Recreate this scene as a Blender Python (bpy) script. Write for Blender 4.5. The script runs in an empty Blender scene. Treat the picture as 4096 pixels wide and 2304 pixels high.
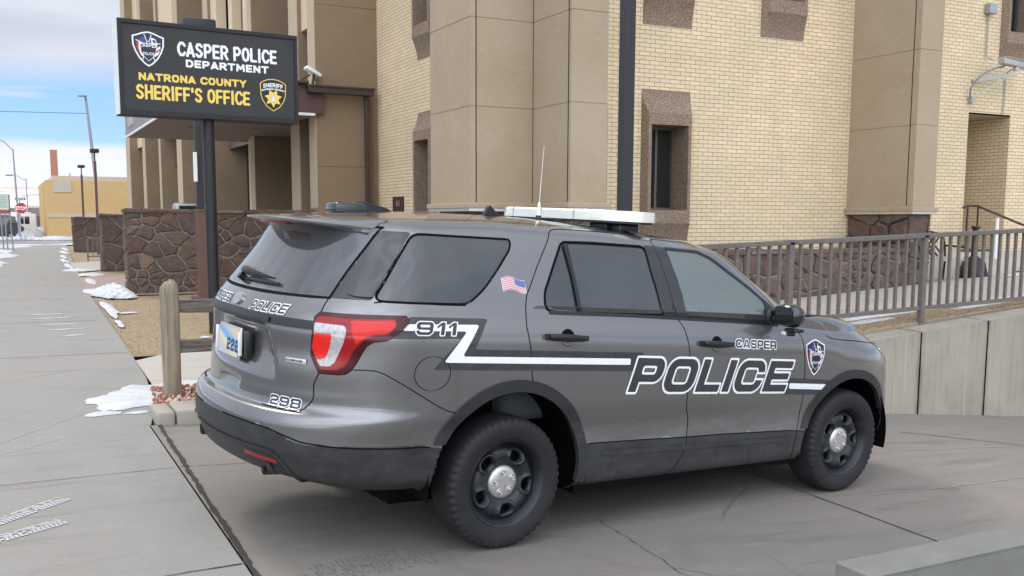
import bpy, bmesh, math, random
import numpy as np
from mathutils import Vector, Matrix
from mathutils.bvhtree import BVHTree
from mathutils.geometry import tessellate_polygon
random.seed(7); rng=np.random.default_rng(7)
S=bpy.context.scene
COL=S.collection
# ---------------------------------------------------------------- objects
def link(o,parent=None,label=None,cat=None,group=None,kind=None):
    COL.objects.link(o)
    if parent is not None: o.parent=parent
    if label: o['label']=label
    if cat: o['category']=cat
    if group: o['group']=group
    if kind: o['kind']=kind
    return o
def empty(name,loc=(0,0,0),rz=0,label=None,cat=None,group=None,mat=None):
    o=bpy.data.objects.new(name,None); o.location=loc; o.rotation_euler=(0,0,rz); o.empty_display_size=.1
    if mat is not None: o.matrix_basis=mat
    return link(o,None,label,cat,group)
def mesh(name,V,F,mat=None,parent=None,smooth=False,label=None,cat=None,group=None,kind=None,mats=None,mi=None,auto=None):
    me=bpy.data.meshes.new(name)
    V=[tuple(map(float,v)) for v in V]
    me.from_pydata(V,[],[tuple(int(i) for i in f) for f in F]); me.update()
    ms=mats if mats else ([mat] if mat else [])
    for m in ms: me.materials.append(m)
    if mi is not None: me.polygons.foreach_set('material_index',np.asarray(mi,dtype=np.int32))
    if smooth: me.polygons.foreach_set('use_smooth',np.ones(len(me.polygons),dtype=bool))
    if auto: me.set_sharp_from_angle(angle=math.radians(auto))
    return link(bpy.data.objects.new(name,me),parent,label,cat,group,kind)
class MB:
    """collects simple solids into ONE mesh"""
    def __init__(s): s.V=[]; s.F=[]; s.M=[]; s.cur=0; s.bev=[]
    def add(s,V,F):
        n=len(s.V); s.V+= [tuple(map(float,v)) for v in V]; s.F+= [tuple(n+i for i in f) for f in F]; s.M+=[s.cur]*len(F); return s
    def box(s,a,b,c0,a1=None,b1=None,c1=None,T=None):
        """box from (a,b,c0) min corner tuple to max corner tuple when given two tuples"""
        lo,hi=a,b; T=c0 if T is None else T
        x0,y0,z0=lo; x1,y1,z1=hi
        V=[(x0,y0,z0),(x1,y0,z0),(x1,y1,z0),(x0,y1,z0),(x0,y0,z1),(x1,y0,z1),(x1,y1,z1),(x0,y1,z1)]
        if T is not None: V=[tuple(T@Vector(v)) for v in V]
        return s.add(V,[(0,3,2,1),(4,5,6,7),(0,1,5,4),(1,2,6,5),(2,3,7,6),(3,0,4,7)])
    def bx(s,lo,hi,T=None): return s.box(lo,hi,T)
    def rbox(s,lo,hi,r=.01,T=None,seg=2):
        bm=bmesh.new(); bmesh.ops.create_cube(bm,size=1)
        d=[hi[i]-lo[i] for i in range(3)]; c=[(hi[i]+lo[i])/2 for i in range(3)]
        for v in bm.verts: v.co=Vector((v.co.x*d[0]+c[0],v.co.y*d[1]+c[1],v.co.z*d[2]+c[2]))
        bmesh.ops.bevel(bm,geom=bm.edges[:]+bm.verts[:],offset=min(r,min(d)*.49),segments=seg,profile=.5,affect='EDGES')
        if T is not None: bmesh.ops.transform(bm,matrix=T,verts=bm.verts)
        bm.verts.index_update(); s.add([v.co[:] for v in bm.verts],[[v.index for v in f.verts] for f in bm.faces]); bm.free(); return s
    def tube(s,P,r,n=10,cap=True,closed=False,sq=None):
        """sweep a circle (or given 2D section sq) along the points"""
        P=[Vector(p) for p in P]; R=r if hasattr(r,'__len__') else [r]*len(P)
        base=len(s.V); up=None; N=len(P); V=[];sec=sq
        prev=None
        for i,p in enumerate(P):
            if closed: t=(P[(i+1)%N]-P[i-1]).normalized()
            else: t=(P[min(i+1,N-1)]-P[max(i-1,0)]).normalized()
            if prev is None:
                a=Vector((0,0,1)) if abs(t.z)<.95 else Vector((1,0,0)); u=t.cross(a).normalized()
            else:
                u=(prev-t*prev.dot(t)).normalized()
            w=t.cross(u).normalized(); prev=u
            if sec is None:
                for k in range(n):
                    an=2*math.pi*k/n; V.append(p+u*math.cos(an)*R[i]+w*math.sin(an)*R[i])
            else:
                for (a_,b_) in sec: V.append(p+u*a_*R[i]+w*b_*R[i])
        if sec is not None: n=len(sec)
        F=[]
        for i in range(N if closed else N-1):
            j=(i+1)%N
            for k in range(n):
                k2=(k+1)%n; F.append((i*n+k,i*n+k2,j*n+k2,j*n+k))
        if cap and not closed: F.append(tuple(range(n-1,-1,-1))); F.append(tuple((N-1)*n+k for k in range(n)))
        return s.add(V,F)
    def bar(s,p,q,w,d=None,up=(0,0,1)):
        """square bar p->q, width w (horizontal) depth d"""
        d=d or w; p=Vector(p);q=Vector(q); t=(q-p).normalized(); up=Vector(up)
        if abs(t.dot(up))>.98: up=Vector((0,1,0))
        u=t.cross(up).normalized(); v=u.cross(t).normalized()
        c=[p+u*a*w/2+v*b*d/2 for a,b in((-1,-1),(1,-1),(1,1),(-1,1))]; e=[x+(q-p) for x in c]
        return s.add(c+e,[(3,2,1,0),(4,5,6,7),(0,1,5,4),(1,2,6,5),(2,3,7,6),(3,0,4,7)])
    def prism(s,poly,z0,z1,ax='z',T=None):
        """extrude 2D polygon (ccw) ; ax gives the extrusion axis"""
        n=len(poly)
        def m(a,b,c): return {'z':(a,b,c),'y':(a,c,b),'x':(c,a,b)}[ax]
        V=[m(p[0],p[1],z0) for p in poly]+[m(p[0],p[1],z1) for p in poly]
        if T is not None: V=[tuple(T@Vector(v)) for v in V]
        tr=tessellate_polygon([[Vector((p[0],p[1],0)) for p in poly]])
        F=[tuple(t) for t in tr]+[tuple(n+i for i in reversed(t)) for t in tr]+[(i,(i+1)%n,n+(i+1)%n,n+i) for i in range(n)]
        return s.add(V,F)
    def lathe(s,prof,n=48,T=None,closed=False):
        """prof = [(r,h)] revolved round local z"""
        V=[];F=[]
        for r,h in prof:
            for k in range(n):
                a=2*math.pi*k/n; V.append(Vector((r*math.cos(a),r*math.sin(a),h)))
        if T is not None: V=[T@v for v in V]
        m=len(prof)
        for i in range(m-1 if not closed else m):
            j=(i+1)%m
            for k in range(n):
                k2=(k+1)%n; F.append((i*n+k,i*n+k2,j*n+k2,j*n+k))
        return s.add(V,F)
    def build(s,name,mat=None,parent=None,smooth=False,fix=True,auto=None,bevel=0,**k):
        mats=mat if isinstance(mat,(list,tuple)) else None
        o=mesh(name,s.V,s.F,None if mats else mat,parent,smooth,mats=mats,mi=s.M if mats else None,**k)
        if fix or bevel:
            bm=bmesh.new(); bm.from_mesh(o.data)
            if fix: bmesh.ops.recalc_face_normals(bm,faces=bm.faces)
            if bevel:
                es=[e for e in bm.edges if len(e.link_faces)==2 and e.calc_face_angle(0)>.6]
                bmesh.ops.bevel(bm,geom=es,offset=bevel,segments=2,profile=.5,affect='EDGES')
            bm.to_mesh(o.data); bm.free()
        if auto: 
            o.data.polygons.foreach_set('use_smooth',np.ones(len(o.data.polygons),dtype=bool)); o.data.set_sharp_from_angle(angle=math.radians(auto))
        return o
# ---------------------------------------------------------------- materials
MATS={}
class NT:
    def __init__(s,name):
        s.m=bpy.data.materials.new(name); s.m.use_nodes=True; s.t=s.m.node_tree; s.t.nodes.clear()
        s.out=s.n('ShaderNodeOutputMaterial'); s.b=s.n('ShaderNodeBsdfPrincipled'); s.l(s.b.outputs[0],s.out.inputs[0])
    def n(s,t,**k):
        o=s.t.nodes.new(t)
        for a,b in k.items(): setattr(o,a,b)
        return o
    def l(s,a,b): s.t.links.new(a,b)
    def set(s,**k):
        for a,b in k.items():
            a=a.replace('_',' ')
            inp=s.b.inputs[a]
            if hasattr(b,'is_linked') or isinstance(b,bpy.types.NodeSocket): s.l(b,inp)
            else: inp.default_value=b if not isinstance(b,tuple) or len(b)==4 else (*b,1)
        return s
    def coord(s,kind='Object'): return s.n('ShaderNodeTexCoord').outputs[kind]
    def map(s,v,scale=(1,1,1),loc=(0,0,0),rot=(0,0,0)):
        m=s.n('ShaderNodeMapping'); s.l(v,m.inputs[0]); m.inputs['Scale'].default_value=scale; m.inputs['Location'].default_value=loc; m.inputs['Rotation'].default_value=rot; return m.outputs[0]
    def noise(s,v,scale=5,detail=4,rough=.55,dist=0):
        o=s.n('ShaderNodeTexNoise'); s.l(v,o.inputs['Vector']); o.inputs['Scale'].default_value=scale; o.inputs['Detail'].default_value=detail; o.inputs['Roughness'].default_value=rough; o.inputs['Distortion'].default_value=dist; return o.outputs[0]
    def noisec(s,v,scale=5,detail=3):
        o=s.n('ShaderNodeTexNoise'); s.l(v,o.inputs['Vector']); o.inputs['Scale'].default_value=scale; o.inputs['Detail'].default_value=detail; return o.outputs[1]
    def vor(s,v,scale=5,feature='F1',rand=1,out=0):
        o=s.n('ShaderNodeTexVoronoi',feature=feature); s.l(v,o.inputs['Vector']); o.inputs['Scale'].default_value=scale; o.inputs['Randomness'].default_value=rand; return o.outputs[out]
    def ramp(s,f,stops,interp='LINEAR'):
        r=s.n('ShaderNodeValToRGB'); s.l(f,r.inputs[0]); e=r.color_ramp; e.interpolation=interp
        while len(e.elements)<len(stops): e.elements.new(.5)
        for el,(p,c) in zip(e.elements,stops):
            el.position=p; el.color=(c,c,c,1) if not isinstance(c,tuple) else ((*c,1) if len(c)==3 else c)
        return r.outputs[0]
    def mix(s,f,a,b,mode='MIX'):
        m=s.n('ShaderNodeMix',data_type='RGBA',blend_type=mode)
        for v,i in ((f,m.inputs[0]),(a,m.inputs[6]),(b,m.inputs[7])):
            if isinstance(v,bpy.types.NodeSocket): s.l(v,i)
            elif i==m.inputs[0]: i.default_value=v
            else: i.default_value=(*v,1) if len(v)==3 else v
        return m.outputs[2]
    def math(s,op,a,b=0,c=0):
        m=s.n('ShaderNodeMath',operation=op)
        for v,i in ((a,m.inputs[0]),(b,m.inputs[1]),(c,m.inputs[2])):
            if isinstance(v,bpy.types.NodeSocket): s.l(v,i)
            else: i.default_value=v
        return m.outputs[0]
    def sep(s,v):
        o=s.n('ShaderNodeSeparateXYZ'); s.l(v,o.inputs[0]); return o.outputs
    def bump(s,h,strength=.3,dist=.01,normal=None):
        b=s.n('ShaderNodeBump'); s.l(h,b.inputs['Height']); b.inputs['Strength'].default_value=strength; b.inputs['Distance'].default_value=dist
        if normal is not None: s.l(normal,b.inputs['Normal'])
        s.l(b.outputs[0],s.b.inputs['Normal']); return b.outputs[0]
def plain(name,col,rough=.5,metal=0,coat=0,spec=.5,vary=0,scale=8,bump=0,emit=None,es=0):
    t=NT(name); c=(*col,1)
    if vary:
        v=t.coord(); f=t.noise(v,scale,5,.6)
        lo=tuple(max(0,x*(1-vary)) for x in col); hi=tuple(min(1,x*(1+vary)) for x in col)
        t.set(Base_Color=t.ramp(f,[(.3,lo),(.7,hi)]))
        if bump: t.bump(f,bump,.01)
        t.set(Roughness=t.ramp(f,[(.3,max(0,rough-.08)),(.7,min(1,rough+.08))]))
    else: t.set(Base_Color=c,Roughness=rough)
    t.set(Metallic=metal,Coat_Weight=coat,Specular_IOR_Level=spec)
    if emit: t.set(Emission_Color=(*emit,1),Emission_Strength=es)
    return t.m
def dirt_mask(t,z0,z1,scale=6,obj=True):
    """dust thrown up the lower body"""
    v=t.coord(); z=t.sep(v)[2]
    n=t.noise(t.map(v,(1,1,2.5)),scale,6,.65)
    a=t.math('SUBTRACT',z1,z); a=t.math('DIVIDE',a,z1-z0)
    a=t.math('ADD',a,t.math('MULTIPLY',t.math('SUBTRACT',n,.5),1.6))
    return t.ramp(a,[(.25,0.),(1.,1.)])
def mk_paint():
    t=NT('car_paint'); v=t.coord()
    d=dirt_mask(t,.30,.72,5)
    film=t.ramp(t.noise(t.map(v,(1,1,.6)),3.2,6,.6),[(.35,0.05),(.75,.42)])
    fine=t.noise(v,60,3,.7)
    dust=t.mix(fine,(.085,.083,.078),(.15,.145,.135))
    c=t.mix(film,(.195,.194,.192),(.215,.212,.206)); c=t.mix(t.math('MULTIPLY',d,.55),c,dust)
    t.set(Base_Color=c,Metallic=t.math('SUBTRACT',.75,t.math('MULTIPLY',d,.6)),Roughness=t.math('ADD',.27,t.math('MULTIPLY',d,.3)),
          Coat_Weight=t.math('SUBTRACT',1.,t.math('MULTIPLY',d,.55)),Coat_Roughness=t.math('ADD',.05,t.math('ADD',t.math('MULTIPLY',film,.14),t.math('MULTIPLY',d,.35))))
    return t.m
def mk_plastic(name,col,rough=.45,dirt=.5,z0=.2,z1=1.,dust=(.09,.088,.08)):
    t=NT(name); v=t.coord(); d=dirt_mask(t,z0,z1,7)
    s=t.noise(t.map(v,(6,6,1.2)),4,5,.6)
    c=t.mix(t.math('MULTIPLY',d,t.math('MULTIPLY',s,dirt*1.6)),col,dust)
    t.set(Base_Color=c,Roughness=t.math('ADD',rough,t.math('MULTIPLY',d,.25)))
    t.bump(t.noise(v,220,2,.5),.08,.001); return t.m
M={}
M['paint']=mk_paint()
M['clad']=mk_plastic('grey_plastic',(.018,.019,.020),.45,.65,.1,1.0,(.065,.066,.060))
M['trim']=plain('black_trim',(.008,.008,.009),.35)
M['gap']=plain('gap_black',(.003,.003,.003),.8,spec=.1)
M['gloss']=plain('gloss_black',(.012,.013,.015),.10,coat=.6,spec=.5)
def mk_dglass(name,col,rough=.03,dust=.12,spec=.6):
    t=NT(name); v=t.coord(); n=t.noise(t.map(v,(1,1,.7)),3,6,.6); f=t.ramp(n,[(.3,dust*.3),(.8,dust)])
    t.set(Base_Color=t.mix(f,col,(.30,.31,.31)),Roughness=t.math('ADD',rough,t.math('MULTIPLY',f,.35)),Coat_Weight=.5,Coat_Roughness=.02,Specular_IOR_Level=spec)
    return t.m
M['pglass']=mk_dglass('privacy_glass',(.022,.027,.030),.04,.12)
M['rglass']=mk_dglass('rear_glass',(.030,.034,.038),.04,.16,.9)
def mk_clear():
    t=NT('clear_glass'); g=t.n('ShaderNodeBsdfGlossy'); g.inputs['Roughness'].default_value=.02
    tr=t.n('ShaderNodeBsdfTransparent'); tr.inputs[0].default_value=(.66,.78,.75,1)
    fr=t.n('ShaderNodeFresnel'); fr.inputs[0].default_value=1.9
    sky_haze=t.n('ShaderNodeBsdfDiffuse'); sky_haze.inputs[0].default_value=(.42,.52,.49,1)  # pale diffuse haze: sky reflection on the pane put into the colour
    m1=t.n('ShaderNodeMixShader'); m1.inputs[0].default_value=.28; t.l(tr.outputs[0],m1.inputs[1]); t.l(sky_haze.outputs[0],m1.inputs[2])
    m=t.n('ShaderNodeMixShader'); t.l(fr.outputs[0],m.inputs[0]); t.l(m1.outputs[0],m.inputs[1]); t.l(g.outputs[0],m.inputs[2]); t.l(m.outputs[0],t.out.inputs[0]); return t.m
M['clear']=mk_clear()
M['white_decal']=plain('white_decal',(.78,.80,.80),.35,coat=.3,vary=.06,scale=20)
M['dark_decal']=plain('dark_decal',(.028,.029,.031),.45,coat=.35,vary=.25,scale=30)
M['stripe_dark']=plain('stripe_dark',(.030,.031,.033),.4,coat=.4,vary=.25,scale=25)
def mk_lens(name,col,rough=.12,em=0):
    t=NT(name); t.set(Base_Color=col,Roughness=rough,Coat_Weight=.35,Coat_Roughness=.05,Specular_IOR_Level=.25); return t.m
M['red']=mk_lens('red_lens',(.62,.018,.014)); M['red_dark']=mk_lens('dark_red_lens',(.05,.004,.006)); M['red_mid']=mk_lens('mid_red_lens',(.27,.008,.009))
M['clearlens']=plain('clear_lens',(.42,.40,.40),.2,metal=.3,coat=.6,vary=.3,scale=60)
M['tyre']=mk_plastic('tyre_rubber',(.008,.008,.009),.70,.55,-.4,.7,(.045,.043,.040))
M['rim']=mk_plastic('black_steel',(.010,.011,.013),.42,.55,-.3,.8,(.050,.055,.065))
M['cap']=plain('hub_silver',(.55,.54,.51),.34,metal=.7,vary=.08,scale=30)
M['alu']=plain('bare_aluminium',(.62,.61,.59),.35,metal=.9)
M['chrome']=plain('chrome',(.7,.7,.72),.12,metal=1)
M['white_plastic']=plain('white_plastic',(.72,.73,.71),.4)
M['interior']=plain('cabin_dark',(.035,.036,.038),.8)
M['interior2']=plain('cabin_grey',(.09,.10,.10),.8)
def mk_lightbar():
    t=NT('light_bar_lens'); v=t.coord(); n=t.noise(t.map(v,(1,1,3)),18,4,.6)
    w=t.n('ShaderNodeTexWave'); t.l(v,w.inputs[0]); w.inputs['Scale'].default_value=28; w.bands_direction='Y'
    t.set(Base_Color=t.mix(t.math('MULTIPLY',w.outputs[1],.35),t.ramp(n,[(.3,(.66,.66,.54)),(.7,(.78,.78,.70))]),(.52,.54,.46)),Roughness=.22,Coat_Weight=1.,Coat_Roughness=.05,Metallic=.15); return t.m
M['lbar']=mk_lightbar()
M['navy']=plain('navy',(.012,.013,.035),.4); M['bred']=plain('badge_red',(.45,.02,.02),.4); M['bblue']=plain('flag_blue',(.03,.05,.28),.4)
M['yellow']=plain('yellow_print',(.80,.55,.07),.45); M['dblack']=plain('print_black',(.01,.01,.01),.5)
# ---------------------------------------------------------------- car body surface
import numpy as np
def smooth(t): t=np.clip(t,0,1); return t*t*(3-2*t)
def car_line(xr,Lr,nr,zr,w,zs,xf,Lf,nf,zf,NR=56,NS=230,NF=64):
    """one longitudinal line of the half body (y>=0): rear centre -> corner -> side -> front centre"""
    a=np.linspace(0,np.pi/2,NR,endpoint=False)
    c,s=np.cos(a),np.sin(a)
    we=np.interp(xr+Lr,[p[0] for p in w],[p[1] for p in w])
    y=we*s**(2/nr); x=xr+Lr*(1-c**(2/nr))
    f=smooth(a/(np.pi/2))
    zx=[p[0] for p in zs]; zz=[p[1] for p in zs]
    zi=lambda q: np.interp(q,zx,zz)
    z=zr*(1-f)+zi(xr+Lr)*f
    xs=np.linspace(xr+Lr,xf-Lf,NS,endpoint=False)
    ys=np.interp(xs,[p[0] for p in w],[p[1] for p in w]); z2=zi(xs)
    b=np.linspace(np.pi/2,0,NF)
    wf=np.interp(xf-Lf,[p[0] for p in w],[p[1] for p in w])
    c,s=np.clip(np.cos(b),0,1),np.sin(b)
    y3=wf*s**(2/nf); x3=xf-Lf*(1-c**(2/nf)); f=smooth(b/(np.pi/2))
    z3=zf*(1-f)+zi(xf-Lf)*f
    P=np.stack([np.concatenate([x,xs,x3]),np.concatenate([y,ys,y3]),np.concatenate([z,z2,z3])],1)
    # soften kinks of the piecewise linear knots
    k=np.ones(9)/9
    for j in (1,2):
        q=P[:,j]; e=np.concatenate([np.full(4,q[0]),q,np.full(4,q[-1])]); sm=np.convolve(e,k,'valid')
        m=np.zeros(len(q)); m[NR+4:NR+NS-4]=1; P[:,j]=q*(1-m)+sm*m
    return P
BELT=[(-.9,1.352),(-.6,1.343),(.2,1.305),(1.1,1.252),(1.6,1.222),(2.0,1.196),(2.4,1.168),(2.8,1.125),(3.2,1.06)]
def W(a,b=None,c=None): # width: rear, mid, front
    b=a if b is None else b; c=b if c is None else c
    return [(-.7,a),(-.3,b),(2.6,b),(3.0,c)]
def car_lines():
    L=[]
    #            xr    Lr  nr   zr     w                      zs                         xf   Lf  nf   zf
    L.append(car_line(-1.17,.64,2.3,.43,W(.86,.86,.86),[(-.6,.40),(-.45,.34),(.5,.26),(2.5,.25),(3.1,.33),(3.3,.36)],3.70,.84,2.3,.24))
    L.append(car_line(-1.235,.66,2.3,.45,W(.93,.935,.93),[(-.6,.43),(-.45,.40),(.5,.31),(2.5,.285),(3.1,.36),(3.3,.39)],3.77,.86,2.3,.26))
    L.append(car_line(-1.272,.66,2.3,.53,W(.955,.958,.955),[(-.6,.50),(.5,.40),(2.5,.38),(3.1,.41),(3.3,.43)],3.82,.88,2.3,.36))
    L.append(car_line(-1.298,.67,2.3,.60,W(.965,.965,.965),[(-.6,.58),(.5,.49),(2.5,.465),(3.3,.47)],3.86,.88,2.3,.46))
    L.append(car_line(-1.300,.67,2.3,.67,W(.972,.962,.970),[(-.6,.645),(.5,.56),(2.5,.54),(3.3,.54)],3.86,.90,2.3,.54))
    L.append(car_line(-1.290,.66,2.3,.735,W(.985,.962,.978),[(-.6,.71),(.5,.63),(2.5,.62),(3.3,.62)],3.85,.90,2.3,.62))
    L.append(car_line(-1.270,.65,2.3,.765,W(.988,.975,.985),[(-.6,.755),(.5,.71),(2.5,.70),(3.3,.70)],3.83,.90,2.3,.70))
    L.append(car_line(-1.215,.61,2.3,.78,W(.978,.984,.988),[(-.6,.80),(.5,.77),(2.5,.77),(3.3,.77)],3.82,.90,2.3,.76))
    L.append(car_line(-1.203,.60,2.3,.85,W(.972,.986,.985),[(-.6,.88),(.5,.86),(2.5,.86),(3.3,.85)],3.81,.90,2.3,.82))
    L.append(car_line(-1.200,.60,2.3,.96,W(.972,.986,.978),[(-.6,.98),(.5,.96),(2.5,.95),(3.3,.92)],3.78,.90,2.3,.88))
    L.append(car_line(-1.192,.60,2.3,1.08,W(.972,.982,.965),[(-.6,1.08),(.5,1.06),(2.5,1.02),(3.3,.97)],3.73,.90,2.3,.93))
    L.append(car_line(-1.195,.60,2.3,1.185,W(.965,.972,.945),[(-.6,1.19),(.5,1.16),(2.5,1.08),(3.3,1.01)],3.66,.90,2.3,.97))
    L.append(car_line(-1.188,.59,2.3,1.215,W(.958,.963,.93),[(-.6,1.235),(.5,1.20),(2.5,1.11),(3.3,1.03)],3.61,.90,2.3,.985))
    L.append(car_line(-1.150,.57,2.3,1.29,W(.942,.946,.915),[(-.6,1.30),(.5,1.25),(2.5,1.14),(3.3,1.045)],3.57,.90,2.3,1.0))
    L.append(car_line(-1.105,.54,2.3,1.352,W(.922,.926,.89),BELT,3.54,.90,2.3,1.015))
    return L
def green_lines():
    G=[]
    zb=[(p[0],p[1]) for p in BELT]
    G.append(car_line(-1.105,.54,2.3,1.352,W(.922,.926,.90),zb,2.70,.62,2.4,1.175))
    def lift(t,top):
        return [(x,z+(top-z)*t) for x,z in zb]
    G.append(car_line(-1.030,.50,2.3,1.45,W(.88,.885,.86),lift(.30,1.67),2.49,.60,2.4,1.31))
    G.append(car_line(-.960,.48,2.3,1.55,W(.83,.835,.82),lift(.62,1.67),2.23,.56,2.4,1.47))
    G.append(car_line(-.905,.45,2.3,1.64,W(.765,.775,.77),lift(.96,1.68),1.91,.50,2.4,1.63))
    G.append(car_line(-.885,.44,2.3,1.675,W(.735,.75,.745),[(-.6,1.700),(0,1.715),(.8,1.70),(1.4,1.672),(1.8,1.64)],1.82,.48,2.4,1.67))
    G.append(car_line(-.860,.43,2.3,1.705,W(.68,.70,.69),[(-.6,1.735),(0,1.752),(.8,1.735),(1.4,1.698),(1.8,1.66)],1.74,.46,2.4,1.69))
    return G
def interp_rows(L,step=.0125,sub=None):
    """Catmull-Rom between the given lines -> dense rows"""
    L=np.array(L); K=len(L); rows=[]; 
    for k in range(K-1):
        p0=L[max(k-1,0)];p1=L[k];p2=L[k+1];p3=L[min(k+2,K-1)]
        d=np.linalg.norm(p2-p1,axis=1)[56:286].mean(); n=max(1,int(round(d/step))) if sub is None else sub
        # centripetal-ish tangents
        d01=np.linalg.norm(p1-p0,axis=1,keepdims=True)+1e-6; d12=np.linalg.norm(p2-p1,axis=1,keepdims=True)+1e-6; d23=np.linalg.norm(p3-p2,axis=1,keepdims=True)+1e-6
        m1=((p1-p0)/d01*d12+(p2-p1)/d12*d01)/(d01+d12)*d12 if k>0 else (p2-p1)
        m2=((p2-p1)/d12*d23+(p3-p2)/d23*d12)/(d12+d23)*d12 if k<K-2 else (p2-p1)
        for i in range(n):
            t=i/n; h=(2*t**3-3*t**2+1,t**3-2*t**2+t,-2*t**3+3*t**2,t**3-t**2)
            rows.append(h[0]*p1+h[1]*m1+h[2]*p2+h[3]*m2)
    rows.append(L[-1]); return np.array(rows)
def cap_rows(edge,zc,n=26,xa=None,xb=None):
    """rows from an edge line in to the centre line; zc(x) gives the crown height"""
    rows=[]
    xmin,xmax=edge[:,0].min(),edge[:,0].max()
    if xa is None: xa,xb=xmin+.02,xmax-.02
    xt=np.clip(edge[:,0],xa,xb)
    wmax=edge[:,1].max()
    for i in range(1,n+1):
        s=i/n
        x=edge[:,0]*(1-s)+xt*s; y=edge[:,1]*(1-s)
        q=1-(1-s)**2
        z=edge[:,2]+(zc(x)-edge[:,2])*q*smooth(np.minimum(1,edge[:,1]/.35)) + 0
        # near the front / rear centre, the edge itself is already the crown
        f=smooth(np.minimum(1,edge[:,1]/.35)); z=edge[:,2]*(1-f)+ (edge[:,2]+(zc(x)-edge[:,2])*q)*f
        rows.append(np.stack([x,y,z],1))
    return np.array(rows)
ROOFC=lambda x: np.interp(x,[-.95,-.6,-.1,.5,1.1,1.5,1.75],[1.715,1.758,1.79,1.795,1.772,1.735,1.69])
# ---------------------------------------------------------------- shapes given by a signed distance, laid on a curved surface
def sd_poly(P,poly):
    """signed distance (negative inside) of points P (N,2) to polygon"""
    poly=np.asarray(poly,float)[:,:2]; P=np.asarray(P,float); d=np.full(len(P),1e9); s=np.ones(len(P)); n=len(poly)
    for i in range(n):
        a=poly[i]; b=poly[(i+1)%n]; e=b-a; w=P-a
        L=e@e
        if L<1e-14: continue
        t=np.clip((w@e)/L,0,1); q=w-t[:,None]*e; d=np.minimum(d,(q**2).sum(1))
        c1=P[:,1]>=a[1]; c2=P[:,1]<b[1]; c3=e[0]*w[:,1]>e[1]*w[:,0]
        m=(c1&c2&c3)|(~c1&~c2&~c3); s[m]*=-1
    return s*np.sqrt(d)
def sd_line(P,pts,w,closed=False,square=False):
    """distance to a polyline minus half width"""
    P=np.asarray(P,float); d=np.full(len(P),1e9); n=len(pts)
    for i in range(n if closed else n-1):
        a=np.asarray(pts[i],float); b=np.asarray(pts[(i+1)%n],float); e=b-a; L=e@e
        if L<1e-14: continue
        w_=P-a; t=(w_@e)/L
        q=w_-np.clip(t,0,1)[:,None]*e; d=np.minimum(d,np.sqrt((q**2).sum(1)))
    return d-w
def rounded(poly,r=.03,n=5):
    """round the corners of a 2D polygon"""
    out=[]; N=len(poly)
    for i in range(N):
        p0=np.array(poly[i-1][:2]);p=np.array(poly[i][:2]);p1=np.array(poly[(i+1)%N][:2])
        a=p0-p;b=p1-p; la=np.linalg.norm(a);lb=np.linalg.norm(b); rr=min(r,la*.45,lb*.45)
        A=p+a/la*rr;B=p+b/lb*rr
        for k in range(n+1):
            t=k/n; out.append(tuple((1-t)**2*A+2*t*(1-t)*p+t*t*B))
    return out
def marching(F,us,vs):
    """marching squares -> verts(2D), polygons covering F<0, boundary kept exact by linear interpolation"""
    nu,nv=len(us),len(vs); ins=F<0
    idx={}; V=[]; P=[]
    def gv(i,j):
        k=(i,j)
        if k not in idx: idx[k]=len(V); V.append((us[i],vs[j]))
        return idx[k]
    def ev(i,j,i2,j2):
        k=(i,j,i2,j2)
        if k not in idx:
            a=F[i,j];b=F[i2,j2]; t=a/(a-b) if a!=b else .5; t=min(max(t,.02),.98)
            idx[k]=len(V); V.append((us[i]+t*(us[i2]-us[i]),vs[j]+t*(vs[j2]-vs[j])))
        return idx[k]
    cells=np.argwhere(ins[:-1,:-1]|ins[1:,:-1]|ins[:-1,1:]|ins[1:,1:])
    for i,j in cells:
        c=[(i,j),(i+1,j),(i+1,j+1),(i,j+1)]; inn=[ins[a,b] for a,b in c]
        if all(inn): P.append([gv(*x) for x in c]); continue
        poly=[]
        for k in range(4):
            a=c[k];b=c[(k+1)%4]
            if inn[k]: poly.append(gv(*a))
            if inn[k]!=inn[(k+1)%4]:
                poly.append(ev(*a,*b) if a<b else ev(*b,*a))
        if len(poly)>=3: P.append(poly)
    return V,P
def outline_edges(P):
    cnt={}
    for p in P:
        for k in range(len(p)):
            a,b=p[k],p[(k+1)%len(p)]; cnt[(a,b)]=1
    return [(a,b) for (a,b) in cnt if (b,a) not in cnt]
FRAMES={ # name: function (u,v)->origin , direction
 'S':(lambda u,v:(u,-3.,v),(0,1,0)),
 'R':(lambda u,v:(-3.,u,v),(1,0,0)),
 'C':(lambda u,v:(u*.70710678-2.2,-u*.70710678-2.2,v),(.70710678,.70710678,0)),
 'T':(lambda u,v:(u,v,3.),(0,0,-1)),
}
def cu(p): return ((p[0]-p[1])*.70710678,p[2])
def su(p): return (p[0],p[2])
def ru(p): return (p[1],p[2])
def cast(bvh,frame,u,v):
    o,d=FRAMES[frame]; h=bvh.ray_cast(Vector(o(u,v)),Vector(d))
    if h[0] is None:
        q=Vector(o(u,v))+Vector(d)*2.3; h=bvh.find_nearest(q)
    n=h[1]
    if n.dot(Vector(d))>0: n=-n
    return h[0],n
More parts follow.
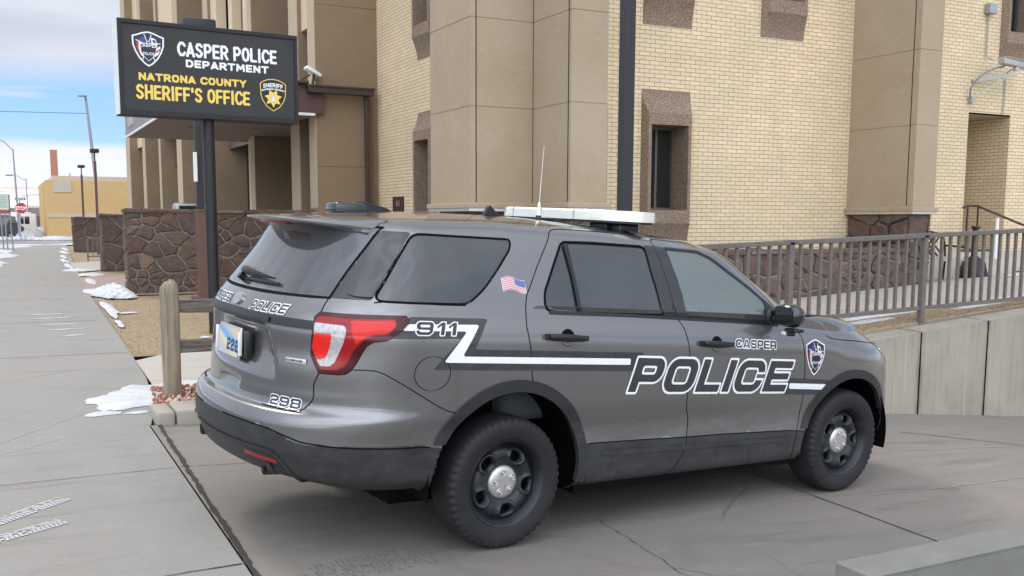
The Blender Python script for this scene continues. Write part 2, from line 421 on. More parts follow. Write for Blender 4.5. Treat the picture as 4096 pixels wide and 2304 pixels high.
def patch(name,bvh,frame,F,u0,u1,v0,v1,h,off,mat,parent,rim=0,mirror=False,smooth=True,bulge=None,**k):
    nu=max(2,int((u1-u0)/h)+1); nv=max(2,int((v1-v0)/h)+1)
    us=np.linspace(u0,u1,nu); vs=np.linspace(v0,v1,nv)
    U,Vv=np.meshgrid(us,vs,indexing='ij'); f=F(np.stack([U.ravel(),Vv.ravel()],1)).reshape(nu,nv)
    V2,P=marching(f,us,vs); 
    if not P: print('EMPTY PATCH',name); return None
    fr=F(np.array(V2)) if bulge else None
    V=[]; N=[]
    for i,(u,v) in enumerate(V2):
        p,n=cast(bvh,frame,u,v); o=off+(bulge(fr[i]) if bulge else 0); V.append(p+n*o); N.append(n)
    d=Vector(FRAMES[frame][1])
    # orientation
    a,b,c=V[P[0][0]],V[P[0][1]],V[P[0][2]]
    if (b-a).cross(c-a).dot(d)>0: P=[p[::-1] for p in P]
    if rim:
        E_=outline_edges(P); m={}
        for a,b in E_:
            for x in (a,b):
                if x not in m: m[x]=len(V); V.append(V[x]-N[x]*rim)
        P=P+[[b,a,m[a],m[b]] for a,b in E_]
    o=mesh(name,V,P,mat,parent,smooth,**k)
    if rim: o.data.set_sharp_from_angle(angle=math.radians(45))
    if mirror:
        o2=mesh(name,[(v[0],-v[1],v[2]) for v in V],[p[::-1] for p in P],mat,parent,smooth,**k)
        if rim: o2.data.set_sharp_from_angle(angle=math.radians(45))
        return o,o2
    return o
def ribbon_pts(bvh,pts,step=.02):
    out=[]
    for a,b in zip(pts[:-1],pts[1:]):
        a=Vector(a);b=Vector(b); n=max(1,int((b-a).length/step))
        for i in range(n): out.append(a.lerp(b,i/n))
    out.append(Vector(pts[-1])); R=[]
    for p in out:
        h=bvh.find_nearest(p); n=h[1]
        if n.dot(h[0]-Vector((h[0].x,0,.8)))<0: n=-n
        R.append((h[0],n))
    return R
def smooth_pts(pts,n=4):
    P=[Vector(p) for p in pts]; out=[]
    for i in range(len(P)-1):
        p0=P[max(i-1,0)];p1=P[i];p2=P[i+1];p3=P[min(i+2,len(P)-1)]
        for k in range(n):
            t=k/n; out.append(.5*((2*p1)+(p2-p0)*t+(2*p0-5*p1+4*p2-p3)*t*t+(3*p1-p0-3*p2+p3)*t**3))
    out.append(P[-1]); return out
def ribbon(mb,bvh,pts,w=.005,off=.0012,mirror=True,sm=True):
    if sm: pts=smooth_pts(pts)
    R=ribbon_pts(bvh,pts,.02)
    for sy in ((1,-1) if mirror else (1,)):
        V=[]
        for i,(p,n) in enumerate(R):
            t=(R[min(i+1,len(R)-1)][0]-R[max(i-1,0)][0]).normalized(); s_=t.cross(n).normalized()
            for k in (-1,1):
                q=p+n*off+s_*k*w/2; V.append((q.x,q.y*sy,q.z))
        mb.add(V,[(2*i,2*i+1,2*i+3,2*i+2)[::sy] for i in range(len(R)-1)])
# ---------------------------------------------------------------- wide square lettering as distance fields
def rr(P,x0,y0,x1,y1,r=0):
    cx,cy=(x0+x1)/2,(y0+y1)/2; r=min(r,(x1-x0)/2,(y1-y0)/2)
    qx=np.abs(P[:,0]-cx)-(x1-x0)/2+r; qy=np.abs(P[:,1]-cy)-(y1-y0)/2+r
    return np.hypot(np.maximum(qx,0),np.maximum(qy,0))+np.minimum(np.maximum(qx,qy),0)-r
mn=np.minimum; mx=np.maximum
def glyph(ch,P,t=.27,h=.21):
    """returns (sdf, advance width); letter height 1"""
    w={'I':t,'1':.62,"'":.2,' ':.5,'L':1.0,'E':1.12,'P':1.15,'R':1.2,'S':1.15,'A':1.35,'.':.25}.get(ch,1.25)
    if ch==' ': return np.full(len(P),9.),w
    if ch=='I': d=rr(P,0,0,t,1)
    elif ch=='L': d=mn(rr(P,0,0,t,1),rr(P,0,0,w,h))
    elif ch=='E': d=mn(mn(rr(P,0,0,t,1),rr(P,0,0,w,h)),mn(rr(P,0,1-h,w,1),rr(P,0,.5-h*.45,w*.96,.5+h*.45)))
    elif ch=='O': d=mx(rr(P,0,0,w,1,.36),-rr(P,t,h,w-t,1-h,.13))
    elif ch=='C': d=mx(mx(rr(P,0,0,w,1,.36),-rr(P,t,h,w-t,1-h,.13)),-rr(P,w-t-.08,.37,w+.2,.63))
    elif ch in 'PR':
        o=mn(rr(P,0,.30,w,1,.3),rr(P,0,.30,.4,1)); d=mn(mx(o,-rr(P,t,.30+h*.95,w-t,1-h,.08)),rr(P,0,0,t,1))
        if ch=='R': d=mn(d,sd_poly(P,[(w-t-.04,.42),(w-.02,.42),(w,.0),(w-t,0)]))
    elif ch=='A':
        d=mx(sd_poly(P,[(0,0),(.47,1),(w-.47,1),(w,0)]),-mn(sd_poly(P,[(.27,-.1),(.27,0),(.355,.19),(w-.355,.19),(w-.27,0),(w-.27,-.1)]),sd_poly(P,[(.44,.36),(.60,.77),(w-.60,.77),(w-.44,.36)])))
    elif ch=='S':
        k=h/2; d=sd_line(P,[(w-t/2,.70),(w-t/2,.78),(w-.26,1-k),(.24,1-k),(t/2,.80),(t/2,.66),(.24,.52),(w-.26,.48),(w-t/2,.34),(w-t/2,.20),(w-.26,k),(.24,k),(t/2,.20),(t/2,.30)],h*.52)
    elif ch=='2':
        k=h/2; d=sd_line(P,[(t/2,.70),(t/2,.80),(.28,1-k),(w-.28,1-k),(w-t/2,.80),(w-t/2,.64),(w-.28,.52),(.28,.44),(t/2,.32),(t/2,k),(w-.05,k)],h*.54)
    elif ch in '98':
        d=mx(rr(P,0,.40 if ch=='9' else .44,w,1,.26),-rr(P,t,.40+h*.9,w-t,1-h,.08))
        if ch=='9': d=mn(d,sd_line(P,[(w-t/2,.7),(w-t/2,.26),(w-.3,h/2),(.26,h/2),(t/2,.24)],h*.54))
        else: d=mn(mx(rr(P,.02,.5,w-.02,1,.24),-rr(P,t,.5+h*.5,w-t,1-h,.1)),mx(rr(P,0,0,w,.56,.28),-rr(P,t,h,w-t,.56-h*.6,.1)))
    elif ch=='1': d=mn(rr(P,w-t,0,w,1),sd_poly(P,[(0,.66),(w-t,1),(w-t*.2,1),(w-t*.2,.86),(w-t,.80),(.1,.52)]))
    else: d=rr(P,0,0,w,1)
    return d,w
def text_field(txt,x0,z0,size,slope=0,shear=.27,gap=.13,wx=1.,t=.27,hb=.21):
    """returns F(P) distance in metres and total width"""
    a=math.atan(slope); ca,sa=math.cos(a),math.sin(a)
    adv=[]; x=0
    for ch in txt: adv.append(x); x+=glyph(ch,np.zeros((1,2)),t,hb)[1]*wx+gap
    def F(P):
        X=(P[:,0]-x0)/size; Z=(P[:,1]-z0)/size
        x_=X*ca+Z*sa; z_=-X*sa+Z*ca; x_=x_-z_*shear
        d=np.full(len(P),9.)
        for ch,a0 in zip(txt,adv):
            m=(x_>a0-.5)&(x_<a0+2.2)
            if m.any() and ch!=' ':
                q=np.stack([(x_[m]-a0)/wx,z_[m]],1); d[m]=np.minimum(d[m],glyph(ch,q,t,hb)[0])
        return d*size
    return F,(x-gap)*size
def fbox(F,f,*a): pass
# ---------------------------------------------------------------- police car
CAR_M=Matrix(((0.9904268560772598,-0.13021295543033162,0.04581734386685268,2.234),(0.13141869840463116,0.9910276844003705,-0.024356815507623874,5.656),(-0.04223468326562349,0.030144899902608952,0.9986528508642601,0.0),(0,0,0,1)))
car=empty('police_car',mat=CAR_M,label='dark grey police car with white POLICE lettering and a light bar, parked on the driveway',cat='police car')
def recess(Pt):
    x,y,z=Pt[...,0],np.abs(Pt[...,1]),Pt[...,2]
    yb=np.interp(z,[.90,1.18],[.53,.40])
    m=smooth((1.190-z)/.02)*smooth((z-.90)/.12)*smooth((yb-y)/.05)*(x<-.9)
    Pt[...,0]+=.034*m
    m2=smooth((.868-z)/.02)*smooth((z-.80)/.015)*smooth((.135-y)/.015)*(x<-.9)
    Pt[...,0]+=.030*m2*smooth((z-.80)/.06)
    return Pt
RB=recess(interp_rows(car_lines())); RG=interp_rows(green_lines())
RR=np.concatenate([RG[-1:],cap_rows(RG[-1],ROOFC,26)])
NRr=56; j0=NRr+60
b14=RB[-1]; g0=RG[0]; hood=[]
for i in range(25):
    s_=i/24; p=b14*(1-s_)+g0*s_; d=np.linalg.norm(b14-g0,axis=1); p=p.copy(); p[:,2]+=.055*4*s_*(1-s_)*np.minimum(1,d/.8)+.03*np.minimum(1,d/.5)*smooth((1-s_)*6)*smooth(s_*8)
    hood.append(p)
RH=np.array(hood)[:,j0:]
def shell_bvh(rows):
    V=[];F=[]
    for g in rows:
        for sy in (1,-1):
            n=len(V); q=(g*np.array([1,sy,1])).reshape(-1,3); V+=q.tolist(); r,c=g.shape[:2]
            for i in range(r-1):
                for j in range(c-1): F.append((n+i*c+j,n+i*c+j+1,n+(i+1)*c+j+1,n+(i+1)*c+j))
    return BVHTree.FromPolygons([Vector(v) for v in V],F)
def sub(g,a=2,b=2):
    ri=sorted(set(list(range(0,g.shape[0],a))+[g.shape[0]-1])); ci=sorted(set(list(range(0,g.shape[1],b))+[g.shape[1]-1]))
    return g[np.ix_(ri,ci)]
BV=shell_bvh([RB,RG,RR,RH])
# side outlines (x,z) seen from the side
REAR_DOOR=[(.332,1.679),(.291,1.627),(.215,1.534),(.136,1.426),(.099,1.374),(.075,1.29),(.068,1.22),(.077,1.166),(.093,1.083),(.104,1.016),(.118,.921),(.248,.875),(.364,.79),(.464,.68),(.520,.56),(.540,.45),(.55,.36),(.56,.20),(1.18,.20),(1.235,.316),(1.289,.395),(1.31,.45),(1.318,.525),(1.319,.63),(1.288,.705),(1.276,.784),(1.278,.831),(1.274,.936),(1.272,1.049),(1.253,1.124),(1.232,1.192),(1.206,1.244),(1.189,1.266),(1.179,1.357),(1.164,1.456),(1.134,1.574),(1.107,1.662),(1.131,1.700),(.895,1.717),(.656,1.724),(.48,1.723),(.419,1.718),(.37,1.705)]
FRONT_DOOR=[(1.18,.20),(1.235,.316),(1.289,.395),(1.31,.45),(1.318,.525),(1.319,.63),(1.288,.705),(1.276,.784),(1.278,.831),(1.274,.936),(1.272,1.049),(1.253,1.124),(1.232,1.192),(1.206,1.244),(1.189,1.266),(1.179,1.357),(1.164,1.456),(1.134,1.574),(1.107,1.662),(1.131,1.700),(1.352,1.697),(1.50,1.685),(1.60,1.655),(1.70,1.61),(1.85,1.535),(2.0,1.44),(2.12,1.35),(2.20,1.25),(2.289,1.145),(2.316,1.075),(2.331,.987),(2.345,.883),(2.355,.778),(2.365,.669),(2.355,.562),(2.34,.45),(2.33,.20)]
QG=rounded([(-.538,1.677),(.060,1.669),(.044,1.618),(-.061,1.509),(-.173,1.405),(-.285,1.331),(-.523,1.336),(-.798,1.344)],.05)
RDG=rounded([(.405,1.667),(.62,1.669),(1.028,1.660),(1.049,1.527),(1.070,1.411),(1.090,1.265),(.817,1.272),(.30,1.287),(.212,1.30),(.222,1.39),(.316,1.532)],.035)
FG=rounded([(1.185,1.655),(1.456,1.643),(1.568,1.605),(1.775,1.492),(1.905,1.417),(2.012,1.345),(2.022,1.215),(1.783,1.227),(1.503,1.243),(1.276,1.254),(1.247,1.474)],.02)
TAIL=[(-1.005,-.717,1.273),(-.906,-.837,1.273),(-.778,-.917,1.275),(-.657,-.947,1.275),(-.642,-.952,1.261),(-.650,-.957,1.238),(-.686,-.959,1.205),(-.730,-.955,1.171),(-.760,-.948,1.157),(-.819,-.925,1.148),(-.845,-.912,1.129),(-.864,-.902,1.094),(-.888,-.889,1.040),(-.912,-.873,1.000),(-.930,-.859,.985),(-.955,-.835,.980),(-1.020,-.757,.978),(-1.031,-.737,1.010),(-1.043,-.711,1.061),(-1.042,-.713,1.142),(-1.035,-.711,1.219),(-1.026,-.704,1.250)]
C_=.70710678
BUMPER=[(-1.3,.775),(-.846,.775),(-.649,.776),(-.486,.776),(-.38,.775),(-.288,.775),(-.274,.784),(-.233,.819),(-.213,.852),(-.213,.894),(-.211,.926),(-.186,.978),(-.0226,1.008),(.064,1.009),(.103,1.004),(.151,.982),(.251,.91),(.383,.806),(.45,.775),(.55,.2),(-1.3,.1)]
GATE=[(-1.3,.775),(-.846,.775),(-.649,.776),(-.486,.776),(-.38,.775),(-.288,.775),(-.274,.784),(-.233,.819),(-.213,.852),(-.213,.894),(-.211,.926),(-.186,.978),(-.208,1.01),(-.235,1.061),(-.233,1.142),(-.229,1.219),(-.2015,1.273),(-.196,1.299),(-.182,1.36),(-1.3,1.36)]
RGL=[(.705,1.343),(.700,1.40),(.690,1.50),(.68,1.60),(.674,1.70),(-.674,1.70),(-.68,1.60),(-.690,1.50),(-.700,1.40),(-.705,1.343),(-.5,1.340),(0,1.336),(.5,1.340)]
WSH=[(.80,1.19),(.765,1.45),(.69,1.655),(-.69,1.655),(-.765,1.45),(-.80,1.19),(0,1.17)]
def ZC(x,y): # top of the grey lower cladding
    y=np.abs(y)
    r=np.interp(y,[0,.41,.58,.66,.71,.76,.85,.963],[.690,.688,.675,.655,.632,.624,.626,.618])
    s_=np.interp(x,[-.49,.507,.93,1.31,1.72,2.25,3.2],[.603,.542,.531,.518,.509,.488,.40])
    return np.where(x<-.6,r,np.where(x<-.45,r+(s_-r)*(x+.6)/.15,s_))
def label_grid(g,kind):
    """returns per-vertex snapped grid and a function labelling faces"""
    g=g.copy(); r,c=g.shape[:2]; V=g.reshape(-1,3)
    x,y,z=V[:,0],V[:,1],V[:,2]
    def snap(coords,mask,setter,sdf,h):
        nonlocal snapped
        q=coords(); m=mask&~snapped
        if not m.any(): return
        qm=q[m]; d=sdf(qm); e=1e-4
        gx=(sdf(qm+[e,0])-d)/e; gy=(sdf(qm+[0,e])-d)/e; L=np.hypot(gx,gy)+1e-9
        near=(np.abs(d)<h)
        idx=np.where(m)[0][near]; nq=qm[near]-np.stack([gx[near]/L[near],gy[near]/L[near]],1)*d[near][:,None]
        setter(idx,nq); snapped[idx]=True
    snapped=np.zeros(len(V),bool)
    sideM=(x>-.75)&(y>.4)
    def set_xz(idx,nq): V[idx,0]=nq[:,0]; V[idx,2]=nq[:,1]
    def set_yz(idx,nq): V[idx,1]=nq[:,0]; V[idx,2]=nq[:,1]
    def set_z(idx,nq): V[idx,2]=nq[:,1]
    xz=lambda: np.stack([V[:,0],V[:,2]],1); yz=lambda: np.stack([V[:,1],V[:,2]],1); cz=lambda: np.stack([(V[:,0]+V[:,1])*C_,V[:,2]],1)
    arch=lambda q: np.minimum(np.hypot(q[:,0]-.01,q[:,1]-.40)-.475,np.hypot(q[:,0]-2.875,q[:,1]-.365)-.46)
    H=.0068
    if kind=='B':
        snap(xz,(y>.55)&(z<1.1),set_xz,arch,H)
        zc=ZC(x,y); snap(xz,np.abs(z-zc)<H,set_z,lambda q: q[:,1]-np.interp(q[:,0],[-9,9],[0,0])*0-0,0)
        m=(np.abs(z-zc)<H)&~snapped; V[m,2]=zc[m]; snapped[m]=True
    else:
        for P_ in (QG,RDG,FG): snap(xz,sideM,set_xz,lambda q,P_=P_: sd_poly(q,P_),H)
        snap(yz,(x<-.5),set_yz,lambda q: sd_poly(q,RGL),H)
        snap(yz,(x>1.4)&(y<.85),set_yz,lambda q: sd_poly(q,WSH),H)
    G_=V.reshape(r,c,3); ce=(G_[:-1,:-1]+G_[1:,:-1]+G_[:-1,1:]+G_[1:,1:]).reshape(-1,3)/4
    X,Y,Z=ce.T; q=np.stack([X,Z],1); cq=np.stack([(X+Y)*C_,Z],1)
    lab=np.full(len(ce),'body',dtype=object)
    side=(X>-.3)&(Y>.4)
    lab[side&(sd_poly(q,REAR_DOOR)<0)]='rear_door'; lab[side&(sd_poly(q,FRONT_DOOR)<0)&(sd_poly(q,REAR_DOOR)>=0)]='front_door'
    if kind=='B':
        back=X<.1
        lab[back&(sd_poly(cq,BUMPER)<0)]='rear_bumper'; lab[back&(sd_poly(cq,GATE)<0)]='tailgate'
        lab[(X>2.9)&(Z<.80)]='front_bumper'
        cl=Z<ZC(X,Y); lab[cl&(X>-.3)&(X<2.7)&(lab!='rear_door')&(lab!='front_door')]='sill_cladding'
        lab[cl&(X<=-.3)]='bumper_cladding'; lab[cl&(X>=2.7)]='front_bumper_cladding'
        lab[cl&(lab=='rear_door')]='rear_door_cladding'; lab[cl&(lab=='front_door')]='front_door_cladding'
        lab[(Y>.55)&(arch(q)<0)]=''
    else:
        for P_ in (QG,RDG,FG): lab[side|((X<-.3)&(X>-.8)&(Y>.4))]=np.where(sd_poly(q[side|((X<-.3)&(X>-.8)&(Y>.4))],P_)<0,'',lab[side|((X<-.3)&(X>-.8)&(Y>.4))])
        lab[(X<-.5)&(sd_poly(np.stack([Y,Z],1),RGL)<0)]=''
        lab[(X>1.4)&(Y<.9)&(sd_poly(np.stack([Y,Z],1),WSH)<0)]=''
    return G_,lab
parts={}
def add_part(key,V,F):
    p=parts.setdefault(key,[[],[],{}]); 
    for f in F:
        o=[]
        for i in f:
            k=(id(V),i)
            if k not in p[2]: p[2][k]=len(p[0]); p[0].append(V[i])
            o.append(p[2][k])
        p[1].append(o)
GR=[]
for g,kind in ((RB,'B'),(RG,'G')):
    G_,lab=label_grid(g,kind); r,c=G_.shape[:2]
    for sy in (1,-1):
        V=(G_*np.array([1,sy,1])).reshape(-1,3).tolist(); fs={}; GR.append(V)
        for k,l in enumerate(lab):
            if not l: continue
            i,j=divmod(k,c-1); f=(i*c+j,i*c+j+1,(i+1)*c+j+1,(i+1)*c+j)
            fs.setdefault(l,[]).append(f if sy==-1 else f[::-1])
        for l,ff in fs.items():
            key=l+('+' if sy>0 and 'door' in l else '')
            add_part(key,V,ff)
for g,l in ((RR,'body'),(RH,'hood')):
    r,c=g.shape[:2]
    for sy in (1,-1):
        V=(g*np.array([1,sy,1])).reshape(-1,3).tolist(); GR.append(V)
        add_part(l,V,[((i*c+j,i*c+j+1,(i+1)*c+j+1,(i+1)*c+j) if sy==-1 else (i*c+j,(i+1)*c+j,(i+1)*c+j+1,i*c+j+1)) for i in range(r-1) for j in range(c-1)])
PO={}
for key,(V,F,_) in parts.items():
    nm=key.rstrip('+'); m=M['clad'] if 'cladding' in nm else M['paint']
    if nm.endswith('_door_cladding'):
        continue
    PO[key]=mesh(nm,V,F,m,car,True)
for key,(V,F,_) in parts.items():
    nm=key.rstrip('+')
    if nm.endswith('_door_cladding'): mesh('lower_cladding',V,F,M['clad'],PO[key.replace('_cladding','')],True)
body=PO['body']; fdoor=PO['front_door']; rdoor=PO['rear_door']; gate=PO['tailgate']; rbump=PO['rear_bumper']
# ---- panel gaps
gp=MB()
sd=lambda pts,y=-.95:[(x,y,z) for x,z in pts]
for pts in (REAR_DOOR[:18],REAR_DOOR[18:40],REAR_DOOR[37:]+REAR_DOOR[:1],FRONT_DOOR[19:29],FRONT_DOOR[28:]):
    ribbon(gp,BV,[(x,-.95 if z<1.3 else -.95+(z-1.3)*.6,z) for x,z in pts],.0055)
cn=lambda u,z:None
def corner3(pts):
    out=[]
    for u,z in pts:
        p,n=cast(BV,'C',u,z); out.append(tuple(p))
    return out
ribbon(gp,BV,corner3(BUMPER[1:7]),.009); ribbon(gp,BV,corner3(BUMPER[6:12]),.006); ribbon(gp,BV,corner3([(-.0226,1.008)]+BUMPER[13:19]),.005)
ribbon(gp,BV,corner3([(-.2015,1.273),(-.196,1.299),(-.182,1.338)]),.006)
ribbon(gp,BV,[cast(BV,'R',y,z)[0] for y,z in ((0,1.330),(-.2,1.331),(-.4,1.334),(-.6,1.338),(-.71,1.343))],.010)
ribbon(gp,BV,[(2.573,-.954,1.119),(2.621,-.961,1.098),(2.848,-.953,1.076),(3.139,-.900,1.046),(3.35,-.8,1.03),(3.5,-.6,1.02)],.006)
ribbon(gp,BV,[(-.80,-.88,1.342),(-.523,-.925,1.333),(-.3,-.925,1.325)],.007)
gp.build('panel_gap',M['gap'],body,fix=False)
mo=MB(); ribbon(mo,BV,[(.646,-.965,.478),(1.315,-.965,.455),(2.216,-.964,.432)],.028,.006,sm=False); mo.build('door_moulding',M['clad'],body,fix=False)
dt=MB(); ribbon(dt,BV,[(-.62,-.58,1.76),(-.1,-.60,1.77),(.5,-.60,1.77),(1.1,-.60,1.75),(1.5,-.58,1.71)],.022,.003); dt.build('roof_ditch_strip',M['trim'],body,fix=False)
# ---- glass
def inset(P_,d): return lambda q: sd_poly(q,P_)+d
def bb(P_,m=.03): a=np.array(P_)[:,:2]; return a[:,0].min()-m,a[:,0].max()+m,a[:,1].min()-m,a[:,1].max()+m
patch('rear_quarter_window',BV,'S',inset(QG,.0),*bb(QG),.016,-.001,M['pglass'],body,mirror=True)
patch('rear_door_window',BV,'S',inset(RDG,.0),*bb(RDG),.016,-.004,M['pglass'],rdoor,mirror=True)
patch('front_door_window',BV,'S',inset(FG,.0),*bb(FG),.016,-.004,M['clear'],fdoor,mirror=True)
def frame_of(P_,w): return lambda q: np.abs(sd_poly(q,P_))-w
patch('window_seal',BV,'S',frame_of(QG,.0055),*bb(QG),.005,.0014,M['gap'],body,mirror=True)
patch('window_seal',BV,'S',lambda q: mn(frame_of(RDG,.007)(q),sd_line(q,[(.412,1.64),(.43,1.49),(.436,1.29)],.006)),*bb(RDG),.005,.0014,M['gap'],rdoor,mirror=True)
patch('window_divider',BV,'S',lambda q: mx(sd_poly(q,[(.418,1.66),(.45,1.66),(.468,1.29),(.436,1.29)]),sd_poly(q,RDG)),*bb(RDG),.006,.0008,M['trim'],rdoor,mirror=True)
patch('window_seal',BV,'S',lambda q: mn(mn(frame_of(FG,.008)(q),sd_line(q,[(2.012,1.345),(2.10,1.29),(2.10,1.19),(2.02,1.215)],.01)),sd_poly(q,[(2.012,1.36),(2.09,1.295),(2.105,1.19),(2.02,1.20)])),*bb(FG,.1),.006,.0014,M['trim'],fdoor,mirror=True)
BP=[(1.028,1.668),(1.181,1.661),(1.229,1.539),(1.272,1.384),(1.285,1.248),(1.086,1.256),(1.070,1.411),(1.049,1.527)]
patch('b_pillar_cover',BV,'S',lambda q: mx(sd_poly(q,BP),-(np.abs(sd_line(q,[(1.107,1.662),(1.134,1.574),(1.164,1.456),(1.179,1.357),(1.189,1.266),(1.206,1.244)],0))-.003)),*bb(BP),.006,.0018,M['gloss'],body,mirror=True)
BL=[(.24,1.287),(.82,1.266),(1.19,1.247),(1.5,1.230),(2.1,1.198)]
patch('belt_moulding',BV,'S',lambda q: sd_line(q,BL,.0095),.2,2.14,1.16,1.32,.008,.004,M['trim'],body,rim=.006,mirror=True)
DP=[cu(p) for p in [(-.673,-.682,1.688),(-.538,-.754,1.683),(-.604,-.784,1.601),(-.722,-.830,1.451),(-.805,-.862,1.342),(-.955,-.709,1.342),(-.909,-.695,1.403),(-.861,-.686,1.465),(-.800,-.678,1.539),(-.740,-.680,1.615)]]
patch('d_pillar_panel',BV,'C',lambda q: sd_poly(q,DP)+.003,*bb(DP),.01,.002,M['gloss'],body,mirror=True)
DF=[cu(p) for p in [(-.640,-.705,1.682),(-.54,-.754,1.682),(-.604,-.784,1.601),(-.722,-.830,1.451),(-.79,-.855,1.350),(-.870,-.803,1.352),(-.899,-.757,1.366)]]
patch('d_pillar_fin',BV,'C',lambda q: sd_poly(q,rounded(DF,.02))+.004,*bb(DF),.01,.012,M['gloss'],body,rim=.010,mirror=True)
patch('rear_window',BV,'R',lambda q: sd_poly(q,RGL),-.73,.73,1.32,1.71,.016,.0,M['rglass'],gate)
patch('window_seal',BV,'R',lambda q: np.abs(sd_poly(q,RGL))-.005,-.73,.73,1.32,1.71,.006,.0015,M['gap'],gate)
FRAMES['N']=(lambda u,v:(6.,u,v),(-1,0,0)); FRAMES['FC']=(lambda u,v:(u*C_+3.4,u*C_-3.4,v),(-C_,C_,0))
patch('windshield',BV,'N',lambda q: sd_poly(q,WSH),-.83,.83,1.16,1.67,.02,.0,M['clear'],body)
patch('windshield_frit',BV,'N',lambda q: mx(sd_poly(q,WSH),-(sd_poly(q,WSH)+.035)),-.83,.83,1.16,1.67,.01,.001,M['gap'],body)
# ---- tail light
TP_=[cu(p) for p in TAIL]
tl=patch('tail_light',BV,'C',lambda q: sd_poly(q,TP_),*bb(TP_),.009,.010,M['red_dark'],body,rim=.014,mirror=True)
patch('tail_light_rim',BV,'C',lambda q: np.abs(sd_poly(q,TP_)+.0)-.0035,*bb(TP_),.004,.0025,M['gap'],body,mirror=True)
R1=[cu(p) for p in [(-1.008,-.730,1.253),(-.909,-.846,1.252),(-.715,-.943,1.259),(-.705,-.951,1.231),(-.752,-.948,1.185),(-.805,-.929,1.178),(-.852,-.907,1.163),(-.895,-.880,1.104),(-.924,-.861,1.029),(-.958,-.830,1.000),(-1.010,-.76,.998),(-1.03,-.735,1.06),(-1.03,-.72,1.226)]]
W1_=[cu(p) for p in [(-1.029,-.719,1.223),(-.958,-.813,1.220),(-.930,-.841,1.219),(-.924,-.850,1.203),(-.930,-.850,1.157),(-.942,-.840,1.111),(-.964,-.821,1.040),(-.980,-.805,1.017),(-1.014,-.762,1.014),(-1.023,-.744,1.044),(-1.032,-.727,1.1)]]
W2_=[cu(p) for p in [(-1.032,-.727,1.176),(-.976,-.802,1.177),(-.980,-.798,1.114),(-.996,-.782,1.054),(-1.023,-.744,1.044),(-1.040,-.72,1.1)]]
R3=[cu(p) for p in [(-.90,-.852,1.245),(-.715,-.943,1.252),(-.712,-.948,1.231),(-.752,-.948,1.192),(-.805,-.929,1.186),(-.852,-.907,1.172),(-.885,-.88,1.13),(-.90,-.865,1.19)]]
for k,(pp,dd,mm,nm,rd) in enumerate(((R1,.0112,M['red_mid'],'red_reflector',.012),(R3,.0124,M['red'],'side_reflector',.012),(W1_,.0128,M['clearlens'],'reversing_lens',.012),(W2_,.0142,M['red'],'brake_lens',.01))):
    a,b=patch(nm,BV,'C',lambda q,pp=pp,rd=rd: sd_poly(q,rounded(pp,rd)),*bb(pp),.005,dd,mm,tl[0],rim=.003,mirror=True); b.parent=tl[1]
# ---- fuel door
patch('fuel_door_gap',BV,'S',lambda q: np.abs(np.hypot(q[:,0]+.507,(q[:,1]-.988)*1.18)-.102)-.0022,-.63,-.38,.86,1.1,.004,.0012,M['gap'],body)
# ---- arch trims
def archF(cx,cz,Ri,Ro,zl,zr):
    return lambda q: mx(mx(np.hypot(q[:,0]-cx,q[:,1]-cz)-Ro,Ri-np.hypot(q[:,0]-cx,q[:,1]-cz)),np.where(q[:,0]<cx,zl,zr)-q[:,1])
patch('wheel_arch_trim',BV,'S',archF(.01,.40,.470,.535,.615,.32),-.56,.58,.28,.96,.010,.010,M['clad'],body,rim=.03,mirror=True)
patch('wheel_arch_trim',BV,'S',archF(2.875,.365,.452,.512,.49,.56),2.3,3.42,.36,.9,.010,.010,M['clad'],body,rim=.03,mirror=True)
# ---- wheel wells + underbody
ub=MB()
for cx,cz,R_ in ((.01,.40,.50),(2.875,.365,.48)):
    for sy in (1,-1):
        n=36; a=[math.pi*(-.06+1.12*k/n) for k in range(n+1)]
        V=[];F=[]
        for k in a:
            for yy in (.955,.55): V.append((cx+R_*math.cos(k),sy*yy,cz+R_*math.sin(k)))
        F=[(2*k,2*k+1,2*k+3,2*k+2) for k in range(n)]
        m=len(V); V+=[(cx,sy*.55,cz-.1)]; F+=[(2*k+1,m,2*k+3) for k in range(n)];
        ub.add(V,F)
ub.bx((-.80,-.62,.34),(-.5,.62,.55)); ub.bx((-.5,-.56,.20),(3.4,.56,.45)); ub.bx((.50,-.91,.24),(2.38,.91,.52)); ub.bx((-1.05,-.45,.42),(-.5,.45,.60)); ub.bx((-.84,-.70,.42),(-.50,.70,.60)); ub.bx((3.36,-.60,.36),(3.6,.60,.6)); ub.bx((3.3,-.6,.22),(3.55,.6,.5))
ub.build('underbody',M['gap'],car,fix=False)
sh=MB(); sh.tube([(-.02,-.80,.36),(-.02,.80,.36)],.06,12); sh.tube([(2.866,-.80,.36),(2.866,.80,.36)],.05,12); sh.tube([(-1.05,-.47,.44),(-.7,-.45,.36),(1.8,-.2,.27)],.04,12); sh.bx((-.90,-.30,.30),(-.62,.5,.42)); sh.build('axle',M['gap'],car)
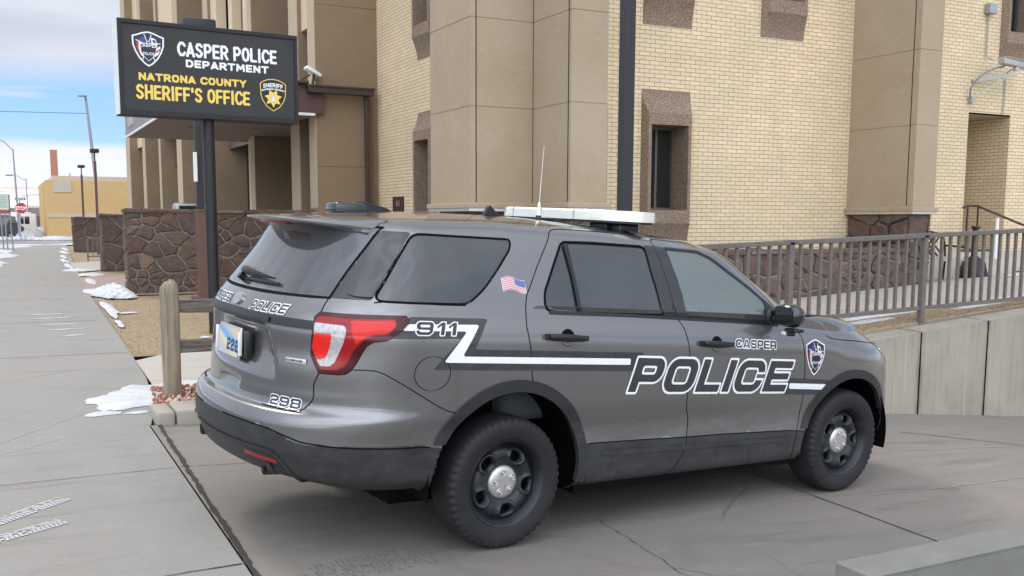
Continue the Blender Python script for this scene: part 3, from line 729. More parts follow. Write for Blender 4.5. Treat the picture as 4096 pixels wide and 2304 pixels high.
# ---- wheels
def make_wheel(x,y,name='wheel'):
    s=1 if y>0 else -1
    T=Matrix.Translation((x,y,.3615))@Matrix.Rotation(math.radians(-90*s),4,'X')   # local z -> outwards
    root=MB(); prof=[(.236,-.100),(.250,-.112),(.285,-.1205),(.320,-.1215),(.342,-.116),(.352,-.106),(.3595,-.092),(.3635,-.06),(.3645,-.02),(.3645,.02),(.3635,.06),(.3595,.092),(.352,.106),(.342,.116),(.320,.1215),(.300,.1228),(.285,.1205),(.262,.1165),(.250,.112),(.236,.100)]
    n=150; V=[];F=[]
    for i,(r,h) in enumerate(prof):
        for k in range(n):
            a=2*math.pi*k/n; rr_=r; hh=h
            if .34<r<.362 and abs(h)>.08 and k%3==0: rr_-=.0075; hh-=.004*np.sign(h)
            V.append(T@Vector((rr_*math.cos(a),rr_*math.sin(a),hh)))
    # three grooves are cut as dark rings below
    m=len(prof)
    for i in range(m-1):
        for k in range(n): F.append((i*n+k,i*n+(k+1)%n,(i+1)*n+(k+1)%n,(i+1)*n+k))
    root.add(V,F); w=root.build(name,M['rim'],car,auto=50); w.name='wheel'
    ty=w; ty.data.materials.clear(); ty.data.materials.append(M['tyre'])
    # wheel object = tyre body; rim and cap are its parts
    b=MB(); b.lathe([(.236,.100),(.243,.106),(.240,.110),(.232,.104),(.226,.085),(.214,.070),(.208,.02),(.208,-.09),(.236,-.10)],64,T); b.lathe([(.209,-.02),(.03,-.02)],32,T)
    b.build('rim_barrel',M['rim'],w,auto=40)
    def prf(r): return np.interp(r,[0,.07,.095,.112,.130,.150,.172,.188,.200,.212],[.062,.062,.058,.062,.076,.083,.080,.068,.052,.045])
    us=np.linspace(-.214,.214,110); U,Vv=np.meshgrid(us,us,indexing='ij'); q=np.stack([U.ravel(),Vv.ravel()],1)
    f=np.hypot(q[:,0],q[:,1])-.212; hd=np.full(len(q),9.)
    for k in range(5):
        a=math.radians(54+72*k+ (9 if x<1 else 20)); c,s2=math.cos(a),math.sin(a); qx=q[:,0]*c+q[:,1]*s2; qy=-q[:,0]*s2+q[:,1]*c
        hd=mn(hd,sd_poly(np.stack([qx,qy],1),rounded([(.128,-.019),(.140,-.033),(.166,-.040),(.180,-.026),(.183,0),(.180,.026),(.166,.040),(.140,.033),(.128,.019)],.01)))
    f=mx(f,-hd)
    V2,P=marching(f.reshape(110,110),us,us); V2=np.array(V2); hv=np.full(len(V2),9.)
    for k in range(5):
        a=math.radians(54+72*k+(9 if x<1 else 20)); c,s2=math.cos(a),math.sin(a); qx=V2[:,0]*c+V2[:,1]*s2; qy=-V2[:,0]*s2+V2[:,1]*c
        hv=mn(hv,sd_poly(np.stack([qx,qy],1),rounded([(.128,-.019),(.140,-.033),(.166,-.040),(.180,-.026),(.183,0),(.180,.026),(.166,.040),(.140,.033),(.128,.019)],.01)))
    rad=np.hypot(V2[:,0],V2[:,1]); zz=prf(rad)+.010*np.exp(-((hv-.014)/.009)**2)-.012*np.exp(-(np.maximum(hv,0)/.006)**2)
    VV=[T@Vector((a_,b_,c_)) for (a_,b_),c_ in zip(V2,zz)]
    E_=outline_edges(P); mm={}
    for a,b2 in E_:
        for q_ in (a,b2):
            if q_ not in mm: mm[q_]=len(VV); VV.append(VV[q_]-T.to_3x3()@Vector((0,0,.02)))
    mesh('rim',VV,P+[[b2,a,mm[a],mm[b2]] for a,b2 in E_],M['rim'],w,True)
    cp=MB(); cp.lathe([(.0,.079),(.03,.0795),(.06,.078),(.080,.073),(.090,.066),(.094,.055),(.094,.048)],48,T)
    for k in range(5):
        a=math.radians(18+72*k+(9 if x<1 else 20)); c=Vector((.057*math.cos(a),.057*math.sin(a),.0))
        cp.lathe([(0,.091),(.006,.090),(.010,.085),(.0115,.075)],14,T@Matrix.Translation(c))
        cp.tube([T@(c+Vector((.0175*math.cos(t_),.0175*math.sin(t_),.0790))) for t_ in [a+math.radians(60+ 240*i/10) for i in range(11)]],.0028,6)
    cp.build('hub_cap',M['cap'],w,auto=40)
    return w
for x,y in ((0,-.851),(0,.851),(2.866,-.851),(2.866,.851)): make_wheel(x,y)
# ---- handles
def handle(x0,x1,z,door,slope,key):
    xm=(x0+x1)/2; L=x1-x0
    cup=(x0+L*(.55 if not key else .55),z-.004)
    patch('handle_cup_shade',BV,'S',lambda q: np.hypot(q[:,0]-cup[0],(q[:,1]-cup[1])/1.02)-.048,cup[0]-.06,cup[0]+.06,z-.07,z+.06,.005,.0012,M['gap'],door,mirror=True)  # flat black disc painting the shade of the hollow behind the handle
    patch('handle_cup_lit_edge',BV,'S',lambda q: mx(mx(np.hypot(q[:,0]-cup[0],q[:,1]-cup[1]-.002)-.0475,-(np.hypot(q[:,0]-cup[0],q[:,1]-cup[1]-.01)-.035)),q[:,1]-(z-.012)),cup[0]-.06,cup[0]+.06,z-.07,z+.02,.003,.0024,M['paint'],door,mirror=True)  # body-colour crescent painting the lighter, reflecting lower part of the hollow
    for sy in (-1,1):
        pts=[];rad=[]
        for i in range(15):
            t=i/14; x=x0+.012+(L-.024)*t; p,n=cast(BV,'S',x,z+slope*(x-xm)); arc=.030+.010*math.sin(math.pi*t)
            pts.append((p.x,sy*abs(p.y+n.y*arc),p.z)); rad.append(.021*(.78+.25*math.sin(math.pi*min(1,max(0,t*1.15))) ) if not(.0<t<.0) else .02)
        rad[0]=.012;rad[-1]=.010;rad[1]=.019;rad[-2]=.016
        m=MB(); m.tube(pts,rad,14,sq=[(math.cos(a)*(.62),math.sin(a)*1.) for a in np.linspace(0,2*math.pi,14,endpoint=False)])
        for t in (.06,.94):
            x=x0+L*t; p,n=cast(BV,'S',x,z+slope*(x-xm)); m.bx((x-.016,sy*(abs(p.y)-.004) if sy>0 else -abs(p.y)-.03,z+slope*(x-xm)-.014),(x+.016,abs(p.y)+.03 if sy>0 else -(abs(p.y)-.004),z+slope*(x-xm)+.014))
        m.build('door_handle',M['trim'],door,auto=50)
handle(.188,.468,1.155,rdoor,-.06,False); handle(1.356,1.624,1.092,fdoor,-.06,True)
# ---- mirror
for sy in (-1,1):
    m=MB(); T=Matrix.Translation((2.080,sy*1.050,1.268))@Matrix.Rotation(math.radians(sy*8),4,'Z')
    bm=bmesh.new(); bmesh.ops.create_cube(bm,size=1); bmesh.ops.subdivide_edges(bm,edges=bm.edges[:],cuts=3,use_grid_fill=True)
    for v in bm.verts:
        c=v.co*2; L=1/max(1e-6,(abs(c.x)**3.2+abs(c.y)**3.2+abs(c.z)**3.2)**(1/3.2)) if c.length>1e-6 else 1
        c=c*L; fx=1-.45*max(0,c.x); v.co=Vector((c.x*.066,c.y*.098*(1-.12*max(0,c.x)),c.z*.076*fx))
    bmesh.ops.transform(bm,matrix=T,verts=bm.verts)
    bm.verts.index_update(); m.add([v.co[:] for v in bm.verts],[[v.index for v in f.verts] for f in bm.faces]); bm.free()
    h=m.build('door_mirror',M['gloss'],car,smooth=True)
    g=MB(); g.V=[];pts=rounded([(-.080,-.058),(.080,-.055),(.080,.056),(-.080,.058)],.025)
    g.prism([(a,b) for a,b in pts],-.0685,-.0635,'x',T=T); g.build('mirror_glass',M['chrome_dark'] if 'chrome_dark' in M else M['gloss'],h)
    g=MB(); g.rbox((-.05,-.10,-.10),(.03,.0,-.078),.008,T); g.rbox((-.045,-.055,-.128),(.0,-.02,-.10),.006,T); g.build('mirror_arm',M['trim'],h,auto=50)
    g=MB(); g.rbox((-.05,-.012,-.125),(-.01,.028,-.104),.006,T); g.build('puddle_lamp',M['white_plastic'],h,auto=50)
    g=MB(); g.rbox((1.99,sy*.915-.03,1.20),(2.12,sy*.915+.03,1.30),.02); g.tube([(2.06,sy*.93,1.235),(2.09,sy*1.02,1.24)],[.035,.03],12); g.build('mirror_foot',M['trim'],h,auto=50)
# ---- spoiler
sp=MB(); n=40; V=[];F=[]
ys=np.linspace(-.65,.65,n+1)
for y in ys:
    a=abs(y)/.65
    zr=np.interp(-.66,[-.95,-.6],[1.715,1.75]); 
    xt=-1.070+.36*a**2.6; zt=1.724-.030*a**2.2           # trailing edge
    xf=-.62; 
    h=BV.ray_cast(Vector((xf,y*.97,3)),Vector((0,0,-1))); zf=(h[0].z if h[0] else 1.74)+.004
    xu=-.90+.16*a**2; zu=1.683-.012*a
    xm=(xf+xt)/2; hm=BV.ray_cast(Vector((max(xm,-.84),y*.97,3)),Vector((0,0,-1))); zm=(zf*.45+zt*.55)+.010
    V+=[(xf,y,zf),(xm,y,zm),(xt+.012,y,zt+.004),(xt,y,zt),(xt+.006,y,zt-.010),(xu,y,zu),(xf-.1,y,zu-.01)]
for i in range(n):
    for k in range(6): F.append((i*7+k,(i+1)*7+k,(i+1)*7+k+1,i*7+k+1))
F+= [tuple(range(7)),tuple(n*7+k for k in range(6,-1,-1))]
sp.add(V,F); spo=sp.build('roof_spoiler',M['paint'],car,auto=35)
br=MB(); br.rbox((-.985,-.19,1.687),(-.90,.19,1.708),.006); br.build('high_brake_light',M['red_mid'],spo,auto=40)
# ---- rear details
ribbon_cl=MB(); ribbon(ribbon_cl,BV,[(x,-.96,float(ZC(np.array(x),np.array(.96)))) for x in (.55,.93,1.31,1.72,2.25,2.42)],.006,.0016,sm=False)
ribbon(ribbon_cl,BV,[tuple(cast(BV,'C',u,zz_)[0]) for u,zz_ in ((-.80,.690),(-.60,.689),(-.45,.680),(-.32,.652),(-.25,.636),(-.1,.627),(.1,.622),(.30,.612),(.335,.606))],.007,.0016,sm=False)
ribbon(ribbon_cl,BV,[(-.955,-.706,1.344),(-.909,-.695,1.403),(-.861,-.686,1.465),(-.800,-.678,1.539),(-.740,-.680,1.615),(-.70,-.674,1.66)],.014,.003)
ribbon_cl.build('cladding_edge',M['gap'],body,fix=False)
def rp(y,z,off=0):
    p,n=cast(BV,'R',y,z); return p+n*off,n
wb=MB(); pts=[rp(y,1.388+.014*math.sin((y+.34)*2.6),.028+.010*math.sin((y+.34)*4))[0] for y in np.linspace(.16,-.30,12)]
wb.tube(pts,[.010,.022,.026,.026,.024,.022,.020,.017,.014,.012,.009,.006],8,sq=[(math.cos(a)*.55,math.sin(a)) for a in np.linspace(0,2*math.pi,10,endpoint=False)])
wb.tube([rp(.12,1.372,.0)[0],rp(.12,1.372,.04)[0]],.02,12)
wb.tube([rp(y,1.374,.012)[0] for y in np.linspace(.08,-.34,8)],.007,6); wb.build('rear_wiper',M['trim'],gate,auto=60)
patch('badge_ring',BV,'R',lambda q: np.hypot(q[:,0]/.060,(q[:,1]-1.274)/.031)-1,-.07,.07,1.235,1.31,.004,.010,M['alu'],gate,rim=.01)
patch('oval_badge',BV,'R',lambda q: np.hypot(q[:,0]/.054,(q[:,1]-1.274)/.026)-1,-.07,.07,1.235,1.31,.004,.0112,plain('badge_blue_grey',(.20,.22,.30),.25,coat=.8,vary=.3,scale=60),gate)
sc=[(-.034,1.266),(-.028,1.282),(-.018,1.286),(-.022,1.272),(-.012,1.266),(-.004,1.276),(.004,1.266),(.012,1.276),(.020,1.266),(.026,1.284),(.030,1.266),(.038,1.270)]
patch('badge_script',BV,'R',lambda q: sd_line(np.stack([-q[:,0],q[:,1]],1),sc,.0016),-.05,.05,1.25,1.30,.002,.0118,M['alu'],gate)
patch('tailgate_garnish',BV,'R',lambda q: mx(np.abs(q[:,0])-.725,mx(q[:,1]-(1.236-.01*np.abs(q[:,0])),1.186-q[:,1])),-.74,.74,1.17,1.25,.010,.006,M['garn'] if 'garn' in M else M['clad'],gate,rim=.006)
patch('camera_hole',BV,'R',lambda q: np.hypot((q[:,0]+.43)/.8,q[:,1]-1.206)-.013,-.46,-.40,1.18,1.23,.002,.0075,M['gap'],gate)
T=Matrix.Translation((-1.202,0,1.045))@Matrix.Rotation(math.radians(5),4,'Y')
pl_=MB(); pl_.rbox((-.012,-.163,-.086),(.004,.163,.086),.006,T); plate=pl_.build('licence_plate',M['alu'],gate,auto=40)
def mk_plate():
    t=NT('plate_print'); v=t.coord('Object'); z=t.sep(v)[2]; y=t.sep(v)[1]
    k=t.math('DIVIDE',t.math('SUBTRACT',z,.97),.15); n=t.noise(t.map(v,(1,1,1)),38,4,.7)
    k2=t.math('ADD',k,t.math('MULTIPLY',t.math('SUBTRACT',n,.5),.35)); k2=t.math('SUBTRACT',k2,t.math('MULTIPLY',y,2.2))
    t.set(Base_Color=t.ramp(k2,[(.0,(.45,.50,.55)),(.22,(.62,.55,.36)),(.42,(.72,.66,.42)),(.58,(.16,.32,.55)),(.85,(.28,.48,.68)),(1.,(.66,.55,.30))]),Roughness=.35,Coat_Weight=.5); return t.m
g=MB(); g.bx((-.0135,-.150,-.073),(-.0118,.150,.073),T); g.build('plate_face',mk_plate(),plate)
# flat helper surfaces for lettering on planes
def plane_bvh(T,w=3,h=3):
    V=[T@Vector((a,b,0)) for a,b in((-w,-h),(w,-h),(w,h),(-w,h))]; return BVHTree.FromPolygons(V,[(0,1,2,3)])
pb=BVHTree.FromPolygons([T@Vector(v) for v in ((-.0135,-.2,-.2),(-.0135,.2,-.2),(-.0135,.2,.2),(-.0135,-.2,.2))],[(0,1,2,3)])
F_,w_=text_field('2223',-.015,1.000,.062,0,0,.22,.62)
patch('plate_number',pb,'R',lambda q: F_(np.stack([-q[:,0],q[:,1]],1))-.001,-.16,.03,.97,1.1,.002,.0012,plain('plate_blue',(.02,.05,.16),.5),plate)
for sy in (-1,1):
    g=MB(); g.rbox((-1.200,sy*.208-.030,.975),(-1.165,sy*.208+.030,1.12),.008); o=g.build('plate_lamp_bracket',M['trim'],gate,auto=40)
    g=MB(); yy=sy*.178; g.rbox((-1.224,yy-.008,.985),(-1.205,yy+.008,1.112),.004); g.build('lamp_strip',M['white_plastic'],o,auto=40)
g=MB(); p,n=rp(-.63,1.024,.0); T2=Matrix.Translation(p)@Matrix.Rotation(math.atan2(n.y,n.x)+math.pi,4,'Z'); g.rbox((-.006,-.068,-.012),(.0,.068,.012),.002,T2); eb=g.build('engine_badge',plain('satin_silver',(.62,.66,.62),.35,metal=.5),gate,auto=40)
pb2=BVHTree.FromPolygons([T2@Vector(v) for v in ((-.006,-.1,-.1),(-.006,.1,-.1),(-.006,.1,.1),(-.006,-.1,.1))],[(0,1,2,3)])
def put_text(nm,bvh,frame,txt,x0,z0,size,off,mat,parent,grow=0,flip=False,h=.004,rects=None,**k):
    F,w=text_field(txt,x0,z0,size,**k)
    G=(lambda q: F(np.stack([-q[:,0],q[:,1]],1))-grow) if flip else (lambda q: F(q)-grow)
    sl=k.get('slope',0); zlo=z0-size*.1+min(0,sl*w)-grow; zhi=z0+size*1.15+max(0,sl*w)+grow
    a,b=x0-.03-grow,x0+w+size*.4+grow
    if flip: a,b=-b,-a
    return patch(nm,bvh,frame,G,a,b,zlo-.01,zhi+.01,h,off,mat,parent)
put_text('badge_text',pb2,'R','ECOBOOST',.575,1.0185,.0105,.0008,M['dblack'],eb,flip=True,h=.0014,shear=.1,wx=.78,gap=.22)
# exhaust, reflectors
for sy in (-1,1):
    g=MB(); g.tube([(-1.190,sy*.50,.462),(-1.03,sy*.50,.45)],[.040,.040],20,cap=False); g.tube([(-1.188,sy*.50,.462),(-1.03,sy*.50,.45)],[.033,.033],20,cap=False); g.build('exhaust_tip',M['clad'],rbump,smooth=True)
    g=MB(); g.tube([(-1.178,sy*.50,.4615),(-1.172,sy*.50,.4615)],.034,20); g.build('exhaust_hole',M['gap'],rbump)
patch('rear_reflector',BV,'R',lambda q: sd_line(np.stack([np.abs(q[:,0]),q[:,1]],1),[(.36,.518),(.585,.508)],.0105),-.62,.62,.48,.54,.006,.002,M['red_mid'],rbump,rim=.004)
patch('bumper_recess',BV,'R',lambda q: sd_poly(np.stack([np.abs(q[:,0]),q[:,1]],1),rounded([(.30,.545),(.60,.545),(.645,.46),(.66,.36),(.36,.36),(.33,.42)],.03)),-.68,.68,.34,.56,.01,.0012,M['trim'],rbump)
g=MB(); ribbon(g,BV,[rp(y,z)[0] for y,z in ((0,.568),(-.2,.569),(-.402,.570),(-.56,.565),(-.62,.53),(-.655,.46),(-.68,.42))],.016,.008,sm=True); g.build('bumper_lip',M['clad'],rbump,fix=False)
# ---- roof kit
RT=lambda x,y: BV.ray_cast(Vector((x,y,3)),Vector((0,0,-1)))[0].z
poly=[(.90,-.50),(.915,-.56),(1.0,-.655),(1.08,-.695),(1.17,-.69),(1.23,-.64),(1.25,-.56),(1.25,.56),(1.23,.64),(1.17,.69),(1.08,.695),(1.0,.655),(.915,.56),(.90,.50)]
g=MB(); g.prism([(1.08+(a-1.08)*.97,b*.985) for a,b in poly],1.790,1.803,'z'); lb=g.build('light_bar',M['trim'],car)
dv=[.70,.43,.11,-.24,-.70]; g=MB(); dv2=[.43,.11,-.24]
from math import floor
def clip_poly(poly,y0,y1):
    out=[]
    for k,(lim,keep) in enumerate(((y0,lambda y:y>=y0),(y1,lambda y:y<=y1))):
        src=poly if k==0 else out; res=[]
        for i in range(len(src)):
            a=src[i-1];b=src[i]; ka,kb=keep(a[1]),keep(b[1])
            if ka!=kb: t=(lim-a[1])/(b[1]-a[1]); res.append((a[0]+t*(b[0]-a[0]),lim))
            if kb: res.append(b)
        out=res
    return out
for a,b in zip(dv[:-1],dv[1:]):
    pp=clip_poly(poly,b+.006,a-.006); g=MB(); cx=1.08
    n=len(pp); top=[(cx+(x-cx)*.93,y,1.866) for x,y in pp]; mid=[(cx+(x-cx)*.985,y,1.856) for x,y in pp]; bot=[(x,y,1.803) for x,y in pp]
    V=bot+mid+top; F=[tuple(range(2*n,3*n)),tuple(range(n-1,-1,-1))]+[(k*n+i,k*n+(i+1)%n,(k+1)*n+(i+1)%n,(k+1)*n+i) for k in (0,1) for i in range(n)]
    g.add(V,F); g.build('light_bar_lens',M['lbar'],lb,auto=40)
g=MB()
for y in dv2: g.bx((.902,y-.006,1.803),(1.248,y+.006,1.862))
g.build('lens_divider',plain('divider_grey',(.30,.32,.31),.4),lb)
for sy in (-1,1):
    g=MB(); z=RT(1.08,sy*.56); g.rbox((1.0,sy*.52-.06,z-.01),(1.16,sy*.52+.06,1.792),.012); g.rbox((.97,sy*.40-.08,z+.01),(1.18,sy*.40+.08,1.792),.01); g.build('light_bar_foot',M['trim'],lb,auto=50)
    g=MB(); P_=[cast(BV,'S',1.08,z_) for z_ in (1.700,1.715)]; pts=[(1.08,sy*.50,RT(1.08,.50)+.022),(1.08,sy*.60,RT(1.08,.60)+.014),(1.08,sy*.67,RT(1.08,.67)+.008)]+[(1.08,sy*(abs(p.y)+.003),p.z) for p,n in P_[::-1]]
    V=[];F=[]
    for i,(x,y,z) in enumerate(pts): V+=[(x-.036,y,z),(x+.036,y,z)]
    F=[(2*i,2*i+1,2*i+3,2*i+2) for i in range(len(pts)-1)]; g.add(V,F); g.build('mounting_strap',M['alu'],lb,fix=False)
def roofpt(x,y): return Vector((x,y,RT(x,y)))
a0=roofpt(.79,-.02); g=MB(); g.tube([a0,a0+Vector((0,0,.03))],[.02,.017],16); an=g.build('whip_antenna',M['trim'],car)
g=MB(); g.tube([a0+Vector((0,0,.03)),a0+Vector((0,0,.06)),a0+Vector((0,0,.115))],[.016,.013,.007],14); g.tube([a0+Vector((0,0,.11)),a0+Vector((.012,0,.47))],[.0024,.0014],8); g.build('whip',M['white_plastic'],an,auto=60)
a1=roofpt(.46,.0); g=MB(); g.prism([(a1.x-.09,a1.z-.004),(a1.x+.07,a1.z-.004),(a1.x+.02,a1.z+.018),(a1.x-.035,a1.z+.062),(a1.x-.05,a1.z+.062)],a1.y-.014,a1.y+.014,'y'); g.build('shark_fin_antenna',M['trim'],car,bevel=.006)
# black housing on the roof
a2=roofpt(-.36,.42); g=MB(); g.rbox((a2.x-.09,a2.y-.07,a2.z-.01),(a2.x+.12,a2.y+.10,a2.z+.062),.018); rb=g.build('roof_camera',M['gloss'],car,auto=50)
g=MB(); g.prism([(a2.x+.10,a2.z-.01),(a2.x+.36,a2.z-.005),(a2.x+.26,a2.z+.045),(a2.x+.10,a2.z+.078)],a2.y-.05,a2.y+.06,'y'); g.build('camera_shroud',M['trim'],rb,bevel=.008)
# ---- front end
GRL=rounded([(-.52,.90),(.52,.90),(.46,.62),(-.46,.62)],.04)
patch('grille',BV,'N',lambda q: sd_poly(q,GRL),-.6,.6,.56,.95,.02,.006,M['trim'],car,rim=.01)
HLP=[(2.62,.90),(2.02,1.00),(1.80,.985),(1.84,.90),(2.05,.80),(2.45,.78)]
patch('headlight',BV,'FC',lambda q: sd_poly(q,rounded(HLP,.04)),1.7,2.7,.72,1.05,.014,.004,M['clearlens'],car,rim=.008,mirror=True)
IND=[(1.80,.985),(1.84,.90),(1.93,.86),(1.90,.985)]
patch('side_marker',BV,'FC',lambda q: sd_poly(q,rounded(IND,.02)),1.7,2.0,.82,1.02,.008,.006,plain('amber',(.40,.10,.02),.2,coat=1),car,mirror=True)
# ---- cabin
g=MB(); g.bx((-.85,-.52,.52),(.55,.52,.60)); g.bx((.55,-.80,.50),(2.30,.80,.60)); g.rbox((1.95,-.84,.60),(2.42,.84,1.19),.06); g.build('cabin_floor',M['interior'],car)
for sy in (-1,1):
    for xs in (1.15,.15):
        g=MB(); g.rbox((xs,sy*.42-.24,.62),(xs+.5,sy*.42+.24,.82),.06); Tq=Matrix.Translation((xs,sy*.42,.78))@Matrix.Rotation(math.radians(-14),4,'Y'); g.rbox((-.07,-.23,0),(.07,.23,.56),.06,Tq); g.rbox((-.06,-.12,.60),(.05,.12,.76),.05,Tq); g.build('seat',M['interior2'],car,auto=50)
g=MB(); Tq=Matrix.Translation((1.83,.42,1.05))@Matrix.Rotation(math.radians(-65),4,'Y'); g.tube([Tq@Vector((.18*math.cos(a),.18*math.sin(a),0)) for a in np.linspace(0,2*math.pi,28,endpoint=False)],.014,8,closed=True); g.rbox((-.06,-.07,-.03),(.06,.07,.02),.02,Tq); g.build('steering_wheel',M['interior'],car,auto=60)
g=MB(); g.rbox((1.76,-.02,1.48),(1.80,.20,1.555),.02); g.rbox((1.66,-.10,1.50),(1.70,-.02,1.57),.01); g.bar((1.72,.05,1.56),(1.78,.05,1.64),.015); g.build('rear_view_mirror',M['interior'],car,auto=50)
g=MB(); g.bx((.93,-.72,.60),(.95,.72,1.62)); g.build('partition',M['interior'],car)
g=MB(); Vg=[];Fg=[]
for i,x in enumerate(np.linspace(-.6,1.72,16)):
    for j,y in enumerate(np.linspace(-.66,.66,9)): Vg.append((x,y,min(RT(x,min(.6,abs(y)))-.035,1.72)))
Fg=[(i*9+j,i*9+j+1,(i+1)*9+j+1,(i+1)*9+j) for i in range(15) for j in range(8)]; g.add(Vg,Fg); g.build('headliner',M['interior2'],car)
# ---- livery
SB=BV
def swhite(nm,F,a,b,c,d,h=.006,off=.0022,par=None,**k): return patch(nm,SB,'S',F,a,b,c,d,h,off,M['white_decal'],par or body,**k)
ssl=-.0425
def lz(x): return 1.066-.0005+ (x+.185)*ssl     # top of the white stripe at x
UP=lambda x: 1.101+(x+.186)*ssl; DN=lambda x: .992+(x+.182)*ssl; WT=lambda x: 1.0645+(x+.185)*ssl; WB=lambda x: 1.0285+(x+.184)*ssl
arc_=lambda q: -(np.hypot(q[:,0]-2.875,q[:,1]-.365)-.516)
Zdark=[(-.675,1.2745),(-.178,1.2595),(-.262,1.104),(.90,UP(.90)),(.90,DN(.90)),(-.505,DN(-.505)+.002),(-.345,1.1605),(-.78,1.166),(-.74,1.171),(-.686,1.205),(-.650,1.238),(-.642,1.261)]
Zwhite=[(-.650,1.2375),(-.233,1.229),(-.336,1.0705),(.80,WT(.80)),(.80,WB(.80)),(-.445,WB(-.445)+.003),(-.310,1.197),(-.690,1.2065)]
tailcut=lambda q: -(sd_poly(q,[su(p) for p in TAIL])-.004)
patch('dark_stripe',SB,'S',lambda q: mx(mx(sd_poly(q,Zdark),tailcut(q)),arc_(q)),-.80,2.64,.70,1.30,.012,.0012,M['stripe_dark'],body)
swhite('white_stripe',lambda q: mx(sd_poly(q,Zwhite),tailcut(q)),-.72,.82,.98,1.26,.010)
fsl=(.818-.845)/(2.611-2.256)
patch('dark_stripe',SB,'S',lambda q: mx(sd_poly(q,[(2.15,.853),(2.66,.812),(2.58,.712),(2.15,.742)]),arc_(q)),2.12,2.68,.69,.88,.010,.0012,M['stripe_dark'],body)
swhite('white_stripe',lambda q: mx(sd_poly(q,[(2.20,.8135),(2.64,.785),(2.60,.749),(2.20,.7765)]),arc_(q)),2.15,2.66,.72,.84,.008)
# POLICE lettering on the doors
kw=dict(slope=-.050,shear=.30,gap=.165,t=.30,hb=.225,wx=.99)
put_text('letter_outline',SB,'S','POLICE',.790,.829,.200,.0032,M['white_decal'],body,grow=.0135,**kw)
put_text('lettering',SB,'S','POLICE',.790,.829,.200,.0042,M['dark_decal'],body,grow=0,**kw)
kw=dict(slope=-.055,shear=.0,gap=.12,t=.29,hb=.21,wx=.92)
put_text('letter_outline',SB,'S','CASPER',1.667,1.063,.052,.0032,M['white_decal'],fdoor,grow=.0055,h=.0026,**kw)
put_text('lettering',SB,'S','CASPER',1.667,1.063,.052,.0042,M['dark_decal'],fdoor,grow=0,h=.0026,**kw)
kw=dict(slope=-.035,shear=.16,gap=.30,t=.27,hb=.21,wx=1.22)
put_text('letter_outline',SB,'S','911',-.610,1.186,.063,.0036,M['white_decal'],body,grow=.0055,h=.003,**kw)
put_text('lettering',SB,'S','911',-.610,1.186,.063,.0046,M['dark_decal'],body,grow=0,h=.003,**kw)
# rear: characters run from left (+y) to right (-y)
kw=dict(slope=.010,shear=.25,gap=.17,t=.28,hb=.21,wx=1.05,flip=True)
put_text('letter_outline',SB,'R','POLICE',.192,1.239,.045,.0032,M['white_decal'],gate,grow=.0045,h=.003,**kw)
put_text('lettering',SB,'R','POLICE',.192,1.239,.045,.0042,M['dark_decal'],gate,grow=0,h=.003,**kw)
kw['shear']=.0
put_text('letter_outline',SB,'R','CASPER',-.50,1.239,.045,.0032,M['white_decal'],gate,grow=.0045,h=.003,**kw)
put_text('lettering',SB,'R','CASPER',-.50,1.239,.045,.0042,M['dark_decal'],gate,grow=0,h=.003,**kw)
kw=dict(slope=.004,shear=.0,gap=.17,t=.26,hb=.2,wx=1.0,flip=True)
put_text('letter_outline',SB,'R','298',.475,.783,.050,.0032,M['white_decal'],gate,grow=.005,h=.003,**kw)
put_text('lettering',SB,'R','298',.475,.783,.050,.0042,M['dark_decal'],gate,grow=0,h=.003,**kw)
# flag
def wave(q): return .008*np.sin((q[:,0]+.03)*42)
def flagF(lo,hi,x0=-.05,x1=.10):
    def F(q):
        x=q[:,0]; t=(x+.05)/.15; base=1.405-.012*t+wave(q); hgt=.066; v=(q[:,1]-base)/hgt
        return mx(mx(x0-x,x-x1),mx(lo-v,v-hi)*hgt)
    return F
swhite('flag_decal',flagF(-.03,1.03,-.052,.102),-.07,.12,1.36,1.50,.004,.0012)
for k in range(7): patch('flag_stripe',SB,'S',flagF(k/6.5,(k+.5)/6.5),-.07,.12,1.36,1.50,.003,.0018,M['bred'],body)
patch('flag_canton',SB,'S',flagF(.46,1.,.035,.10),-.07,.12,1.36,1.50,.004,.0024,M['bblue'],body)
def starsF(q):
    x=q[:,0]; t=(x+.05)/.15; base=1.405-.012*t+wave(q); v=(q[:,1]-base)/.066
    u=((x-.037)/.0125)%1; w=((v-.48)/.13)%1
    return mx(np.hypot((u-.5)*.0125,(w-.5)*.0086)-.0022,flagF(.48,.98,.037,.098)(q))
patch('flag_star',SB,'S',starsF,-.07,.12,1.36,1.50,.0016,.003,M['white_decal'],body)
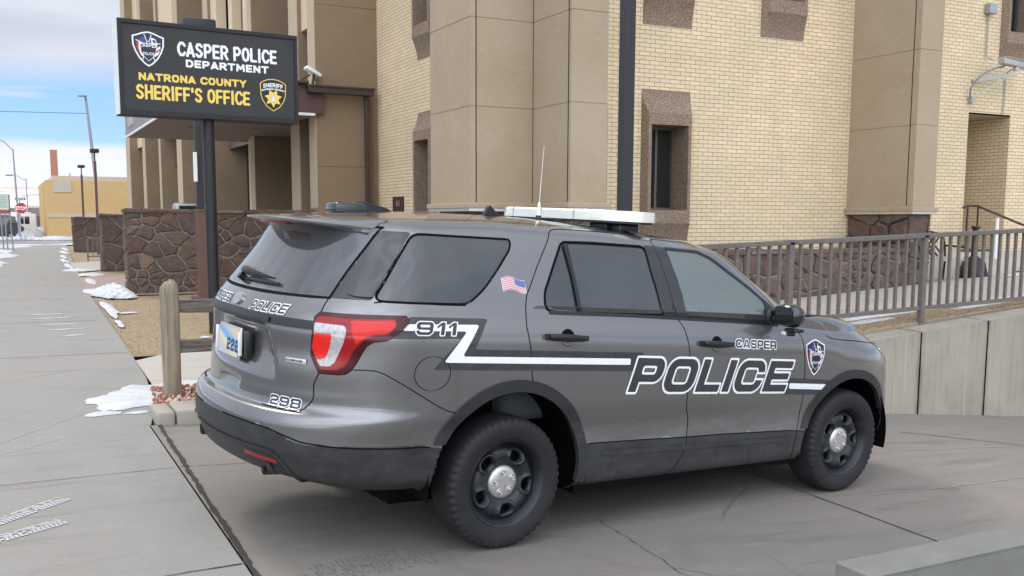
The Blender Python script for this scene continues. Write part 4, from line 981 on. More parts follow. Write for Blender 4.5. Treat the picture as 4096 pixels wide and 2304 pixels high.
# ---------------------------------------------------------------- shield emblem (used on the car and on the sign)
def shield(w,h,tip=.42):
    """outline, origin at centre, unit scale w x h"""
    pts=[(-.5,.36),(-.36,.40),(-.18,.465),(0,.5),(.18,.465),(.36,.40),(.5,.36),(.49,.10),(.42,-.08),(.30,-.27),(.14,-.42),(0,-.5),(-.14,-.42),(-.30,-.27),(-.42,-.08),(-.49,.10)]
    return [(a*w,b*h) for a,b in pts]
def emblem(bvh,frame,cx,cz,w,h,parent,off,step,flip=False,sl=0,hs=1):
    sx=-1 if flip else 1
    def loc(q): 
        a=(q[:,0]-cx)*sx; return np.stack([a,q[:,1]-cz-sl*a],1)
    bnd=(cx-w*.6,cx+w*.6,cz-h*.6,cz+h*.6)
    P0=shield(w,h)
    lay=[0]
    def put(nm,F,mat,st=step):
        lay[0]+=1; patch(nm,bvh,frame,lambda q: F(loc(q)),*bnd,st,off+.0006*lay[0]*hs,mat,parent)
    put('emblem_border',lambda q: sd_poly(q,P0),M['white_decal'])
    put('emblem_field',lambda q: sd_poly(q,P0)+w*.045,M['navy'])
    def arcband(x0,r0,r1,sgn,z0,z1): # hanging flag cloth
        return lambda q: mx(mx(np.hypot(q[:,0]*sgn-x0,q[:,1]*w/h*1.0+.02*w)-r1,-(np.hypot(q[:,0]*sgn-x0,q[:,1]*w/h+.02*w)-r0)),mx(z0*h-q[:,1],q[:,1]-z1*h))
    put('emblem_cloth',lambda q: mx(sd_poly(q,[(-.37*w,.22*h),(-.22*w,.25*h),(-.20*w,-.20*h),(-.30*w,-.12*h),(-.37*w,.05*h)]),-9+0*q[:,0]),M['bred'])
    put('emblem_cloth',lambda q: sd_poly(q,[(-.29*w,.20*h),(-.17*w,.22*h),(-.15*w,-.24*h),(-.24*w,-.18*h),(-.30*w,.02*h)]),M['white_decal'])
    put('emblem_cloth',lambda q: sd_poly(q,[(.18*w,-.22*h),(.20*w,-.04*h),(.37*w,.12*h),(.38*w,.02*h),(.30*w,-.14*h)]),M['white_decal'])
    put('emblem_cloth',lambda q: sd_poly(q,[(.18*w,-.14*h),(.20*w,-.07*h),(.37*w,.04*h),(.36*w,-.02*h)]),M['bred'])
    put('emblem_flag',lambda q: sd_poly(q,[(-.30*w,.20*h),(-.11*w,.15*h),(-.08*w,.33*h),(-.22*w,.33*h)]),M['bblue'])
    put('emblem_flag',lambda q: sd_poly(q,[(.08*w,.33*h),(.11*w,.15*h),(.30*w,.14*h),(.22*w,.30*h)]),M['white_decal'])
    put('emblem_flag',lambda q: sd_poly(q,[(.13*w,.27*h),(.15*w,.19*h),(.26*w,.17*h),(.20*w,.27*h)]),M['navy'])
    put('emblem_pole',lambda q: mn(mn(sd_line(q,[(-.12*w,.40*h),(.20*w,-.34*h)],.012*w),sd_line(q,[(.10*w,.40*h),(-.20*w,-.34*h)],.012*w)),mn(sd_line(q,[(-.38*w,.24*h),(-.10*w,.13*h)],.012*w),sd_line(q,[(.38*w,.18*h),(.10*w,.13*h)],.012*w))),M['white_decal'])
    sh=lambda k:[(a*k,b*k-.03*h) for a,b in [(-.26*w,.16*h),(-.10*w,.18*h),(0,.24*h),(.10*w,.18*h),(.26*w,.16*h),(.22*w,-.06*h),(.12*w,-.20*h),(0,-.30*h),(-.12*w,-.20*h),(-.22*w,-.06*h)]]
    put('emblem_shield_edge',lambda q: sd_poly(q,sh(1.06)),M['white_decal'])
    put('emblem_shield',lambda q: sd_poly(q,sh(1.0)),M['navy'])
    F1,w1=text_field('CASPER',0,0,w*.115,0,0,.13,.58,t=.24,hb=.2); F2,w2=text_field('POLICE',0,0,w*.085,0,0,.13,.58,t=.24,hb=.2)
    put('emblem_text',lambda q: mn(F1(np.stack([q[:,0]+w1/2,q[:,1]-.06*h+ .5*(q[:,0]**2)/w],1)),F2(np.stack([q[:,0]+w2/2,q[:,1]+.17*h],1))),M['white_decal'],step*.6)
emblem(BV,'S',2.440,.976,.190,.242,body,.0012,.0035,sl=-.03)
# ---------------------------------------------------------------- materials of the place
def mk_concrete(name,base=(.36,.345,.31),warm=(.40,.34,.30),cool=(.27,.29,.27),streak=(1,1,1),scale=1.,crack=.6,wet=.0):
    t=NT(name); v=t.coord(); big=t.noise(t.map(v,tuple(.45*scale*s for s in streak)),1.,5,.6,.6); mid=t.noise(t.map(v,tuple(2.2*scale*s for s in streak)),1.,6,.65,.3)
    fine=t.noise(v,90,4,.75); grit=t.noise(v,320,2,.6)
    c=t.mix(t.ramp(big,[(.38,0.),(.62,1.)]),cool,warm); c=t.mix(t.ramp(mid,[(.3,.75),(.75,.0)]),c,base)
    c=t.mix(t.ramp(fine,[(.3,.22),(.6,0.)]),c,tuple(x*.55 for x in base))
    c=t.mix(t.ramp(grit,[(.60,0.),(.80,.25)]),c,(.40,.375,.33))
    st=t.noise(t.map(v,(1.3*scale,1.3*scale,1),(3,1,0)),1.,4,.5,.8); c=t.mix(t.ramp(st,[(.63,0.),(.74,.38)]),c,tuple(x*.62 for x in base))
    sp=t.vor(v,7*scale,out=0); c=t.mix(t.ramp(sp,[(.0,.55),(.035,.0)]),c,(.06,.055,.05))
    wsp=t.noise(t.map(v,(.35,2.2,1),(0,0,0),(0,0,-.13)),3.2*scale,8,.78,.5); c=t.mix(t.ramp(wsp,[(.56,0.),(.70,.42)]),c,(.34,.315,.27)); dks=t.noise(t.map(v,(.3,1.8,1),(7,3,0),(0,0,-.13)),2.6*scale,7,.72,.5); c=t.mix(t.ramp(dks,[(.54,0.),(.68,.55)]),c,tuple(x*.5 for x in base)); grn=t.vor(v,420,out=1); gb=t.n('ShaderNodeRGBToBW'); t.l(grn,gb.inputs[0]); c=t.mix(t.ramp(gb.outputs[0],[(.25,.28),(.45,0.)]),c,tuple(x*.45 for x in base)); c=t.mix(t.ramp(gb.outputs[0],[(.62,0.),(.8,.22)]),c,(.38,.355,.31))
    if crack:
        n=t.noisec(v,1.8,4); q=t.mix(.16,v,n); e=t.vor(q,.33*scale,'DISTANCE_TO_EDGE',1,0); br=t.noise(v,.8,3,.5)
        k=t.math('MULTIPLY',t.ramp(e,[(.0,1.),(.0022,0.)]),t.ramp(br,[(.48,0.),(.56,1.)])); c=t.mix(t.math('MULTIPLY',k,crack),c,(.07,.065,.06))
    t.set(Base_Color=c,Roughness=t.ramp(big,[(.3,.62),(.7,.85)]),Specular_IOR_Level=.4)
    h=t.math('ADD',t.math('MULTIPLY',fine,.6),t.math('MULTIPLY',grit,.3)); t.bump(h,.35,.004); return t.m
M['drive']=mk_concrete('driveway_concrete',(.235,.215,.182),(.25,.208,.172),(.15,.155,.13),(.5,1.5,1),1.)
M['walk']=mk_concrete('sidewalk_concrete',(.285,.275,.245),(.29,.255,.22),(.20,.21,.19),(1.3,.5,1),1.)
M['path']=mk_concrete('path_concrete',(.46,.42,.36),(.47,.41,.34),(.40,.38,.33),(1,1,1),1.2,.3)
M['redwalk']=mk_concrete('red_concrete',(.36,.26,.22),(.38,.25,.20),(.32,.24,.21),(1,1,1),1.5,.2)
def mk_retaining():
    t=NT('retaining_concrete'); v=t.coord(); x=t.sep(v)[0]; z=t.sep(v)[2]
    big=t.noise(v,1.4,5,.6); c=t.mix(t.ramp(big,[(.35,0.),(.65,1.)]),(.29,.265,.20),(.37,.34,.265))
    stv=t.noise(t.map(v,(17,17,.8)),1.2,7,.72,.4); c=t.mix(t.ramp(stv,[(.50,0.),(.70,.50)]),c,(.17,.155,.12))
    st2=t.noise(t.map(v,(14,14,.3),(4,0,1)),1.,5,.6); c=t.mix(t.ramp(st2,[(.60,0.),(.72,.5)]),c,(.46,.44,.37))
    rust=t.math('ABSOLUTE',t.math('SUBTRACT',x,8.66)); rust2=t.math('ABSOLUTE',t.math('SUBTRACT',x,9.70)); n=t.noise(t.map(v,(8,8,2)),1.5,4,.6)
    r=t.math('MULTIPLY',t.ramp(rust,[(.0,1.),(.07,0.)]),t.ramp(n,[(.35,.2),(.6,1.)])); c=t.mix(t.math('MULTIPLY',r,.85),c,(.13,.075,.04))
    r2=t.math('MULTIPLY',t.ramp(rust2,[(.0,1.),(.05,0.)]),t.ramp(n,[(.4,.1),(.6,.8)])); c=t.mix(r2,c,(.08,.07,.06))
    pit=t.vor(v,9,out=0); c=t.mix(t.ramp(pit,[(.0,.9),(.07,0.)]),c,(.05,.045,.04)); fine=t.noise(v,70,4,.7); c=t.mix(t.ramp(fine,[(.3,.3),(.6,0.)]),c,(.14,.13,.11))
    t.set(Base_Color=c,Roughness=.88); t.bump(t.math('ADD',fine,t.math('MULTIPLY',pit,.8)),.5,.006); return t.m
M['retain']=mk_retaining()
def mk_brick(name,ax):
    t=NT(name); v=t.coord('Object'); s=t.sep(v); cb=t.n('ShaderNodeCombineXYZ'); t.l(s[ax],cb.inputs[0]); t.l(s[2],cb.inputs[1])
    b=t.n('ShaderNodeTexBrick'); t.l(cb.outputs[0],b.inputs[0]); b.offset=.5; b.inputs['Scale'].default_value=1; b.inputs['Brick Width'].default_value=.2032; b.inputs['Row Height'].default_value=.0677; b.inputs['Mortar Size'].default_value=.0048; b.inputs['Mortar Smooth'].default_value=.25; b.inputs['Bias'].default_value=0
    b.inputs['Color1'].default_value=(.80,.64,.42,1); b.inputs['Color2'].default_value=(.70,.55,.35,1); b.inputs['Mortar'].default_value=(.24,.175,.10,1)
    wash=t.noise(t.map(v,(1,1,1.6)),.9,4,.6); c=t.mix(t.ramp(wash,[(.35,0.),(.65,.55)]),b.outputs[0],(.56,.50,.31)); c2=t.mix(t.ramp(t.noise(v,2.3,4,.6),[(.5,0.),(.8,.35)]),c,(.72,.55,.42))
    m=t.mix(b.outputs[1],c2,(.235,.17,.10)); n=t.noise(v,120,3,.7); m=t.mix(t.ramp(n,[(.3,.16),(.6,0.)]),m,(.35,.28,.17))
    soot=t.noise(t.map(v,(3,3,.35)),1.3,5,.6); m=t.mix(t.ramp(soot,[(.56,0.),(.78,.22)]),m,(.30,.25,.17))
    t.set(Base_Color=m,Roughness=.8,Specular_IOR_Level=.3); h=t.math('SUBTRACT',t.math('MULTIPLY',n,.08),b.outputs[1]); t.bump(h,.4,.004); return t.m
M['brick_a']=mk_brick('cream_brick_front',0); M['brick_b']=mk_brick('cream_brick_side',1)
def mk_stucco(name,a,b,c_,sc=1.):
    t=NT(name); v=t.coord(); big=t.noise(v,.8*sc,5,.6,.8); tr=t.noise(t.map(v,(1,1,1.5)),3.2*sc,6,.68,1.6); c=t.mix(t.ramp(big,[(.35,0.),(.65,1.)]),a,b); c=t.mix(t.ramp(tr,[(.52,0.),(.70,.6)]),c,c_)
    ve=t.noise(t.map(v,(1,1,1),(5,2,0)),6*sc,8,.75,2.2); c=t.mix(t.ramp(ve,[(.485,0.),(.50,.30),(.515,0.)]),c,tuple(x*.6 for x in a))
    f=t.noise(v,150,3,.7); c=t.mix(t.ramp(f,[(.35,.2),(.6,0.)]),c,tuple(x*.6 for x in a)); t.set(Base_Color=c,Roughness=.85,Specular_IOR_Level=.3); t.bump(t.math('ADD',t.math('MULTIPLY',tr,.8),t.math('MULTIPLY',f,.25)),.35,.01); return t.m
M['stucco']=mk_stucco('tan_stucco',(.36,.285,.185),(.40,.325,.225),(.43,.345,.265))
M['stucco_d']=mk_stucco('brown_stucco',(.25,.185,.115),(.28,.20,.13),(.30,.19,.135))
M['precast']=mk_stucco('cream_precast',(.62,.50,.33),(.66,.54,.37),(.58,.46,.30))
def mk_aggregate():
    t=NT('exposed_aggregate'); v=t.coord(); c1=t.vor(v,95,out=1); g=t.n('ShaderNodeRGBToBW'); t.l(c1,g.inputs[0]); d=t.vor(v,95,out=0); n=t.noise(v,2.5,4,.6)
    c=t.ramp(g.outputs[0],[(.15,(.12,.085,.055)),(.4,(.22,.165,.115)),(.6,(.30,.225,.155)),(.85,(.42,.33,.23))]); c=t.mix(t.ramp(n,[(.4,0.),(.7,.4)]),c,(.24,.155,.125)); t.set(Base_Color=c,Roughness=.9); t.bump(d,.8,.008); return t.m
M['agg']=mk_aggregate()
def mk_stone():
    t=NT('flagstone'); v=t.coord(); gi=t.n('ShaderNodeNewGeometry'); r=gi.outputs['Random Per Island']
    c=t.ramp(r,[(0.,(.070,.044,.034)),(.18,(.095,.056,.042)),(.36,(.058,.042,.036)),(.5,(.12,.072,.050)),(.62,(.075,.060,.050)),(.75,(.09,.048,.038)),(.86,(.16,.10,.062)),(.95,(.07,.07,.062)),(1.,(.20,.14,.09))],'LINEAR')
    n=t.noise(v,9,6,.7,.5); c=t.mix(t.ramp(n,[(.42,0.),(.72,.6)]),c,(.20,.13,.095)); n2=t.noise(t.map(v,(1,1,3)),16,5,.7); c=t.mix(t.ramp(n2,[(.3,.45),(.55,0.)]),c,(.055,.035,.03)); ru=t.noise(v,4,3,.5); c=t.mix(t.ramp(ru,[(.62,0.),(.75,.45)]),c,(.24,.11,.05))
    t.set(Base_Color=c,Roughness=.82); t.bump(t.math('ADD',n,t.math('MULTIPLY',n2,.6)),.7,.02); return t.m
M['stone']=mk_stone(); M['mortar']=plain('mortar',(.25,.22,.175),.95,vary=.25,scale=30,bump=.5)
def mk_wood():
    t=NT('weathered_wood'); v=t.coord(); g=t.noise(t.map(v,(34,34,1.3)),1.2,7,.7,.5); c=t.ramp(g,[(.28,(.10,.085,.065)),(.48,(.25,.205,.145)),(.62,(.34,.27,.18)),(.8,(.46,.39,.28))]); st=t.noise(t.map(v,(3,3,.8)),2.2,5,.6); c=t.mix(t.ramp(st,[(.5,0.),(.68,.65)]),c,(.13,.115,.085))
    gr=t.noise(v,5,4,.6); c=t.mix(t.ramp(gr,[(.55,0.),(.7,.35)]),c,(.22,.21,.10)); t.set(Base_Color=c,Roughness=.88); t.bump(g,.9,.012); return t.m
M['wood']=mk_wood()
def mk_woodrail():
    t=NT('dark_weathered_wood'); v=t.coord(); g=t.noise(t.map(v,(1.4,30,34)),1.2,7,.7,.4); c=t.ramp(g,[(.3,(.04,.035,.03)),(.5,(.13,.11,.09)),(.7,(.26,.23,.19))]); t.set(Base_Color=c,Roughness=.9); t.bump(g,.9,.012); return t.m
M['woodrail']=mk_woodrail()
def mk_grass():
    t=NT('dry_grass'); v=t.coord(); n=t.noise(t.map(v,(1,1,1)),26,6,.75,.8); b=t.noise(v,2.2,4,.6); c=t.ramp(n,[(.3,(.16,.11,.060)),(.5,(.33,.245,.145)),(.7,(.48,.38,.25))]); c=t.mix(t.ramp(b,[(.4,0.),(.7,.4)]),c,(.24,.17,.10)); t.set(Base_Color=c,Roughness=.95); t.bump(n,.8,.02); return t.m
M['grass']=mk_grass()
def mk_snow():
    t=NT('old_snow'); v=t.coord(); n=t.noise(v,20,5,.7); b=t.noise(v,3,4,.6); c=t.mix(t.ramp(b,[(.35,0.),(.7,.7)]),(.58,.59,.60),(.38,.37,.35)); t.set(Base_Color=c,Roughness=.75,Subsurface_Weight=.0); t.bump(n,.6,.02); return t.m
M['snow']=mk_snow()
M['asphalt']=plain('asphalt',(.085,.083,.08),.9,vary=.25,scale=14,bump=.4)
M['roadgrey']=plain('worn_road',(.22,.21,.20),.9,vary=.2,scale=3,bump=.2)
M['bronze']=plain('bronze_paint',(.105,.082,.066),.5,vary=.12,scale=12)
M['railpaint']=plain('brown_grey_rail',(.135,.115,.098),.5,vary=.18,scale=18,bump=.1)
M['brownpole']=plain('brown_pole',(.115,.062,.045),.5,vary=.12,scale=10)
M['darkpole']=plain('dark_pole',(.022,.022,.025),.6,vary=.1,scale=8)
M['blackpole']=plain('black_pole',(.006,.006,.007),.5,vary=.1,scale=8)
M['signface']=plain('sign_face',(.026,.025,.024),.6,vary=.03,scale=3); M['signframe']=plain('sign_frame',(.006,.006,.007),.55)
M['signwhite']=plain('sign_white',(.80,.82,.82),.45); M['signyellow']=plain('sign_yellow',(.80,.56,.10),.45)
M['maroon']=plain('maroon_fascia',(.085,.045,.042),.55,vary=.15,scale=5); M['brownmetal']=plain('brown_gutter',(.045,.030,.024),.45,vary=.2,scale=10)
M['soffit']=plain('soffit_paint',(.30,.26,.23),.8,vary=.08,scale=6); M['fasciagrey']=plain('fascia_grey',(.25,.23,.215),.7,vary=.1,scale=6)
M['galv']=plain('galvanised',(.36,.38,.40),.45,metal=.5,vary=.12,scale=20); M['lampgrey']=plain('lamp_grey',(.27,.28,.31),.5,metal=.3)
M['winglass']=None
def mk_win():
    t=NT('window_glass'); v=t.coord(); n=t.noise(v,3,3,.5); t.set(Base_Color=(.012,.016,.015,1),Roughness=.03,Specular_IOR_Level=.9,Coat_Weight=.6,Coat_Roughness=.01); b=t.n('ShaderNodeBump'); t.l(n,b.inputs['Height']); b.inputs['Strength'].default_value=.05; b.inputs['Distance'].default_value=.02; t.l(b.outputs[0],t.b.inputs['Normal']); return t.m
M['winglass']=mk_win(); M['dark']=plain('dark_interior',(.012,.011,.010),.8)
M['ochre']=mk_stucco('ochre_wall',(.56,.38,.17),(.60,.41,.19),(.62,.45,.22),.8); M['ochre_d']=plain('tan_parapet',(.52,.43,.32),.85,vary=.05,scale=4)
M['redbrick']=plain('red_brick_far',(.36,.17,.12),.9,vary=.15,scale=6)
def mk_hill():
    t=NT('snowy_hill'); v=t.coord(); n=t.noise(t.map(v,(1,1,4)),.035,7,.7,.6); z=t.sep(v)[2]; c=t.ramp(n,[(.40,(.72,.70,.72)),(.52,(.60,.55,.52)),(.62,(.42,.33,.26))]); c=t.mix(t.ramp(t.math('DIVIDE',z,20.),[(.80,0.),(.95,1.)]),c,(.50,.36,.24)); t.set(Base_Color=c,Roughness=.95); return t.m
M['hill']=mk_hill()
M['vanpaint']=plain('van_dark_green',(.035,.042,.040),.35,coat=.7,vary=.15,scale=6); M['buswhite']=plain('bus_white',(.72,.72,.72),.4,coat=.5)
M['signred']=plain('stop_red',(.48,.02,.03),.45); M['signgreen']=plain('street_green',(.01,.16,.11),.45); M['boardgreen']=plain('board_pale',(.48,.58,.50),.6,vary=.06,scale=4)
M['gravel']=None
# ---------------------------------------------------------------- ground
ZS0=-.0397; G1=-.04463324; DZ0=.0058512647
def gz(b): return ZS0+.015*b if b<21 else ZS0+.315+.0019*(b-21)
def dz(a,b):
    z=DZ0+G1*a+.015*b
    if a>8.2: z-=.055*(min(a,14)-8.2)*smooth(min(1,max(0,(b-3)/4.)))*1.0
    return z
def sheet(name,poly,zf,mat,kind='structure',step=None,dzo=0,**k):
    """flat-ish ground sheet over polygon, height from zf"""
    P=np.array(poly); x0,y0=P.min(0); x1,y1=P.max(0); st=step or max((x1-x0),(y1-y0))/24
    nu=max(2,int((x1-x0)/st)+1); nv=max(2,int((y1-y0)/st)+1); us=np.linspace(x0,x1,nu); vs=np.linspace(y0,y1,nv); U,V=np.meshgrid(us,vs,indexing='ij')
    F=sd_poly(np.stack([U.ravel(),V.ravel()],1),poly).reshape(nu,nv); V2,Pp=marching(F-1e-6,us,vs)
    return mesh(name,[(u,v,zf(u,v)+dzo) for u,v in V2],Pp,mat,smooth=True,kind=kind,**k)
sheet('terrain',[(-400,-200),(900,-200),(900,900),(-400,900)],lambda a,b:-.75+(0 if b<30 else min(1.0,(b-30)*.02)),plain('dusty_ground',(.30,.255,.20),.95,vary=.2,scale=.3),step=20)
sheet('driveway',[(1.02,-6),(16,-6),(16,7.42),(8.0,7.42),(5.0,8.42),(1.02,8.42)],dz,M['drive'],step=.4)
sheet('sidewalk',[(-2.2,-6),(1.02,-6),(1.02,8.4),(1.09,8.7),(1.28,10.6),(1.34,12.5),(1.54,21.4),(2.6,45),(3.6,66.6),(-2.2,60.6)],lambda a,b:gz(b),M['walk'],step=.6)
sheet('street_near',[(-40,-40),(60,-40),(60,-6),(-2.2,-6),(-2.2,62),(-40,62)],lambda a,b:gz(b)-.13,M['asphalt'],step=4)
sheet('street_cross',[(-60,61.5),(80,61.5),(80,74.5),(-60,74.5)],lambda a,b:gz(b)-.02,M['roadgrey'],step=4)
sheet('far_lot',[(-60,74.5),(80,74.5),(80,160),(-60,160)],lambda a,b:gz(b)-.005,M['roadgrey'],step=6)
cw=MB()
for k,(b0,b1) in enumerate(((64.2,65.0),(68.6,69.4))): cw.add([(1.5,b0,gz(b0)-.012),(4.4,b0,gz(b0)-.012),(4.4,b1,gz(b1)-.012),(1.5,b1,gz(b1)-.012)],[(0,1,2,3)])
cw.build('crosswalk_lines',plain('road_white',(.62,.61,.59),.8),kind='structure')
# planting ground between the pavement and the building
sheet('lawn',[(1.34,12.5),(5.2,12.5),(5.2,21.3),(1.54,21.3)],lambda a,b:gz(b)-.02,M['grass'],step=.5)
sheet('entry_path',[(1.28,10.0),(5.2,10.0),(5.2,12.5),(1.34,12.5)],lambda a,b:gz(b)-.004,M['path'],step=.4)
sheet('far_lawn',[(1.6,23.6),(6.4,23.6),(6.4,60),(3.2,60),(2.4,40)],lambda a,b:gz(b)-.02,M['grass'],step=1)
sheet('red_path',[(1.52,20.8),(6.4,20.8),(6.4,28.0),(1.75,28.0)],lambda a,b:gz(b)+.004,M['redwalk'],step=.6)
sheet('side_path',[(1.9,31),(6.4,31),(6.4,37.5),(2.1,37.5)],lambda a,b:gz(b)+.006,M['path'],step=1)
# joints in the paving
JM=plain('joint_dirt',(.035,.030,.025),.95,vary=.4,scale=40,bump=.6)
def groove(name,pts,w,zf,mat=None,off=.004,jit=0):
    m=MB(); V=[]
    n=len(pts)
    for i,(a,b) in enumerate(pts):
        p=np.array(pts[max(0,i-1)]);q=np.array(pts[min(n-1,i+1)]); d=(q-p)/np.linalg.norm(q-p); nn=np.array([-d[1],d[0]])
        ww=w*(1+jit*(rng.random()-.5)); 
        for s_ in (-1,1): e=np.array((a,b))+nn*s_*ww/2; V.append((e[0],e[1],zf(*e)+off))
    m.add(V,[(2*i,2*i+1,2*i+3,2*i+2) for i in range(n-1)]); return m.build(name,mat or JM,fix=False,kind='structure')
def wander(p,q,n,j):
    p=np.array(p);q=np.array(q); out=[]; o=0
    d=(q-p)/np.linalg.norm(q-p); nn=np.array([-d[1],d[0]])
    for i in range(n+1): o=o*.7+(rng.random()-.5)*j; out.append(tuple(p+(q-p)*i/n+nn*o))
    return out
zd=lambda a,b: dz(a,b); zsw=lambda a,b: gz(b)
groove('paving_joint',wander((1.085,8.40),(1.0,2.6),90,.006),.030,lambda a,b:max(dz(a,b),gz(b)),jit=.9)
groove('paving_joint',wander((4.97,7.4),(4.85,1.0),60,.006),.012,zd,jit=.5)
groove('paving_joint',wander((1.0,4.91),(-1.5,4.80),40,.01),.010,zsw,jit=.8)
groove('paving_joint',wander((-2,6.96),(1.0,6.97),50,.01),.006,zsw,jit=.8); groove('paving_joint',wander((7.5,6.6),(9.6,4.4),40,.01),.012,zd)
groove('paving_joint',wander((1.02,6.97),(2.6,6.95),40,.01),.006,zd,jit=.8)
groove('paving_joint',[(-2,12.86),(1.34,12.76)],.012,zsw)
for b in (16.5,20.5,24.5,28.5,33,38,44): groove('paving_joint',[(-2,b),(1.4+(b-20)*.03,b)],.012,zsw)
groove('paving_crack',wander((3.16,5.05),(3.0,3.2),50,.02),.004,zd,jit=.9); groove('paving_crack',wander((3.05,4.1),(4.6,2.9),50,.05),.0035,zd,jit=.9)
groove('paving_crack',wander((2.0,6.1),(2.7,5.2),40,.03),.003,zd,jit=.9)
for p,q in (((-.4,7.75),(.55,9.1)),((-.4,7.55),(.35,8.2))): groove('salt_line',wander(p,q,50,.02),.007,zsw,plain('salt',(.42,.40,.36),.9),jit=1.5)
for p,q in (((1.3,5.75),(4.6,6.2)),((1.6,7.9),(2.4,7.75)),((5.5,6.1),(9.3,5.7)),((3.2,5.0),(5.2,5.1)),((8.1,6.95),(10,6.2)),((5.2,4.9),(8.2,5.0))): groove('salt_line',wander(p,q,60,.03),.008,zd,MATS.setdefault('salt2',plain('salt_faint',(.30,.285,.25),.9)),jit=1.7)
# kerb at the head of the planting bed
kb=MB()
x=1.07
for w_ in (.155,.26,.9,.9,.9,.9):
    kb.rbox((x,8.40,gz(8.4)-.15),(x+w_-.012,8.86,gz(8.6)+.105-(.0 if w_>.2 else .008)),.02); x+=w_
kb.build('kerb',mk_concrete('kerb_concrete',(.36,.33,.27),(.38,.33,.26),(.27,.26,.21),(1,1,1),3,0),kind='structure',auto=50)
# red gravel behind the kerb
gv=MB(); gm=NT('red_gravel'); gi=gm.n('ShaderNodeNewGeometry'); gm.set(Base_Color=gm.ramp(gi.outputs['Random Per Island'],[(0,(.22,.085,.06)),(.4,(.36,.16,.11)),(.7,(.48,.28,.20)),(1,(.60,.46,.38))]),Roughness=.85)
ico=bmesh.new(); bmesh.ops.create_icosphere(ico,subdivisions=1,radius=1); IV=[v.co.copy() for v in ico.verts]; IF=[[v.index for v in f.verts] for f in ico.faces]; ico.free()
for k in range(900):
    a=1.05+rng.random()**1.3*2.2; b=8.88+rng.random()*1.05; 
    if a<1.12+.1*(b-8.9): continue
    s_=.014+.016*rng.random(); R_=Matrix.Rotation(rng.random()*6.28,3,'Z')@Matrix.Rotation(rng.random()*2,3,'X'); sc=Vector((1,.5+.5*rng.random(),.35+.35*rng.random()))
    gv.add([tuple(R_@Vector((v.x*sc.x,v.y*sc.y,v.z*sc.z))*s_*(1)+Vector((a,b,gz(b)+.035+.03*rng.random()))) for v in IV],IF)
gv.build('gravel',gm.m,fix=False,kind='stuff',label='red gravel chips in the bed behind the kerb')
sheet('gravel_bed',[(1.10,8.86),(5.2,8.86),(5.2,10.0),(1.28,10.0)],lambda a,b:gz(b)+.02,plain('gravel_base',(.20,.10,.075),.95,vary=.4,scale=60,bump=.8),step=.3)
# grass tufts
def tufts(name,n,fn,hgt,label):
    V=[];F=[]
    for k in range(n):
        p=fn()
        if p is None: continue
        a,b,z=p; an=rng.random()*6.28; h=hgt*(.5+rng.random()); le=.6+rng.random(); w_=.004+.003*rng.random(); n0=len(V)
        dx,dy=math.cos(an),math.sin(an); lx,ly=(rng.random()-.5)*h*2.2*le,(rng.random()-.5)*h*2.2*le
        V+=[(a-dx*w_,b-dy*w_,z),(a+dx*w_,b+dy*w_,z),(a+lx,b+ly,z+h*.6)]; F.append((n0,n0+1,n0+2))
    t=NT(name+'_blades'); g=t.n('ShaderNodeNewGeometry'); t.set(Base_Color=t.ramp(g.outputs['Random Per Island'],[(0,(.20,.14,.08)),(.5,(.36,.27,.17)),(1,(.52,.42,.29))]),Roughness=.8)
    return mesh(name,V,F,t.m,kind='stuff',label=label)
def _l():
    b=12.55+8.6*rng.random()**1.7; a=1.36+rng.random()*3.6; return (a,b,gz(b)-.03)
tufts('lawn_grass',26000,_l,.035,'dry yellow winter grass beside the sidewalk')
# ---------------------------------------------------------------- ramp, retaining wall, railing
def rz(a,b):
    t=(b-7.72)/(12.28-7.72); z1=.60+.062*(a-8); z2=.50+.055*(a-11.1); z=z1+(z2-z1)*t
    zc=.665+.02*(b-12.3); k=smooth((a-12.2)/2.5); return z*(1-k)+max(.63,min(z,.80))*k if a>12.2 else z
topz=lambda a: .536+.077*(a-8)
_rz0=rz
def rz(a,b):
    k=smooth(min(1,max(0,(b-7.70)/.35))); return (topz(a)+.018)*(1-k)+_rz0(a,b)*k if a<12.4 else _rz0(a,b)
rw=MB(); n=30; A_=np.linspace(3.2,12.5,n)
for i in range(n-1):
    a0_,a1_=A_[i],A_[i+1]; 
    rw.add([(a0_,7.4,-1.2),(a1_,7.4,-1.2),(a1_,7.4,topz(a1_)),(a0_,7.4,topz(a0_)),(a0_,7.73,topz(a0_)+.012),(a1_,7.73,topz(a1_)+.012),(a1_,7.73,-1.2),(a0_,7.73,-1.2)],[(0,1,2,3),(3,2,5,4),(4,5,6,7)])
V0=len(rw.V); rw.add([(3.2,7.4,-1.2),(3.2,7.73,-1.2),(3.2,7.73,topz(3.2)+.012),(3.2,7.4,topz(3.2))],[(0,1,2,3)])
rwo=rw.build('retaining_wall',M['retain'],fix=True,label='stained concrete retaining wall holding up the ramp with rusty streaks',cat='retaining wall')
jj=MB()
for xx in (8.655,9.70): jj.bx((xx-.006,7.392,-.6),(xx+.006,7.401,topz(xx)-.004))
jj.build('wall_joint',M['gap'],rwo)
sheet('ramp_path',[(3.2,7.70),(22,7.70),(22,13.75),(3.2,13.75)],rz,M['path'],step=.35)
sheet('ramp_grass',[(3.2,7.725),(16,7.725),(16,8.35),(3.2,8.35)],lambda a,b:rz(a,b)+.006+.02*min(1,max(0,(b-7.74)*8)),M['grass'],step=.15)
def _r(): a=5+7*rng.random(); b=7.76+.62*rng.random(); return (a,b,rz(a,b)+.01)
tufts('ramp_grass_blades',9000,_r,.035,'dry grass strip along the top of the retaining wall')
for b in (9.6,11.2): groove('path_joint',[(6,b),(16,b)],.01,rz)
for a in (9.8,11.3,12.8,14.3): groove('path_joint',[(a,8.4),(a,12.2)],.01,rz)
